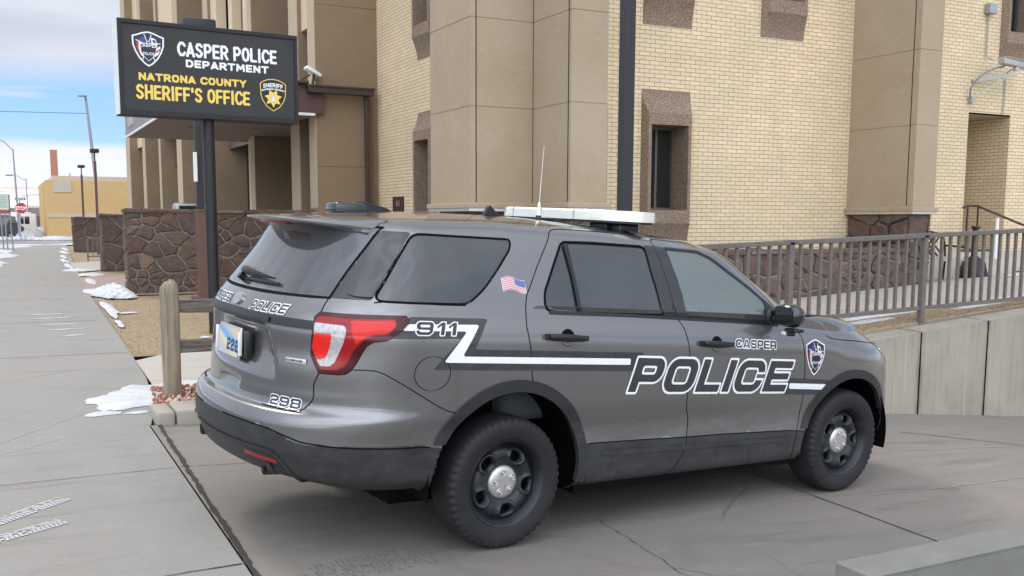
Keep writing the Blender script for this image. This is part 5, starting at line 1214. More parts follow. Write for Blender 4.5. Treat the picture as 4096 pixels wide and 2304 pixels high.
RL=lambda a: 1.535+.0326*(a-7.12)      # top of the railing
RBt=lambda a: .745+.0326*(a-7.27)
rail=empty('railing',(7.12,7.75,0),label='long brown metal railing with square balusters along the top of the ramp wall',cat='railing'); off=Vector((7.12,7.75,0))
def loc_(m,o=off): m.V=[tuple(Vector(v)-o) for v in m.V]; return m
m=MB(); m.bar((3.3,7.75,RL(3.3)-.0),(12.6,7.75,RL(12.6)),.062,.05); loc_(m).build('top_rail',M['railpaint'],rail,bevel=.006)
m=MB(); m.bar((3.3,7.75,RBt(3.3)),(12.6,7.75,RBt(12.6)),.032,.045); loc_(m).build('bottom_rail',M['railpaint'],rail,bevel=.004)
posts=[3.28,5.20,7.12,9.04,10.96]
for p in posts:
    m=MB(); m.bar((p,7.75,topz(p)-.01),(p,7.75,RL(p)+.012),.062); m.bx((p-.075,7.69,topz(p)+.008),(p+.075,7.81,topz(p)+.022)); m.bx((p-.036,7.714,RL(p)+.0),(p+.036,7.786,RL(p)+.03)); loc_(m).build('post',M['railpaint'],rail,bevel=.003)
for p,q in zip(posts[:-1],posts[1:]):
    for k in range(1,14):
        a=p+(q-p)*k/14; m=MB(); m.bar((a,7.75,RBt(a)),(a,7.75,RL(a)-.02),.030,.030); loc_(m).build('baluster',M['railpaint'],rail)
# ---------------------------------------------------------------- flagstone walls
def voronoi(w,h,sz,asp=1.35,seed=1,relax=0):
    r=np.random.default_rng(seed); n=max(4,int(w*h/(sz*sz*asp))); S_=np.stack([r.random(n)*w,r.random(n)*h],1)
    for it in range(relax+1):
        cells=[]
        for i in range(n):
            poly=[(0,0),(w,0),(w,h),(0,h)]; c=S_[i]
            dd=np.hypot((S_[:,0]-c[0])/asp,S_[:,1]-c[1]); order=np.argsort(dd)[1:26]
            for j in order:
                q=S_[j]; nx,ny=(q[0]-c[0])/asp**2,(q[1]-c[1]); mxx,myy=(c+q)/2; res=[]
                m_=len(poly)
                for k in range(m_):
                    a=poly[k];b=poly[(k+1)%m_]; da=(a[0]-mxx)*nx+(a[1]-myy)*ny; db=(b[0]-mxx)*nx+(b[1]-myy)*ny
                    if da<=0: res.append(a)
                    if da*db<0: t=da/(da-db); res.append((a[0]+t*(b[0]-a[0]),a[1]+t*(b[1]-a[1])))
                poly=res
                if len(poly)<3: break
            cells.append(poly)
        if it<relax:
            for i,pl_ in enumerate(cells):
                if len(pl_)>=3: S_[i]=S_[i]*.45+np.mean(pl_,0)*.55
    return cells
def stones(mb,w,h,T,sz=.33,seed=1,gap=.026,depth=.055,clip=None,asp=1.35,jag=1):
    """T maps (u,v,out) to the world"""
    r=np.random.default_rng(seed+100)
    for poly in voronoi(w,h,sz,asp,seed):
        if len(poly)<3: continue
        P=np.array(poly); c=P.mean(0)
        A=.5*abs(sum(P[i][0]*P[(i+1)%len(P)][1]-P[(i+1)%len(P)][0]*P[i][1] for i in range(len(P))))
        if A<.004: continue
        # resample the outline and roughen
        pts=[]
        for i in range(len(P)):
            a=P[i];b=P[(i+1)%len(P)]; L=np.linalg.norm(b-a); k=max(1,int(L/.07))
            for q in range(k): pts.append(a+(b-a)*q/k)
        pts=np.array(pts); n=len(pts)
        if n<3: continue
        R_=np.linalg.norm(pts-c,axis=1,keepdims=True)+1e-6
        sh=lambda g: c+(pts-c)*np.maximum(.2,1-g/R_)
        edge=((pts[:,0]<1e-4)|(pts[:,0]>w-1e-4)|(pts[:,1]<1e-4)|(pts[:,1]>h-1e-4))
        base=sh(gap*.5); out=sh(gap*.5+.006)+ (r.random((n,2))-.5)*.012; inn=sh(gap*.5+.035)+(r.random((n,2))-.5)*.01
        d=depth*(.55+.7*r.random()); tx,ty=(r.random(2)-.5)*.09
        V=[];z=lambda p,e: e+(p[0]-c[0])*tx+(p[1]-c[1])*ty
        for p in base: V.append(T@Vector((p[0],p[1],-.02)))
        for p in out: V.append(T@Vector((p[0],p[1],z(p,d*.62)+(r.random()-.5)*.008)))
        for p in inn: V.append(T@Vector((p[0],p[1],z(p,d)+(r.random()-.5)*.010)))
        V.append(T@Vector((c[0],c[1],z(c,d*1.08)+(r.random()-.5)*.012)))
        F=[]
        for i in range(n):
            j=(i+1)%n; F+=[(i,j,n+j,n+i),(n+i,n+j,2*n+j,2*n+i),(2*n+i,2*n+j,3*n)]
        mb.add(V,F)
TA=lambda a,b,z: Matrix(((1,0,0,a),(0,0,-1,b),(0,1,0,z),(0,0,0,1)))      # face looking to -b, u along +a, v up, out -b
TB=lambda a,b,z: Matrix(((0,0,-1,a),(-1,0,0,b),(0,1,0,z),(0,0,0,1)))     # face looking to -a, u along -b
TC=lambda a,b,z: Matrix(((0,0,1,a),(1,0,0,b),(0,1,0,z),(0,0,0,1)))       # face looking to +a
TT=lambda a,b,z: Matrix(((1,0,0,a),(0,1,0,b),(0,0,1,z),(0,0,0,1)))
def stone_wall(name,a0,a1,b0,b1,z0,z1,label,seed,sz=.33,faces='ABT',parent=None):
    core=MB(); core.bx((a0+.02,b0+.02,z0-.3),(a1-.02,b1-.02,z1-.03)); o=core.build(name,M['mortar'],parent); 
    if label: o['label']=label; o['category']='stone wall'
    s_=MB()
    if 'A' in faces: stones(s_,a1-a0,z1-.045-z0,TA(a0,b0+.03,z0),sz,seed)
    if 'B' in faces: stones(s_,b1-b0,z1-.045-z0,TB(a0+.03,b1,z0),sz,seed+1)
    if 'C' in faces: stones(s_,b1-b0,z1-.045-z0,TC(a1-.03,b0,z0),sz,seed+2)
    if 'T' in faces: stones(s_,a1-a0+.08,b1-b0+.08,TT(a0-.04,b0-.04,z1-.045),.36,seed+3,gap=.012,depth=.045,asp=1.6)
    s_.build('stonework',M['stone'],o,fix=False); return o
stone_wall('stone_wall',2.26,6.05,21.2,21.62,.24,1.95,'tall brown flagstone wall at the lawn behind the black sign pole',11,.25)
stone_wall('stone_wall',2.60,6.2,30.6,31.0,.28,1.90,'second flagstone wall down the sidewalk, middle one of three',21,.34)
stone_wall('stone_wall',2.95,6.2,48.3,48.8,.30,1.86,'farthest flagstone wall, the one behind the thin brown lamp posts',31,.38)
stone_wall('stone_wall',5.2,13.92,12.28,12.75,.25,1.30,'low flagstone planter wall below the brick facade behind the railing',41,.27,'AT')
# ---------------------------------------------------------------- the office building
bld=empty('office_building',(6.2,12.3,0),label='tan stucco and cream brick public building with exposed aggregate window surrounds',cat='building'); BO=Vector((6.2,12.3,0))
def bl(m): m.V=[tuple(Vector(v)-BO) for v in m.V]; return m
def wall_rects(u0,u1,z0,z1,holes):
    us=sorted(set([u0,u1]+[h for q in holes for h in q[:2]])); zs=sorted(set([z0,z1]+[h for q in holes for h in q[2:]])); out=[]
    for i in range(len(us)-1):
        for j in range(len(zs)-1):
            cu_,cz_=(us[i]+us[i+1])/2,(zs[j]+zs[j+1])/2
            if not any(h[0]<cu_<h[1] and h[2]<cz_<h[3] for h in holes): out.append((us[i],us[i+1],zs[j],zs[j+1]))
    return out
def wallA(name,a0,a1,z0,z1,b,holes,mat):
    m=MB()
    for p,q,r,s_ in wall_rects(a0,a1,z0,z1,holes): m.add([(p,b,r),(q,b,r),(q,b,s_),(p,b,s_)],[(0,1,2,3)])
    return m.build(name,mat,bld,fix=False)
def wallB(name,b0,b1,z0,z1,a,holes,mat):
    m=MB()
    for p,q,r,s_ in wall_rects(b0,b1,z0,z1,holes): m.add([(a,q,r),(a,p,r),(a,p,s_),(a,q,s_)],[(0,1,2,3)])
    return m.build(name,mat,bld,fix=False)
# object coordinates are world coordinates here: shift meshes so the empties' offset does not move them
def fixchildren():
    for o in list(bld.children):
        if 'off' not in o: o.location=-BO; o['off']=1
LW=[(9.885,1.93,3.31),(8.24,1.93,3.31)]; UW=[(9.885,5.52,6.95),(8.24,5.52,6.95),(12.31,5.52,6.95),(18.40,5.50,7.0)]
def hole(c,z0,z1,w=.485): return (c-w+.02,c+w-.02,z0,z1)
wallA('brick_wall',7.0,14.3,.4,9.,13.8,[hole(c,1.36,3.86) for c,_,_ in LW]+[hole(c,4.91,7.45) for c,_,_ in UW[:3]],M['brick_a'])
wallA('brick_wall',14.3,26.,.4,9.,13.8,[hole(18.40,4.91,7.5),(17.14,18.365,1.1,3.87)],M['brick_a'])
wallB('brick_wall',13.4,21.6,.2,9.,7.6,[hole(18.53,1.36,3.86),hole(18.53,4.91,7.45),hole(17.56,4.91,7.45)],M['brick_b'])
def surround(T,zo0,zo1,parent=bld,light=False,W=.97,w=.86,p=.14,ow=.735):
    """T maps (u,z,out): u centred on the window; precast frame with curved hood and curved apron"""
    m=MB(); n=7
    zt_f,zt_w=zo1+.19,zo1+.57; zb_f,zb_w=zo0-.215,zo0-.625
    prof=[]
    for i in range(n+1):
        t=i/n; e=1-math.cos(t*math.pi/2) # concave sweep
        prof.append((t,e))
    def rows(zf,zw):
        r=[]
        for i in range(n+1):
            t=i/n; z=zf+(zw-zf)*t; o=p*(1-t)**1.8+.004; half=w/2+(W-w)/2*(1-(1-t)**1.8); r.append((z,o,half))
        return r
    for zf,zw in ((zt_f,zt_w),(zb_f,zb_w)):
        R_=rows(zf,zw); V=[];F=[]
        for z,o,h in R_: V+=[T@Vector((-h,z,o)),T@Vector((h,z,o)),T@Vector((-W/2,z,0)),T@Vector((W/2,z,0))]
        for i in range(n):
            q=4*i; s_=[(q,q+1,q+5,q+4),(q+2,q,q+4,q+6),(q+1,q+3,q+7,q+5)]; F+=s_
        m.add(V,F)
    # front ring
    h=w/2; oh=ow/2; zz=[zb_f,zo0,zo1,zt_f]
    def q4(a,b,c,d,o): m.add([T@Vector((a,c,o)),T@Vector((b,c,o)),T@Vector((b,d,o)),T@Vector((a,d,o))],[(0,1,2,3)])
    q4(-h,h,zb_f,zo0,p+.004); q4(-h,h,zo1,zt_f,p+.004); q4(-h,-oh,zo0,zo1,p+.004); q4(oh,h,zo0,zo1,p+.004)
    # sides
    for s_ in (-1,1): m.add([T@Vector((s_*h,zb_f,p+.004)),T@Vector((s_*h,zt_f,p+.004)),T@Vector((s_*W/2,zt_f,0)),T@Vector((s_*W/2,zb_f,0))],[(0,1,2,3)])
    # reveals
    d=-.34
    for a,b in (((-oh,zo0),(-oh,zo1)),((oh,zo1),(oh,zo0)),((-oh,zo1),(oh,zo1)),((oh,zo0),(-oh,zo0))):
        m.add([T@Vector((a[0],a[1],p+.004)),T@Vector((b[0],b[1],p+.004)),T@Vector((b[0],b[1],d)),T@Vector((a[0],a[1],d))],[(0,1,2,3)])
    s_=m.build('window_surround',M['agg'],parent,fix=False)
    g=MB(); g.add([T@Vector((-oh,zo0,-.30)),T@Vector((oh,zo0,-.30)),T@Vector((oh,zo1,-.30)),T@Vector((-oh,zo1,-.30))],[(0,1,2,3)]); g.build('pane',M['winglass'],s_,fix=False)
    g=MB()
    def bar(a0,a1,c0,c1): 
        V=[T@Vector((x,y,z)) for z in (-.30,-.25) for x,y in ((a0,c0),(a1,c0),(a1,c1),(a0,c1))]; g.add(V,[(4,5,6,7),(0,1,5,4),(1,2,6,5),(2,3,7,6),(3,0,4,7)])
    fr=.045; bar(-oh,-oh+fr,zo0,zo1); bar(oh-fr,oh,zo0,zo1); bar(-oh+fr,oh-fr,zo1-fr,zo1); bar(-oh+fr,oh-fr,zo0,zo0+fr); bar(-.02,.02,zo0+fr,zo1-fr)
    g.build('window_frame',M['bronze'],s_); return s_
for c,z0,z1 in LW+UW: surround(TA(c,13.8,0),z0,z1)
for c,z0,z1 in ((18.53,1.93,3.31),(18.53,5.52,6.95),(17.56,5.52,6.95)): surround(TB(7.6,c,0),z0,z1)
# stucco corner bay: two square piers side by side, one set back
ZB,ZT=2.0,9.
bay=[(6.165,13.4),(7.19,13.4),(7.19,12.28),(7.79,12.28),(7.79,13.9),(7.55,13.9),(7.55,14.9),(6.165,14.9)]
def ngrow(poly,g):
    n=len(poly); out=[]
    for i in range(n):
        p0=Vector(poly[i-1]);p=Vector(poly[i]);p1=Vector(poly[(i+1)%n]); e1=(p-p0).normalized();e2=(p1-p).normalized()
        n1=Vector((e1.y,-e1.x));n2=Vector((e2.y,-e2.x)); k=(n1+n2); k=k/ max(.3,k.dot(n1)); out.append((p.x+k.x*g,p.y+k.y*g))
    return out
def pier_part(poly,z0,z1,name,mat,parent=bld,bev=0,cuts=()):
    m=MB(); zs=[z0]+list(cuts)+[z1]; gap=.006
    for i in range(len(zs)-1):
        a=zs[i]+(gap if i else 0); b=zs[i+1]-(gap if i<len(zs)-2 else 0); m.prism(poly,a,b)
    if cuts:
        for c in cuts: m.prism(ngrow(poly,-.008),c-gap,c+gap)
    return m.build(name,mat,parent,bevel=bev)
PI=lambda poly: poly  # orientation helper
pier_part(bay,ZB,ZT,'corner_pier',M['stucco'],cuts=(3.394,4.645,5.90))
gm_=MB(); 
for x,y0,y1,dx in ((6.255,0,0,0),): gm_.bx((x-.005,13.392,2.02),(x+.005,13.402,ZT))
gm_.bx((7.182,12.343-.0,2.02),(7.192,12.353,ZT)); gm_.bx((7.186,13.388,2.02),(7.194,13.402,ZT)); gm_.build('control_joint',M['gap'],bld)
pier_part(ngrow(bay,.055),1.925,2.0,'pier_base_moulding',M['stucco'],bev=.012)
pier_part(ngrow(bay,.035),1.885,1.925,'pier_flashing',M['alu'])
pier_part(ngrow(bay,-.10),.3,1.885,'pier_plinth',M['mortar'])
sp_=MB(); stones(sp_,.46,1.5,TA(7.28,12.38,.38),.3,61); stones(sp_,1.3,1.5,TB(6.27,14.75,.38),.3,62); stones(sp_,1.0,1.5,TA(6.27,13.50,.38),.3,63); stones(sp_,1.0,1.5,TB(7.29,13.40,.38),.3,64); sp_.build('plinth_stonework',M['stone'],bld,fix=False)
pil=[(13.985,12.28),(14.515,12.28),(14.515,13.85),(13.985,13.85)]
pier_part(pil,ZB,ZT,'pilaster',M['stucco'],cuts=(3.394,4.645,5.90))
gm_=MB(); gm_.bx((13.978,12.41,2.02),(13.990,12.42,ZT)); gm_.build('control_joint',M['gap'],bld)
pier_part(ngrow(pil,.05),1.925,2.0,'pilaster_base_moulding',M['stucco'],bev=.012); pier_part(ngrow(pil,.035),1.885,1.925,'pilaster_flashing',M['alu']); pier_part(ngrow(pil,-.07),.4,1.885,'pilaster_plinth',M['mortar'])
sp_=MB(); stones(sp_,.50,1.40,TA(14.0,12.36,.5),.28,71); stones(sp_,1.4,1.40,TB(14.04,13.78,.5),.30,72); stones(sp_,1.4,1.4,TC(14.45,12.3,.5),.3,73); sp_.build('plinth_stonework',M['stone'],bld,fix=False)
# door niche
m=MB(); m.add([(17.14,13.8,1.1),(17.14,15.4,1.1),(17.14,15.4,3.87),(17.14,13.8,3.87)],[(0,1,2,3)]); m.build('niche_side',M['brick_b'],bld,fix=False)
m=MB(); m.add([(18.365,15.4,1.1),(18.365,13.8,1.1),(18.365,13.8,3.87),(18.365,15.4,3.87)],[(0,1,2,3)]); m.build('niche_side',M['brick_b'],bld,fix=False)
m=MB(); m.bx((17.14,13.8,3.87),(18.365,15.4,3.9)); m.bx((17.14,13.8,1.0),(18.365,15.4,1.17)); m.build('niche_slab',M['path'],bld)
m=MB(); m.bx((17.14,15.38,1.17),(18.365,15.45,3.87)); m.build('niche_back',M['brick_a'],bld)
# entrance side: tall paired piers seen in a row
SD=M['stucco_d']
M['stucco_c']=mk_stucco('pale_stucco',(.44,.36,.245),(.48,.39,.27),(.46,.36,.26),.9)
def epier(b0,b1,a0=6.22,a1=8.2,z0=.25,z1=14,cuts=(2.9,4.6,6.3,8.0,9.7,11.4)):
    pier_part([(a0,b0),(a1,b0),(a1,b1),(a0,b1)],z0,z1,'entrance_pier',M['stucco_e'],cuts=[c for c in cuts if c<z1])
    m=MB(); m.bx((a0-.02,b0+.01,z0),(a0-.003,b1-.01,z1)); m.build('pier_facing',M['stucco_c'],bld)
M['stucco_e']=mk_stucco('brown_tan_stucco',(.225,.165,.10),(.25,.185,.115),(.28,.185,.13),.9)
epier(21.40,21.95); m=MB(); m.prism([(6.17,21.35),(7.6,21.35),(7.6,21.9),(6.17,21.9)],1.9,2.02); m.build('entrance_base_moulding',M['stucco_e'],bld,bevel=.01)
for b0,b1 in ((22.75,23.5),(27.25,27.75),(33.2,34.0),(39.0,40.1),(44.3,44.85),(49.1,50.1)): epier(b0,b1)
epier(52.6,54.2,5.95,7.6)
m=MB(); m.bx((7.3,23.5,.2),(7.7,52.6,3.95)); m.bx((7.9,21.9,3.9),(8.1,54,14)); m.build('entrance_wall',M['dark'],bld)
m=MB(); m.bx((7.95,21.,.0),(26,54,13.9)); m.build('building_mass',M['stucco_e'],bld)
m=MB()
for b0,b1 in ((27.75,33.2),(40.1,44.3),(50.1,52.6)):
    bm_=(b0+b1)/2
    m.bx((6.30,b0,5.2),(6.6,b1,6.6)); m.bx((6.30,b0,9.2),(6.6,b1,14)); m.bx((6.30,b0,6.6),(6.6,b0+.9,9.2)); m.bx((6.30,b1-.9,6.6),(6.6,b1,9.2)); m.bx((6.34,bm_-.25,6.6),(6.6,bm_+.25,9.2))
m.build('precast_panel',M['precast'],bld)
m=MB()
for b0,b1 in ((27.75,33.2),(40.1,44.3),(50.1,52.6)): m.bx((6.75,b0,4.0),(6.85,b1,9.3))
m.build('recessed_glazing',M['bronze'],bld)
m=MB(); m.bx((6.30,21.95,5.95),(6.7,22.75,6.9)); m.bx((6.30,21.95,9.0),(6.7,22.75,14)); m.build('precast_panel',M['precast'],bld)
m=MB(); m.bx((6.62,21.95,4.4),(6.66,22.75,9.0)); w_=m.build('tall_window',M['dark'],bld)
m=MB()
for b in (22.0,22.22,22.34,22.56,22.70): m.bx((6.5,b-.03,4.5),(6.62,b+.03,5.93))
m.bx((6.5,21.95,5.86),(6.62,22.75,5.95)); m.build('window_frame',M['bronze'],w_)
m=MB(); m.bx((6.30,28.0,.2),(7.3,28.4,3.95)); m.build('brick_return',M['brick_b'],bld)
# canopy
m=MB(); m.bx((3.30,21.30,3.975),(6.20,29.6,4.0)); m.bx((6.20,23.5,3.975),(7.6,29.6,4.0)); m.build('canopy_soffit',M['soffit'],bld)
m=MB(); m.bx((3.32,21.33,4.0),(6.30,29.58,4.60)); m.build('canopy_core',M['fasciagrey'],bld)
m=MB(); m.bx((3.30,21.28,4.01),(6.35,21.33,4.60)); m.build('canopy_front_fascia',M['maroon'],bld)
m=MB(); m.bx((3.26,21.28,4.01),(3.30,29.6,4.62)); m.build('canopy_side_fascia',M['fasciagrey'],bld)
m=MB(); m.bx((3.25,21.27,3.955),(6.15,21.30,4.01)); m.bx((3.24,21.27,3.955),(3.265,29.6,4.01)); m.build('canopy_white_trim',M['white_plastic'],bld)
m=MB(); m.bx((5.97,21.10,4.42),(7.42,21.28,4.56)); m.bx((5.95,21.08,4.54),(7.44,21.29,4.585)); m.bx((3.0,21.15,4.60),(6.0,21.33,4.66)); gt=m.build('gutter',M['brownmetal'],bld,bevel=.01)
m=MB(); m.bx((7.26,21.24,.3),(7.35,21.34,4.44)); m.build('downpipe',M['brownmetal'],bld,bevel=.012)
m=MB(); m.tube([(7.42,21.30,.4),(7.42,21.30,4.3)],.022,8); m.build('conduit',M['brownpole'],bld)
for a,b in ((4.3,22.6),(4.3,25.5),(5.9,22.4),(5.8,25.2),(5.2,27.6)):
    m=MB(); m.lathe([(0,-.004),(.10,-.004),(.12,-.014),(.13,-.002)],20,Matrix.Translation((a,b,3.972))); m.build('recessed_downlight',M['fasciagrey'],bld)
# raised letters on the canopy side
TX=plain('letter_grey',(.10,.10,.10),.5)
def flat_text(txt,T,size,mat,parent,name='letter_sign',ext=.01,bold=0,sx=1.,align='LEFT',res=3,shear=0,space=1):
    c=bpy.data.curves.new(name,'FONT'); c.body=txt; c.size=size; c.extrude=ext; c.offset=bold; c.align_x=align; c.resolution_u=res; c.shear=shear; c.space_character=space
    o=bpy.data.objects.new(name,c); COL.objects.link(o); dg=bpy.context.evaluated_depsgraph_get(); me=bpy.data.meshes.new_from_object(o.evaluated_get(dg)); bpy.data.objects.remove(o)
    me.transform(T@Matrix.Diagonal((sx,1,1,1))); me.materials.clear(); me.materials.append(mat); o=bpy.data.objects.new(name,me); link(o,parent); return o
T=Matrix(((0,0,-1,3.25),(-1,0,0,28.6),(0,1,0,4.18),(0,0,0,1)))
flat_text('HALL OF JUSTICE',T,.36,TX,bld,sx=.8,ext=.015) if False else None
m=MB()
for k,(b,w_) in enumerate(((28.9,.18),(28.6,.10),(28.35,.22),(28.0,.16))): m.bx((3.235,b-w_,4.20),(3.26,b,4.44))
m.build('canopy_letter',plain('letter_pale',(.42,.41,.39),.5),bld)
# entrance interior: doors, stone
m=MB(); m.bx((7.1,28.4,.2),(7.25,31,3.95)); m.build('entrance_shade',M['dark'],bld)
sp_=MB(); stones(sp_,1.3,3.5,TB(7.28,25.2,.4),.3,81); sp_.build('entrance_stonework',M['stone'],bld,fix=False)
m=MB(); m.bx((7.20,22.4,.3),(7.24,23.4,3.8)); dr=m.build('entrance_door',M['winglass'],bld)
m=MB()
for b in (22.4,22.9,23.36): m.bx((7.16,b,.3),(7.21,b+.05,3.8))
m.bx((7.16,22.4,2.4),(7.21,23.4,2.46)); m.build('door_frame',M['brownmetal'],dr)
m=MB(); m.rbox((7.05,25.35,3.72),(7.22,25.55,3.82),.03); m.build('dome_camera',M['white_plastic'],bld)
fixchildren()
# plaque with the year
pq=MB(); pq.bx((7.575,19.83,1.78),(7.598,20.46,2.25)); po=pq.build('date_plaque',plain('plaque_brown',(.055,.028,.022),.5),None,label='small brown date stone reading AD 1977 on the cream brick wall',cat='plaque')
for t_,z,s_ in (('AD',2.05,.17),('1977',1.82,.17)):
    T=Matrix(((0,0,-1,7.574),(-1,0,0,20.145),(0,1,0,z),(0,0,0,1))); flat_text(t_,T,s_,plain('plaque_letter',(.30,.24,.19),.6) if t_=='AD' else bpy.data.materials['plaque_letter'],po,'inscription',ext=.003,align='CENTER',sx=.95)
# flood light on the gutter
m=MB(); T=Matrix.Translation((6.12,21.25,4.86))@Matrix.Rotation(math.radians(28),4,'Y'); m.rbox((-.19,-.12,-.04),(.17,.12,.035),.02,T); fl=m.build('flood_light',M['white_plastic'],None,auto=40,label='white tilted flood light standing on the brown gutter of the canopy',cat='flood light')
m=MB(); m.bar((6.1,21.25,4.58),(6.14,21.25,4.84),.05); m.bar((5.75,21.25,4.60),(6.05,21.25,4.80),.04); m.build('bracket',M['brownmetal'],fl)
# security camera on its bracket
sc_=MB(); T=Matrix.Translation((17.68,13.25,4.80))@Matrix.Rotation(math.radians(4),4,'Y'); sc_.rbox((-.40,-.075,-.065),(.36,.075,.06),.015,T); sc_.rbox((-.38,-.10,.055),(.46,.10,.07),.006,T)
sco=sc_.build('security_camera',M['alu_paint'] if 'alu_paint' in M else plain('camera_grey',(.42,.41,.38),.45,metal=.3),None,auto=40,label='grey box security camera on a bracket arm above the side door',cat='security camera')
m=MB(); m.tube([(17.72,13.25,4.74),(17.72,13.25,4.66)],.06,14); m.bar((17.72,13.25,4.60),(17.18,13.78,4.50),.05,.07); m.bar((17.62,13.34,4.56),(17.12,13.78,4.15),.022); m.bx((17.08,13.70,4.08),(17.20,13.795,4.18)); m.build('bracket_arm',bpy.data.materials['camera_grey'],sco)
m=MB(); m.tube(smooth_pts([(17.45,13.3,4.74),(17.2,13.45,4.66),(17.03,13.62,4.45),(17.02,13.7,4.28),(17.12,13.75,4.12)],4),.018,8); m.build('cable_hose',M['lampgrey'],sco,smooth=True)
m=MB(); m.rbox((17.41,13.66,5.80),(17.62,13.795,5.99),.01); jb=m.build('junction_box',M['galv'],None,label='small grey junction box high on the brick beside the upper window',cat='junction box')
m=MB(); m.tube([(17.50,13.76,5.8),(17.50,13.76,4.98),(17.50,13.6,4.9)],.014,8); m.tube(smooth_pts([(18.0,13.5,4.76),(18.12,13.74,4.72),(18.12,13.77,4.6),(18.12,13.77,4.15),(18.10,13.77,3.92)],3),.014,8); m.build('conduit',M['galv'],jb)
# ---------------------------------------------------------------- black sign on its pole
A3=math.radians(4.88); sg=empty('police_sign',(2.58,14.35,.15),A3,label='large black road sign reading CASPER POLICE DEPARTMENT and SHERIFF\'S OFFICE on a black pole',cat='sign'); ZS=-.15
m=MB(); m.tube([(.07,.0,-.1),(.07,.0,2.97)],.078,28); m.build('pole',M['blackpole'],sg,auto=50)
m=MB(); m.bx((-1.10,-.155,3.10+ZS),(1.30,.155,4.315+ZS)); m.build('cabinet',M['signframe'],sg,bevel=.012)
m=MB(); 
for lo,hi in (((-1.10,-.178,4.262+ZS),(1.30,-.150,4.316+ZS)),((-1.10,-.178,3.10+ZS),(1.30,-.150,3.168+ZS)),((-1.10,-.178,3.168+ZS),(-1.052,-.150,4.262+ZS)),((1.254,-.178,3.168+ZS),(1.30,-.150,4.262+ZS))): m.bx(lo,hi)
m.build('frame',M['signframe'],sg,bevel=.004)
m=MB(); m.bx((-1.052,-.160,3.168+ZS),(1.254,-.156,4.262+ZS)); fc=m.build('sign_face',M['signface'],sg)
m=MB(); m.bx((-1.105,-.15,3.11+ZS),(-1.098,.15,4.31+ZS)); m.build('side_light_panel',M['white_plastic'],sg)
m=MB(); m.bx((.0,-.03,4.31+ZS),(.10,.03,4.33+ZS))
spb=BVHTree.FromPolygons([Vector(v) for v in ((-3,-.160,0),(3,-.160,0),(3,-.160,6),(-3,-.160,6))],[(0,1,2,3)])
SK={'C':[[(.92,.74),(.70,.90),(.38,.90),(.12,.66),(.12,.34),(.38,.10),(.70,.10),(.92,.26)]],'A':[[(.08,.05),(.5,.93),(.92,.05)],[(.26,.30),(.74,.30)]],'S':[[(.86,.78),(.62,.91),(.32,.90),(.14,.72),(.30,.56),(.66,.46),(.86,.28),(.66,.10),(.36,.09),(.12,.22)]],
'P':[[(.14,.05),(.14,.91),(.62,.91),(.86,.76),(.86,.60),(.62,.44),(.14,.44)]],'E':[[(.88,.90),(.14,.90),(.14,.10),(.88,.10)],[(.14,.5),(.80,.5)]],'R':[[(.14,.05),(.14,.91),(.62,.91),(.86,.76),(.86,.62),(.62,.46),(.14,.46)],[(.52,.46),(.90,.05)]],
'O':[[(.5,.92),(.22,.82),(.10,.5),(.22,.18),(.5,.08),(.78,.18),(.90,.5),(.78,.82),(.5,.92)]],'L':[[(.14,.95),(.14,.10),(.86,.10)]],'I':[[(.5,.05),(.5,.95)]],'D':[[(.14,.10),(.14,.90),(.52,.90),(.80,.76),(.90,.5),(.80,.24),(.52,.10),(.14,.10)]],'T':[[(.08,.90),(.92,.90)],[(.5,.9),(.5,.05)]],
'M':[[(.12,.05),(.16,.93),(.5,.35),(.84,.93),(.88,.05)]],'N':[[(.14,.05),(.14,.92),(.86,.08),(.86,.95)]],'U':[[(.13,.95),(.13,.38),(.30,.12),(.5,.08),(.70,.12),(.87,.38),(.87,.95)]],'Y':[[(.10,.95),(.5,.48),(.90,.95)],[(.5,.48),(.5,.05)]],'H':[[(.14,.05),(.14,.95)],[(.86,.05),(.86,.95)],[(.14,.5),(.86,.5)]],'F':[[(.14,.05),(.14,.90),(.88,.90)],[(.14,.48),(.80,.48)]],"'":[[(.5,.95),(.5,.72)]]}
WD={'I':.42,"'":.36,' ':.42,'M':1.22,'L':.86,'E':.88,'F':.86,'S':.95,'T':.98}
def bold_line(txt,x0,x1,z0,z1,mat,nm,th,par=None,bvh=None,off=.0012,step=.0065,bend=0,cx_=0):
    adv=[];x=0
    for ch in txt: adv.append(x); x+=WD.get(ch,1.)+.16
    tot=x-.16; sx=(x1-x0)/tot; sz=z1-z0
    def F(q):
        zq=q[:,1]+bend*(q[:,0]-cx_)**2; d=np.full(len(q),9.)
        for ch,a in zip(txt,adv):
            if ch==' ': continue
            w_=WD.get(ch,1.)*sx; xo=x0+a*sx; m=(q[:,0]>xo-.03)&(q[:,0]<xo+w_+.03)
            if not m.any(): continue
            P=np.stack([q[m,0]-xo,zq[m]-z0],1); e=d[m]
            for st_ in SK[ch]: e=mn(e,sd_line(P,[(u*w_,v*sz) for u,v in st_],th))
            e=mx(e,mx(-P[:,1],P[:,1]-sz)); d[m]=e
        return d
    mb_=abs(bend)*.05; return patch(nm,bvh or spb,'S',F,x0-.02,x1+.02,z0-.02-mb_,z1+.02,step,off,mat,par or fc)
bold_line('CASPER POLICE',-.348,1.0,3.90+ZS,4.092+ZS,M['signwhite'],'lettering',.0165); bold_line('DEPARTMENT',-.247,.880,3.764+ZS,3.864+ZS,M['signwhite'],'lettering',.0135)
bold_line('NATRONA COUNTY',-.857,.562,3.553+ZS,3.652+ZS,M['signyellow'],'lettering',.0135); bold_line("SHERIFF'S OFFICE",-.894,.606,3.310+ZS,3.502+ZS,M['signyellow'],'lettering',.0165)
emblem(spb,'S',-.722,3.955+ZS,.405,.450,fc,.0012,.006)
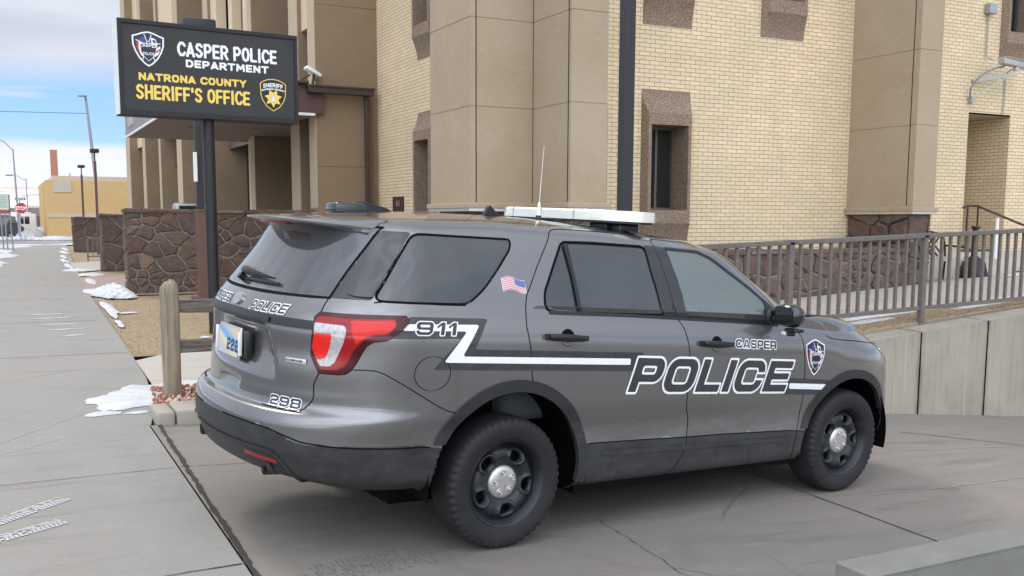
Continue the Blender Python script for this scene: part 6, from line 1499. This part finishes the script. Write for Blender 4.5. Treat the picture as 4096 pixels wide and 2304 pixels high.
# star shield
def shl(w,h,cx,cz): return [(cx+a,cz+b) for a,b in [(-.5*w,.34*h),(-.40*w,.41*h),(-.22*w,.475*h),(0,.5*h),(.22*w,.475*h),(.40*w,.41*h),(.5*w,.34*h),(.48*w,.0),(.42*w,-.17*h),(.26*w,-.36*h),(0,-.5*h),(-.26*w,-.36*h),(-.42*w,-.17*h),(-.48*w,.0)]]
cx,cz=.941,3.478+ZS; Q=shl(.375,.445,cx,cz); bb_=(cx-.22,cx+.22,cz-.26,cz+.26)
patch('shield_border',spb,'S',lambda q: sd_poly(q,Q),*bb_,.007,.0012,M['signyellow'],fc)
patch('shield_field',spb,'S',lambda q: sd_poly(q,Q)+.011,*bb_,.007,.002,M['dblack'],fc)
patch('shield_band',spb,'S',lambda q: mx(np.abs(q[:,1]-(cz+.075+.25*(.03-(q[:,0]-cx)**2)*3-.02))-.004,sd_poly(q,Q)),*bb_,.005,.003,M['signyellow'],fc)
star=[]
for k in range(14):
    a=math.pi/2+k*math.pi/7; r=(.128 if k%2==0 else .074); star.append((cx+r*math.cos(a+math.pi),cz-.042+r*math.sin(a+math.pi)))
patch('star',spb,'S',lambda q: sd_poly(q,star),*bb_,.006,.003,M['signyellow'],fc)
patch('star_seal',spb,'S',lambda q: np.hypot(q[:,0]-cx,q[:,1]-cz+.042)-.045,*bb_,.006,.004,plain('seal_pale',(.55,.47,.36),.5,vary=.6,scale=60),fc)
patch('seal_figure',spb,'S',lambda q: mn(rr(q,cx-.012,cz-.075,cx+.012,cz-.02),rr(q,cx-.03,cz-.078,cx+.03,cz-.066)),*bb_,.004,.005,M['signwhite'],fc)
bold_line('SHERIFF',cx-.142,cx+.142,cz+.108,cz+.165,M['signwhite'],'shield_text',.0058,off=.0035,step=.0035,bend=.9,cx_=cx)
bold_line('NATRONA COUNTY',cx-.163,cx+.163,cz+.072,cz+.098,M['signwhite'],'shield_text',.0026,off=.0035,step=.0022,bend=1.0,cx_=cx)
# ---------------------------------------------------------------- lamp posts
lm=empty('parking_lamp',(3.42,19.55,.25),label='parking lot lamp on a brown sleeved pole directly behind the police sign',cat='street lamp')
m=MB(); m.bx((-.095,-.095,0),(.095,.095,1.66)); m.build('sleeve',M['brownpole'],lm,bevel=.01)
m=MB(); m.bx((-.07,-.06,1.66),(.06,.06,4.9)); m.build('pole',M['darkpole'],lm,bevel=.008)
m=MB(); m.bx((-.20,-.18,.0),(.20,.18,.05)); m.bx((-.11,-.11,1.65),(.11,.11,1.69)); m.build('base_plate',M['brownpole'],lm,bevel=.006)
m=MB(); m.rbox((-.24,-.30,4.86),(.33,.25,5.13),.03); m.build('lamp_head',M['darkpole'],lm,auto=40)
m=MB(); m.bx((-.115,-.13,2.2),(-.06,-.02,2.74)); m.build('small_panel',M['white_plastic'],lm,bevel=.003)
for (b,a,zt,ph,pt,hw,lab) in ((45.3,3.73,4.15,4.60,4.52,.17,'thin brown parking lot lamp behind the walls, the taller of the far pair'),(54.3,3.83,3.95,4.37,4.31,.16,'thin brown parking lot lamp before the ochre building, the shorter of the far pair')):
    o=empty('parking_lamp',(a,b,.3),label=lab,cat='street lamp',group='parking lot lamps')
    m=MB(); m.bx((-.05,-.05,0),(.05,.05,zt-.3)); m.bx((-.025,-.025,zt-.3),(.025,.025,pt-.3)); m.build('pole',M['brownpole'],o)
    m=MB(); m.rbox((-hw,-hw,pt-.33),(hw,hw,ph-.25),.02); m.build('lamp_head',M['darkpole'],o,auto=40)
lm['group']='parking lot lamps'
# tall near post between car and building
m=MB(); m.bx((-.064,-.064,-1.2),(.064,.064,9.)); tp=m.build('lamp_post',M['darkpole'],None,bevel=.01,label='tall dark square lamp post rising behind the light bar in front of the facade',cat='lamp post'); tp.location=(6.02,9.12,.5)
# street lamps far away
def slamp(base,top,arm,r,lab,head=True):
    o=empty('street_lamp',base,label=lab,cat='street lamp',group='cobra street lamps'); B_=Vector(base); T_=Vector(top)-B_
    m=MB(); m.tube([(0,0,0),tuple(T_*.5),tuple(T_)],[r,r*.75,r*.5],10); m.build('pole',M['lampgrey'],o)
    A2=[Vector(p)-B_ for p in arm]; m=MB(); m.tube(smooth_pts([tuple(T_*.985)]+[tuple(p) for p in A2],4),r*.35,8); m.build('arm',M['lampgrey'],o)
    if head: e=A2[-1]; m=MB(); m.rbox((e.x-.45,e.y-.15,e.z-.10),(e.x+.15,e.y+.15,e.z+.05),.05); m.build('lamp_head',M['lampgrey'],o,auto=40)
slamp((6.72,77.5,.38),(5.97,77.5,10.2),[(5.9,77.2,10.35)],.16,'tallest street lamp leaning above the ochre building roof')
slamp((1.31,75.9,.38),(1.18,75.9,6.42),[(.8,75.9,6.75),(.44,75.9,7.0),(-.6,75.9,7.3)],.085,'street lamp just behind the stop sign with its arm reaching left')
slamp((2.61,105,.4),(2.60,105,5.56),[(2.3,105,5.45),(1.9,105,5.75),(1.35,105,5.85)],.08,'small far street lamp with curved arm left of the ochre building')
cb_=MB(); cb_.tube([(-30,77.4,8.9),(-10,77.4,8.75),(5.95,77.5,9.15)],.018,5); cb_.build('overhead_cable',M['darkpole'],None,label='thin overhead cable running to the tallest street lamp',cat='cable')
# ---------------------------------------------------------------- stop sign with street name
st=empty('stop_sign',(1.33,74.45,.377),label='red octagonal STOP sign with a green street name plate on top',cat='stop sign')
m=MB(); m.tube([(0,0,0),(.06,0,2.8)],.045,10); m.build('post',M['galv'],st)
R8=.40; oc=[(R8*math.cos(math.radians(22.5+45*k)),R8*math.sin(math.radians(22.5+45*k))) for k in range(8)]
Tm=Matrix.Translation((.12,-.08,2.11))
m=MB(); m.prism([(a,b) for a,b in oc],-.0,.012,'y',T=Tm); m.build('border',M['signwhite'],st)
m=MB(); m.prism([(a*.93,b*.93) for a,b in oc],-.012,-.002,'y',T=Tm); pn=m.build('plate',M['signred'],st)
T=Matrix(((1,0,0,.12),(0,0,-1,-.10),(0,1,0,1.985),(0,0,0,1))); flat_text('STOP',T,.34,M['signwhite'],pn,'stop_text',ext=.004,bold=.012,align='CENTER',sx=.80)
m=MB(); m.bx((-.20,-.02,2.62),(.42,.02,2.80)); np_=m.build('street_name_plate',M['signgreen'],st)
T=Matrix(((1,0,0,.11),(0,0,-1,-.03),(0,1,0,2.655),(0,0,0,1))); flat_text('W B ST',T,.15,M['signwhite'],np_,'street_name',ext=.004,align='CENTER',bold=.004)
# ---------------------------------------------------------------- ochre building, chimney, far things
ob=empty('ochre_building',(3.1,76.3,.38),label='plain ochre stucco building with a pale parapet across the street',cat='building')
m=MB(); m.bx((0,0,-.3),(9,14,4.05)); m.build('wall',M['ochre'],ob); m=MB(); m.bx((-.04,-.04,1.52),(9.02,.0,1.77)); m.build('band',M['ochre_d'],ob)
m=MB(); m.bx((.45,.1,4.05),(9,14,4.36)); m.build('parapet',M['ochre_d'],ob); m=MB(); m.bx((.44,-.05,3.24),(1.60,.0,3.98)); m.build('blank_panel',plain('pale_panel',(.46,.42,.34),.7,vary=.05,scale=5),ob)
m=MB(); m.bx((-.06,3.5,-.3),(.4,9,3.85)); m.build('side_block',M['ochre'],ob)
m=MB(); m.tube([(1.9,6,4.3),(1.9,6,4.8)],.05,8); m.tube([(6.6,6,4.3),(6.6,6,4.9)],.03,8); m.build('roof_vent',M['galv'],ob)
m=MB(); m.add([(4.09,90,0),(4.65,90,0),(4.65,90.6,0),(4.09,90.6,0),(4.09,90,7.35),(4.60,90,7.35),(4.60,90.6,7.35),(4.09,90.6,7.35)],[(0,1,5,4),(1,2,6,5),(2,3,7,6),(3,0,4,7),(4,5,6,7)]); m.build('chimney',M['redbrick'],None,label='square red brick chimney rising behind the ochre building',cat='chimney')
bb2=empty('bill_board',(.55,83.4,.38),label='pale green notice board on red posts at the left edge',cat='board')
m=MB(); m.bx((-.9,-.04,2.15),(.30,.04,3.22)); m.build('board',M['boardgreen'],bb2)
m=MB()
for k in range(7): z=3.1-.135*k; m.bx((-.85+.04*(k%3),-.05,z-.035),(.20-.05*((k*2)%3),-.04,z))
m.build('faint_lines',plain('board_text',(.25,.33,.30),.6),bb2); m=MB(); m.bx((-.9,-.05,1.75),(.30,.05,2.08)); m.bx((.27,-.05,0),(.36,.05,3.2)); m.bx((-.9,-.05,0),(-.8,.05,2.1)); m.build('posts',plain('board_red',(.28,.09,.08),.6),bb2)
# van
vn=empty('parked_van',(.70,77.6,.38),label='dark green van with a snow covered roof parked behind the stop sign',cat='van')
pr=[(-3.2,.25),(.85,.25),(.95,.45),(.92,.85),(.62,1.05),(.30,1.50),(.15,1.62),(-3.1,1.66),(-3.3,1.2)]
m=MB(); m.prism([(a,b) for a,b in pr],-.0,1.8,'y'); m.build('body',M['vanpaint'],vn,bevel=.05)
m=MB(); m.prism([(.12,1.03),(.50,1.03),(.24,1.46),(.12,1.46)],-.01,.0,'y'); m.bx((-1.1,-.012,1.0),(.05,-.001,1.46)); m.bx((-2.6,-.012,1.0),(-1.2,-.001,1.46)); m.build('window',M['winglass'],vn)
m=MB(); m.rbox((-3.1,-.02,1.63),(.15,1.8,1.75),.04); m.build('roof_snow',M['snow'],vn,auto=50)
for x in (.10,-2.5):
    m=MB(); T=Matrix.Translation((x,-.02,.24))@Matrix.Rotation(math.pi/2,4,'X'); m.lathe([(0,-.05),(.25,-.05),(.27,.0),(.27,.2)],24,T); w_=m.build('wheel',M['tyre'],vn,auto=40); m=MB(); m.lathe([(0,.065),(.15,.062),(.16,.05)],20,T@Matrix.Scale(1,4)); m.build('hub_cap',M['galv'],w_)
# bus
bs_=empty('white_bus',(.9,90.5,.4),label='white shuttle bus with dark windows behind the dark van',cat='bus')
m=MB(); m.rbox((-6.0,0,.35),(1.95,2.4,1.80),.12); m.rbox((-6.,0.1,1.75),(1.6,2.3,1.93),.08); m.build('body',M['buswhite'],bs_,auto=40)
m=MB()
for x0_,x1_ in ((-5.4,-4.5),(-4.4,-3.4),(-3.3,-2.3),(-2.2,-1.3),(-1.2,-.3),(-.2,.42),(.55,1.0),(1.08,1.42)): m.bx((x0_,-.02,.98),(x1_,.0,1.58))
m.build('window',M['winglass'],bs_)
for x in (1.05,-3.5):
    m=MB(); T=Matrix.Translation((x,-.03,.3))@Matrix.Rotation(math.pi/2,4,'X'); m.lathe([(0,0),(.36,0),(.38,-.2)],20,T); w_=m.build('wheel',M['tyre'],bs_); m=MB(); m.lathe([(0,.03),(.17,.02)],16,T); m.build('hub_cap',M['galv'],w_)
# low far buildings
fb=MB(); fb.bx((-30,108,.4),(5.2,118,2.05)); fb.build('far_building',plain('far_grey',(.10,.095,.09),.8),None,label='long low dark building below the snowy hill',cat='building')
fb=MB(); fb.bx((1.2,120,2.),(3.5,128,2.95)); fb.bx((3.2,119,2.),(7,126,3.0)); fb.build('far_building',plain('far_brown',(.25,.20,.18),.8),None,label='pale brown low building at the foot of the snowy hill',cat='building')
# three bollard like posts of a rack
for k,(a,lab) in enumerate(((.20,'leftmost of three thin steel posts at the far sidewalk edge'),(.36,'middle one of three thin steel posts at the far sidewalk edge'),(.58,'rightmost of three thin steel posts at the far sidewalk edge'))):
    b=52.1-k*1.5+ (2 if k==2 else 0); m=MB(); m.tube([(0,0,0),(-.05,0,1.68)],.03,8); m.tube([(0,0,.0),(0,0,.03)],.07,10); o=m.build('steel_post',M['lampgrey'],None,label=lab,cat='post',group='steel posts'); o.location=(a,b,gz(b))
# small handrail by the wall
hr=empty('hand_rail',(2.72,37.8,.31),label='short brown handrail with balusters beside the sidewalk, between two flagstone walls',cat='railing')
m=MB(); m.bar((0,0,.79),(2.2,0,.79),.05); m.bar((0,0,.16),(2.2,0,.16),.04); m.build('rails',M['railpaint'],hr)
for k in range(14): m=MB(); m.bar((.16*k+.03,0,.0 if k in (0,8) else .16),(.16*k+.03,0,.78),.05 if k in (0,8) else .028); m.build('baluster',M['railpaint'],hr)
# box on the wall top by the entrance
m=MB(); m.rbox((3.55,23.5,1.85),(4.25,23.9,2.12),.06); mb_=m.build('utility_cabinet',M['galv'],None,auto=40,label='low dark cabinet with a rounded top just behind the flagstone wall',cat='cabinet'); m=MB(); m.bx((3.64,23.485,1.85),(4.17,23.5,2.06)); m.build('front_panel',M['dark'],mb_)
# ---------------------------------------------------------------- wooden post and rails
wf=empty('wooden_fence',(1.35,9.45,.11),label='weathered wooden post with two split rails at the kerb behind the police car',cat='fence')
m=MB(); pr_=[(.075,0),(.078,.35),(.080,.7),(.080,.98),(.070,1.045),(.035,1.085),(0,1.09)]
V=[];n=16
for i,(r,z) in enumerate(pr_):
    for k in range(n):
        a=2*math.pi*k/n; q=(abs(math.cos(a))**5+abs(math.sin(a))**5)**(-1/5); rr_=r*min(q,1.16)*(1+.02*math.sin(5*a)); V.append((rr_*math.cos(a),rr_*math.sin(a),z+(.012*math.cos(a) if z>1 else 0)))
F=[(i*n+k,i*n+(k+1)%n,(i+1)*n+(k+1)%n,(i+1)*n+k) for i in range(len(pr_)-1) for k in range(n)]; m.add(V,F); m.build('post',M['wood'],wf,smooth=True)
for z0_,z1_,l in ((.79,.905,3.6),(.43,.54,3.6)):
    m=MB(); V=[];n=14
    for i in range(n+1):
        x=.06+l*i/n; j=(rng.random(4)-.5)*.010
        V+=[(x,-.035+j[0],z0_+j[1]),(x,.035,z0_+j[1]),(x,.035,z1_+j[2]),(x,-.035+j[3],z1_+j[2])]
    F=[(4*i+k,4*i+(k+1)%4,4*i+4+(k+1)%4,4*i+4+k) for i in range(n) for k in range(4)]+[(0,1,2,3)]; m.add(V,F); m.build('rail',M['woodrail'],wf)
m=MB(); m.bx((3.55,-.08,0),(3.70,.08,1.0)); m.build('post',M['wood'],wf)
# ---------------------------------------------------------------- foreground rail
fr=empty('guard_rail',(1.60,1.51,1.0),label='grey painted flat topped guard rail cutting the bottom right corner',cat='railing')
m=MB(); m.bx((0,-.052,-.085),(4.5,.056,0)); m.bx((-.001,-.056,-.004),(4.5,-.046,.003)); m.build('flat_rail',mk_plastic('worn_grey_paint',(.155,.155,.135),.45,.5,-2,2,(.26,.26,.23)),fr,bevel=.004)
m=MB(); m.bx((2.6,-.04,-1.4),(2.7,.04,-.085)); m.build('post',M['railpaint'],fr)
# ---------------------------------------------------------------- bench, ash can, steps, side handrail
be=empty('bench',(14.85,12.55,.665),label='black cast metal garden bench with a lattice back against the building',cat='bench')
m=MB(); 
for z in (.40,): m.bx((-.60,-.25,.40),(.60,.22,.43))
m.build('seat',plain('bench_slat',(.34,.27,.20),.6,vary=.2,scale=20),be)
m=MB(); 
for k in range(-8,9):
    for s_ in (-1,1):
        x0_=k*.14; x1_=x0_+s_*.40
        a=max(-.56,min(.56,x0_)); pts=[(x0_+s_*.40*t,.24+.05*t,.47+.40*t) for t in (0,1)]
        if abs(x0_)<.57 and abs(x1_)<.57: m.bar(*pts,.022)
m.tube(smooth_pts([(-.60,.22,.46),(-.60,.27,.78),(-.45,.29,.88),(0,.30,.93),(.45,.29,.88),(.60,.27,.78),(.60,.22,.46)],4),.020,8); m.build('backrest',M['darkpole'],be)
for s_ in (-1,1):
    m=MB(); m.tube([(s_*.60,-.24,.0),(s_*.58,-.22,.40),(s_*.60,-.24,.64),(s_*.60,.22,.66)],.020,8); m.tube([(s_*.60,.25,0),(s_*.58,.2,.42)],.02,8); m.tube(smooth_pts([(s_*.6,-.24,.64),(s_*.6,-.30,.60),(s_*.6,-.27,.55)],3),.018,8); m.build('leg',M['darkpole'],be)
ac=MB(); ac.lathe([(.0,0),(.26,0),(.27,.04),(.20,.34),(.10,.42),(.055,.46),(.055,.95),(.085,.97),(.07,1.0),(0,1.0)],24); aco=ac.build('ash_receptacle',M['blackpole'],None,auto=40,label='black smokers ash post with a wide round base by the steps',cat='ash bin'); aco.location=(15.95,12.55,.68)
stp=MB()
for z,b0_,a0_ in ((.80,12.75,16.6),(.92,13.0,16.6),(1.05,13.2,16.6),(1.17,13.4,14.7)): stp.rbox((a0_,b0_,.3),(21,13.79,z),.012)
stp.build('entrance_steps',M['path'],None,auto=30,label='concrete steps and landing below the side door',cat='steps')
sh=empty('hand_rail',(16.75,13.45,1.17),label='dark brown handrail on the landing beside the side door',cat='railing')
m=MB(); m.tube([(-.05,0,.86),(.05,0,.90),(.35,0,.90),(.85,-.6,.55),(1.1,-.9,.42)],.024,8); m.tube([(.08,0,0),(.08,0,.9)],.02,8); m.tube([(.38,0,0),(.38,0,.9)],.02,8); m.tube([(-.1,0,.03),(1.,0,.03)],.018,8); m.build('rail',M['brownmetal'],sh)
wp=MB(); wp.tube([(0,0,0),(0,0,.78)],.035,10); wpo=wp.build('white_post',M['white_plastic'],None,label='white plastic pipe standing on the landing at the right edge',cat='pipe'); wpo.location=(17.25,13.1,1.05)
m=MB(); m.rbox((18.95,13.70,2.55),(19.1,13.8,2.75),.01); m.build('wall_box',M['galv'],None,label='small grey box on the brick right of the side door',cat='junction box')
# ---------------------------------------------------------------- snow
def sd_blob(q,cx,cy,rx,ry,rot,seed,rough=.30):
    c,s_=math.cos(rot),math.sin(rot); x=(q[:,0]-cx)*c+(q[:,1]-cy)*s_; y=-(q[:,0]-cx)*s_+(q[:,1]-cy)*c; r=np.hypot(x/rx,y/ry); a=np.arctan2(y/ry,x/rx); w_=0
    rg=np.random.default_rng(seed)
    for k in range(2,12): w_=w_+rough/k**.9*.42*np.sin(k*a+rg.random()*6.28)
    w_=w_+.10*np.sin(x*11/max(rx,.2)*.4+seed)*np.sin(y*9/max(ry,.2)*.4+seed*2)+.07*np.sin(x*31+seed)*np.sin(y*27+seed*2)
    return r-1-w_
SNW=MB()
def snow(cx,cy,rx,ry,rot=0,h=.02,seed=1,zf=None,st=None,rough=.30):
    zf=zf or (lambda a,b:gz(b)); R_=max(rx,ry)*1.5; st=st or max(rx,ry)/26; us=np.arange(cx-R_,cx+R_,st); vs=np.arange(cy-R_,cy+R_,st); U,V=np.meshgrid(us,vs,indexing='ij'); q=np.stack([U.ravel(),V.ravel()],1)
    F=sd_blob(q,cx,cy,rx,ry,rot,seed,rough).reshape(len(us),len(vs)); V2,P=marching(F,us,vs)
    if not P: return
    V2=np.array(V2); f=sd_blob(V2,cx,cy,rx,ry,rot,seed,rough); hh=h*np.sqrt(np.clip(-f,0,1)); rg=np.random.default_rng(seed+5); nn=np.sin(V2[:,0]*31+seed)*np.sin(V2[:,1]*27)*.5+np.sin(V2[:,0]*77)*np.sin(V2[:,1]*83+seed)*.3
    SNW.add([(a,b,zf(a,b)+.004+hh_*(1+.35*n_)) for (a,b),hh_,n_ in zip(V2,hh,nn)],P)
snow(1.15,9.75,.42,.62,-.35,.035,3); snow(.86,9.35,.20,.13,.5,.02,4); snow(.72,9.05,.17,.09,.2,.015,5); snow(1.5,10.15,.5,.22,.3,.03,6); snow(.98,8.98,.10,.06,.2,.012,15)
snow(1.95,20.8,.36,.75,.1,.22,7); snow(1.72,21.9,.22,.8,0,.06,8); snow(1.62,18.2,.10,1.3,0,.03,9,rough=.6); snow(1.55,15.9,.05,.5,0,.02,10,rough=.6)
for k,(a,b,rx,ry) in enumerate(((1.9,25.5,.10,1.2),(2.15,28.5,.35,.5),(2.0,31.,.4,.5),(1.9,34,.10,1.5),(2.0,38,.08,2.),(2.2,42,.10,2.),(2.5,47,.14,2.2),(2.8,52,.12,2),(-.3,36,.5,2.5),(.1,44,.5,3),(.0,50,.5,2.5),(.6,57,.9,1.2),(3.4,61,.8,.6),(1.1,60.5,1.3,.5))): snow(a,b,rx,ry,0,.06,20+k,rough=.5)
for k in range(16): snow(1.5+rng.random()*3.2,12.8+rng.random()*7.5,.05+.10*rng.random(),.03+.06*rng.random(),rng.random()*3,.012,40+k,st=.012)
for k in range(10): snow(3.+3*(k%4)+rng.random(),76.2-.2*rng.random()-1.3*(k//4),1.2,.35,0,.25,60+k,rough=.5)
for k in range(7): snow(1.6+.35*k,78+k*1.6,.9,.9,0,.75,70+k,rough=.5)
for k in range(8): snow(-1.5+k*.9,75.0+.1*k,.6,.3,0,.22,80+k,rough=.5)
for k in range(9): snow(6.2+k*.75,8.52+.05*math.sin(k*2),.42,.10+.05*rng.random(),0,.03,90+k,rz,rough=.55)
snow(8.6,8.1,.45,.10,0,.02,100,lambda a,b:rz(a,b)+.02); snow(10.6,8.15,.6,.12,0,.02,101,lambda a,b:rz(a,b)+.02); snow(17.6,12.0,1.6,.22,.05,.06,102,rz); snow(12.5,8.55,1.2,.12,0,.03,103,rz); snow(15.2,8.7,1.2,.2,0,.03,104,rz)
snow(18.2,12.6,1.2,.18,.02,.08,105,lambda a,b:.72); snow(15.3,9.4,.9,.12,.3,.03,106,rz)
for k in range(5): snow(.62+.06*k,17.6-.75*k+.2*rng.random(),.32-.03*k,.045,.02,.004,110+k,rough=.6,st=.02)

# tread prints left in the frost
for (a0_,b0_,a1_,b1_) in ((-.12,6.12,.28,6.50),(-.16,5.78,.26,6.03)):
    d=np.array((a1_-a0_,b1_-b0_)); L=np.linalg.norm(d); d/=L; nn=np.array((-d[1],d[0])); k=0
    for i in range(int(L/.026)):
        for j in range(-2,3):
            if rng.random()<.12: continue
            c=np.array((a0_,b0_))+d*(i*.026+(.013 if j%2 else 0)+abs(j)*.006)+nn*j*.024; s1,s2=.0105*(.7+.4*rng.random()),.0095; sk=.004*np.sign(j)
            q=[c-d*s1-nn*s2+d*sk,c+d*s1-nn*s2+d*sk,c+d*s1+nn*s2-d*sk,c-d*s1+nn*s2-d*sk]; SNW.add([(p[0],p[1],gz(p[1])+.005) for p in q],[(0,1,2,3)])
SNW.build('snow_patches',M['snow'],None,smooth=True,fix=False,kind='stuff',label='patches of old snow along the pavement, walls and ramp')
# dark tread prints on the driveway
tp_=MB()
for (a0_,b0_,a1_,b1_) in ((1.3,4.70,3.0,5.02),(1.1,4.55,2.7,4.83)):
    d=np.array((a1_-a0_,b1_-b0_)); L=np.linalg.norm(d); d/=L; nn=np.array((-d[1],d[0]))
    for i in range(int(L/.03)):
        for j in range(-2,3):
            if rng.random()<.3: continue
            c=np.array((a0_,b0_))+d*(i*.03+abs(j)*.008)+nn*j*.034; s1,s2=.0035,.013
            q=[c-d*s1-nn*s2,c+d*s1-nn*s2,c+d*s1+nn*s2,c-d*s1+nn*s2]; tp_.add([(p[0],p[1],dz(p[0],p[1])+.004) for p in q],[(0,1,2,3)])
tp_.build('tyre_prints',plain('print_dirt',(.19,.175,.155),.9),fix=False,kind='structure')
# hills
hx=np.linspace(-500,900,70); hy=np.linspace(380,900,24); V=[];
for y in hy:
    for x in hx: t=smooth((y-380)/240); V.append((x,y,.2+t*(17.6+1.2*math.sin(x*.012+1)+.7*math.sin(x*.05+y*.02))+.5*math.sin(x*.09+y*.07)*t))
mesh('hills',V,[(j*70+i,j*70+i+1,(j+1)*70+i+1,(j+1)*70+i) for j in range(23) for i in range(69)],M['hill'],smooth=True,kind='structure')
# a weed caught under the sill
# ---------------------------------------------------------------- camera, light, sky
pit,rol,t1=0.121291703,-0.00353348283,0.472814933
def _R(ax,a): return Matrix.Rotation(a,3,ax)
Mw=_R('Z',-t1)@_R('X',-pit)@_R('Y',rol)     # columns: right, forward, up in world
r_,f_,u_=[Vector([Mw[i][k] for i in range(3)]) for k in range(3)]
cm=Matrix(((r_.x,u_.x,-f_.x,0),(r_.y,u_.y,-f_.y,0),(r_.z,u_.z,-f_.z,1.7394761),(0,0,0,1)))
cd=bpy.data.cameras.new('camera'); cam=bpy.data.objects.new('camera',cd); COL.objects.link(cam); cam.matrix_world=cm
cd.sensor_width=36; cd.sensor_fit='HORIZONTAL'; cd.lens=4000/4096*36; cd.shift_x=0; cd.shift_y=(1372.41985-1152)/4096; cd.clip_end=6000; cd.clip_start=.05
S.camera=cam
SUN_EL=math.radians(48); SUN_AZ=math.radians(105)   # direction the light comes from, measured from +x
w=bpy.data.worlds.new('World'); S.world=w; w.use_nodes=True; nt=w.node_tree; nt.nodes.clear()
sundir=Vector((math.cos(SUN_AZ)*math.cos(SUN_EL),math.sin(SUN_AZ)*math.cos(SUN_EL),math.sin(SUN_EL)))
def N(t,**k):
    o=nt.nodes.new(t)
    for a,b in k.items(): setattr(o,a,b)
    return o
LK=nt.links.new
def MA(op,a,b=0.,c=0.):
    o=N('ShaderNodeMath',operation=op)
    for v,i in ((a,0),(b,1),(c,2)):
        if isinstance(v,bpy.types.NodeSocket): LK(v,o.inputs[i])
        else: o.inputs[i].default_value=v
    return o.outputs[0]
def RP(f,st):
    r=N('ShaderNodeValToRGB'); LK(f,r.inputs[0]); e=r.color_ramp
    while len(e.elements)<len(st): e.elements.new(.5)
    for el,(p,c) in zip(e.elements,st): el.position=p; el.color=(c,c,c,1) if not isinstance(c,tuple) else (*c,1)
    return r.outputs[0]
def MX(f,a,b):
    o=N('ShaderNodeMix',data_type='RGBA')
    for v,i in ((f,0),(a,6),(b,7)):
        if isinstance(v,bpy.types.NodeSocket): LK(v,o.inputs[i])
        else: o.inputs[i].default_value=(*v,1) if isinstance(v,tuple) else v
    return o.outputs[2]
def NZ(v,sc,d=6,r=.55,dist=0):
    o=N('ShaderNodeTexNoise'); LK(v,o.inputs['Vector']); o.inputs['Scale'].default_value=sc; o.inputs['Detail'].default_value=d; o.inputs['Roughness'].default_value=r; o.inputs['Distortion'].default_value=dist; return o.outputs[0]
def MPG(v,sc,rot=(0,0,0)):
    o=N('ShaderNodeMapping'); LK(v,o.inputs[0]); o.inputs['Scale'].default_value=sc; o.inputs['Rotation'].default_value=rot; return o.outputs[0]
out=N('ShaderNodeOutputWorld'); bg=N('ShaderNodeBackground'); LK(bg.outputs[0],out.inputs[0])
sky=N('ShaderNodeTexSky'); sky.sky_type='NISHITA'; sky.sun_disc=False; sky.sun_elevation=SUN_EL; sky.sun_rotation=math.atan2(sundir.x,sundir.y); sky.altitude=1500; sky.air_density=1; sky.dust_density=.3
tc=N('ShaderNodeTexCoord').outputs['Generated']; sp3=N('ShaderNodeSeparateXYZ'); LK(tc,sp3.inputs[0]); zx,zy,zz=sp3.outputs
v1=MPG(tc,(1,1,5.5)); n1=NZ(v1,2.6,7,.5,.3); n2=NZ(MPG(tc,(1,1,9),(0,.05,.4)),5,7,.55,.6); n3=NZ(MPG(tc,(1,1,2.2)),1.7,6,.5)
el=MA('ADD',zz,MA('MULTIPLY',MA('SUBTRACT',n1,.5),.060)); el=MA('ADD',el,MA('MULTIPLY',zx,-.020))
cover=RP(el,[(.0,.9),(.058,.96),(.070,.05),(.116,.02),(.142,1.),(1.,1.)])
wisps=MA('MULTIPLY',RP(n2,[(.54,0.),(.68,.7)]),1.); cover=MA('MAXIMUM',cover,wisps)
high=RP(MA('SUBTRACT',n3,MA('MULTIPLY',RP(zz,[(.12,0.),(.35,1.)]),.0)),[(.36,.55),(.50,1.)]); cover=MA('MULTIPLY',cover,MA('MAXIMUM',high,RP(zz,[(.16,1.),(.3,0.)])))
dotn=N('ShaderNodeVectorMath',operation='DOT_PRODUCT'); LK(tc,dotn.inputs[0]); dotn.inputs[1].default_value=(-.45,-.80,.40)
glow=RP(dotn.outputs['Value'],[(.0,1/3.2),(.4,.52),(.85,1.15)])
cloud=MX(RP(NZ(v1,3.6,6,.5,.4),[(.32,0.),(.68,1.)]),(3.9,4.15,4.9),(5.3,5.5,6.1)); low=RP(zz,[(.05,1.),(.10,0.)]); cloud=MX(low,cloud,(6.1,6.2,6.4))
vm=N('ShaderNodeVectorMath',operation='SCALE'); LK(cloud,vm.inputs[0]); LK(MA('MULTIPLY',glow,3.),vm.inputs['Scale'])
blue=MX(.72,sky.outputs[0],(1.15,2.75,5.4))
LK(MX(cover,blue,vm.outputs[0]),bg.inputs[0]); bg.inputs[1].default_value=.10
sl=bpy.data.lights.new('sun','SUN'); sl.energy=.9; sl.angle=math.radians(15); sl.color=(1,.94,.86); so=bpy.data.objects.new('sun',sl); COL.objects.link(so)
so.rotation_euler=sundir.to_track_quat('Z','Y').to_euler()
S.view_settings.view_transform='Standard'; S.view_settings.look='None'; S.view_settings.gamma=1; S.view_settings.exposure=.80
S.cycles.max_bounces=8; S.cycles.transparent_max_bounces=12; S.cycles.sample_clamp_indirect=6
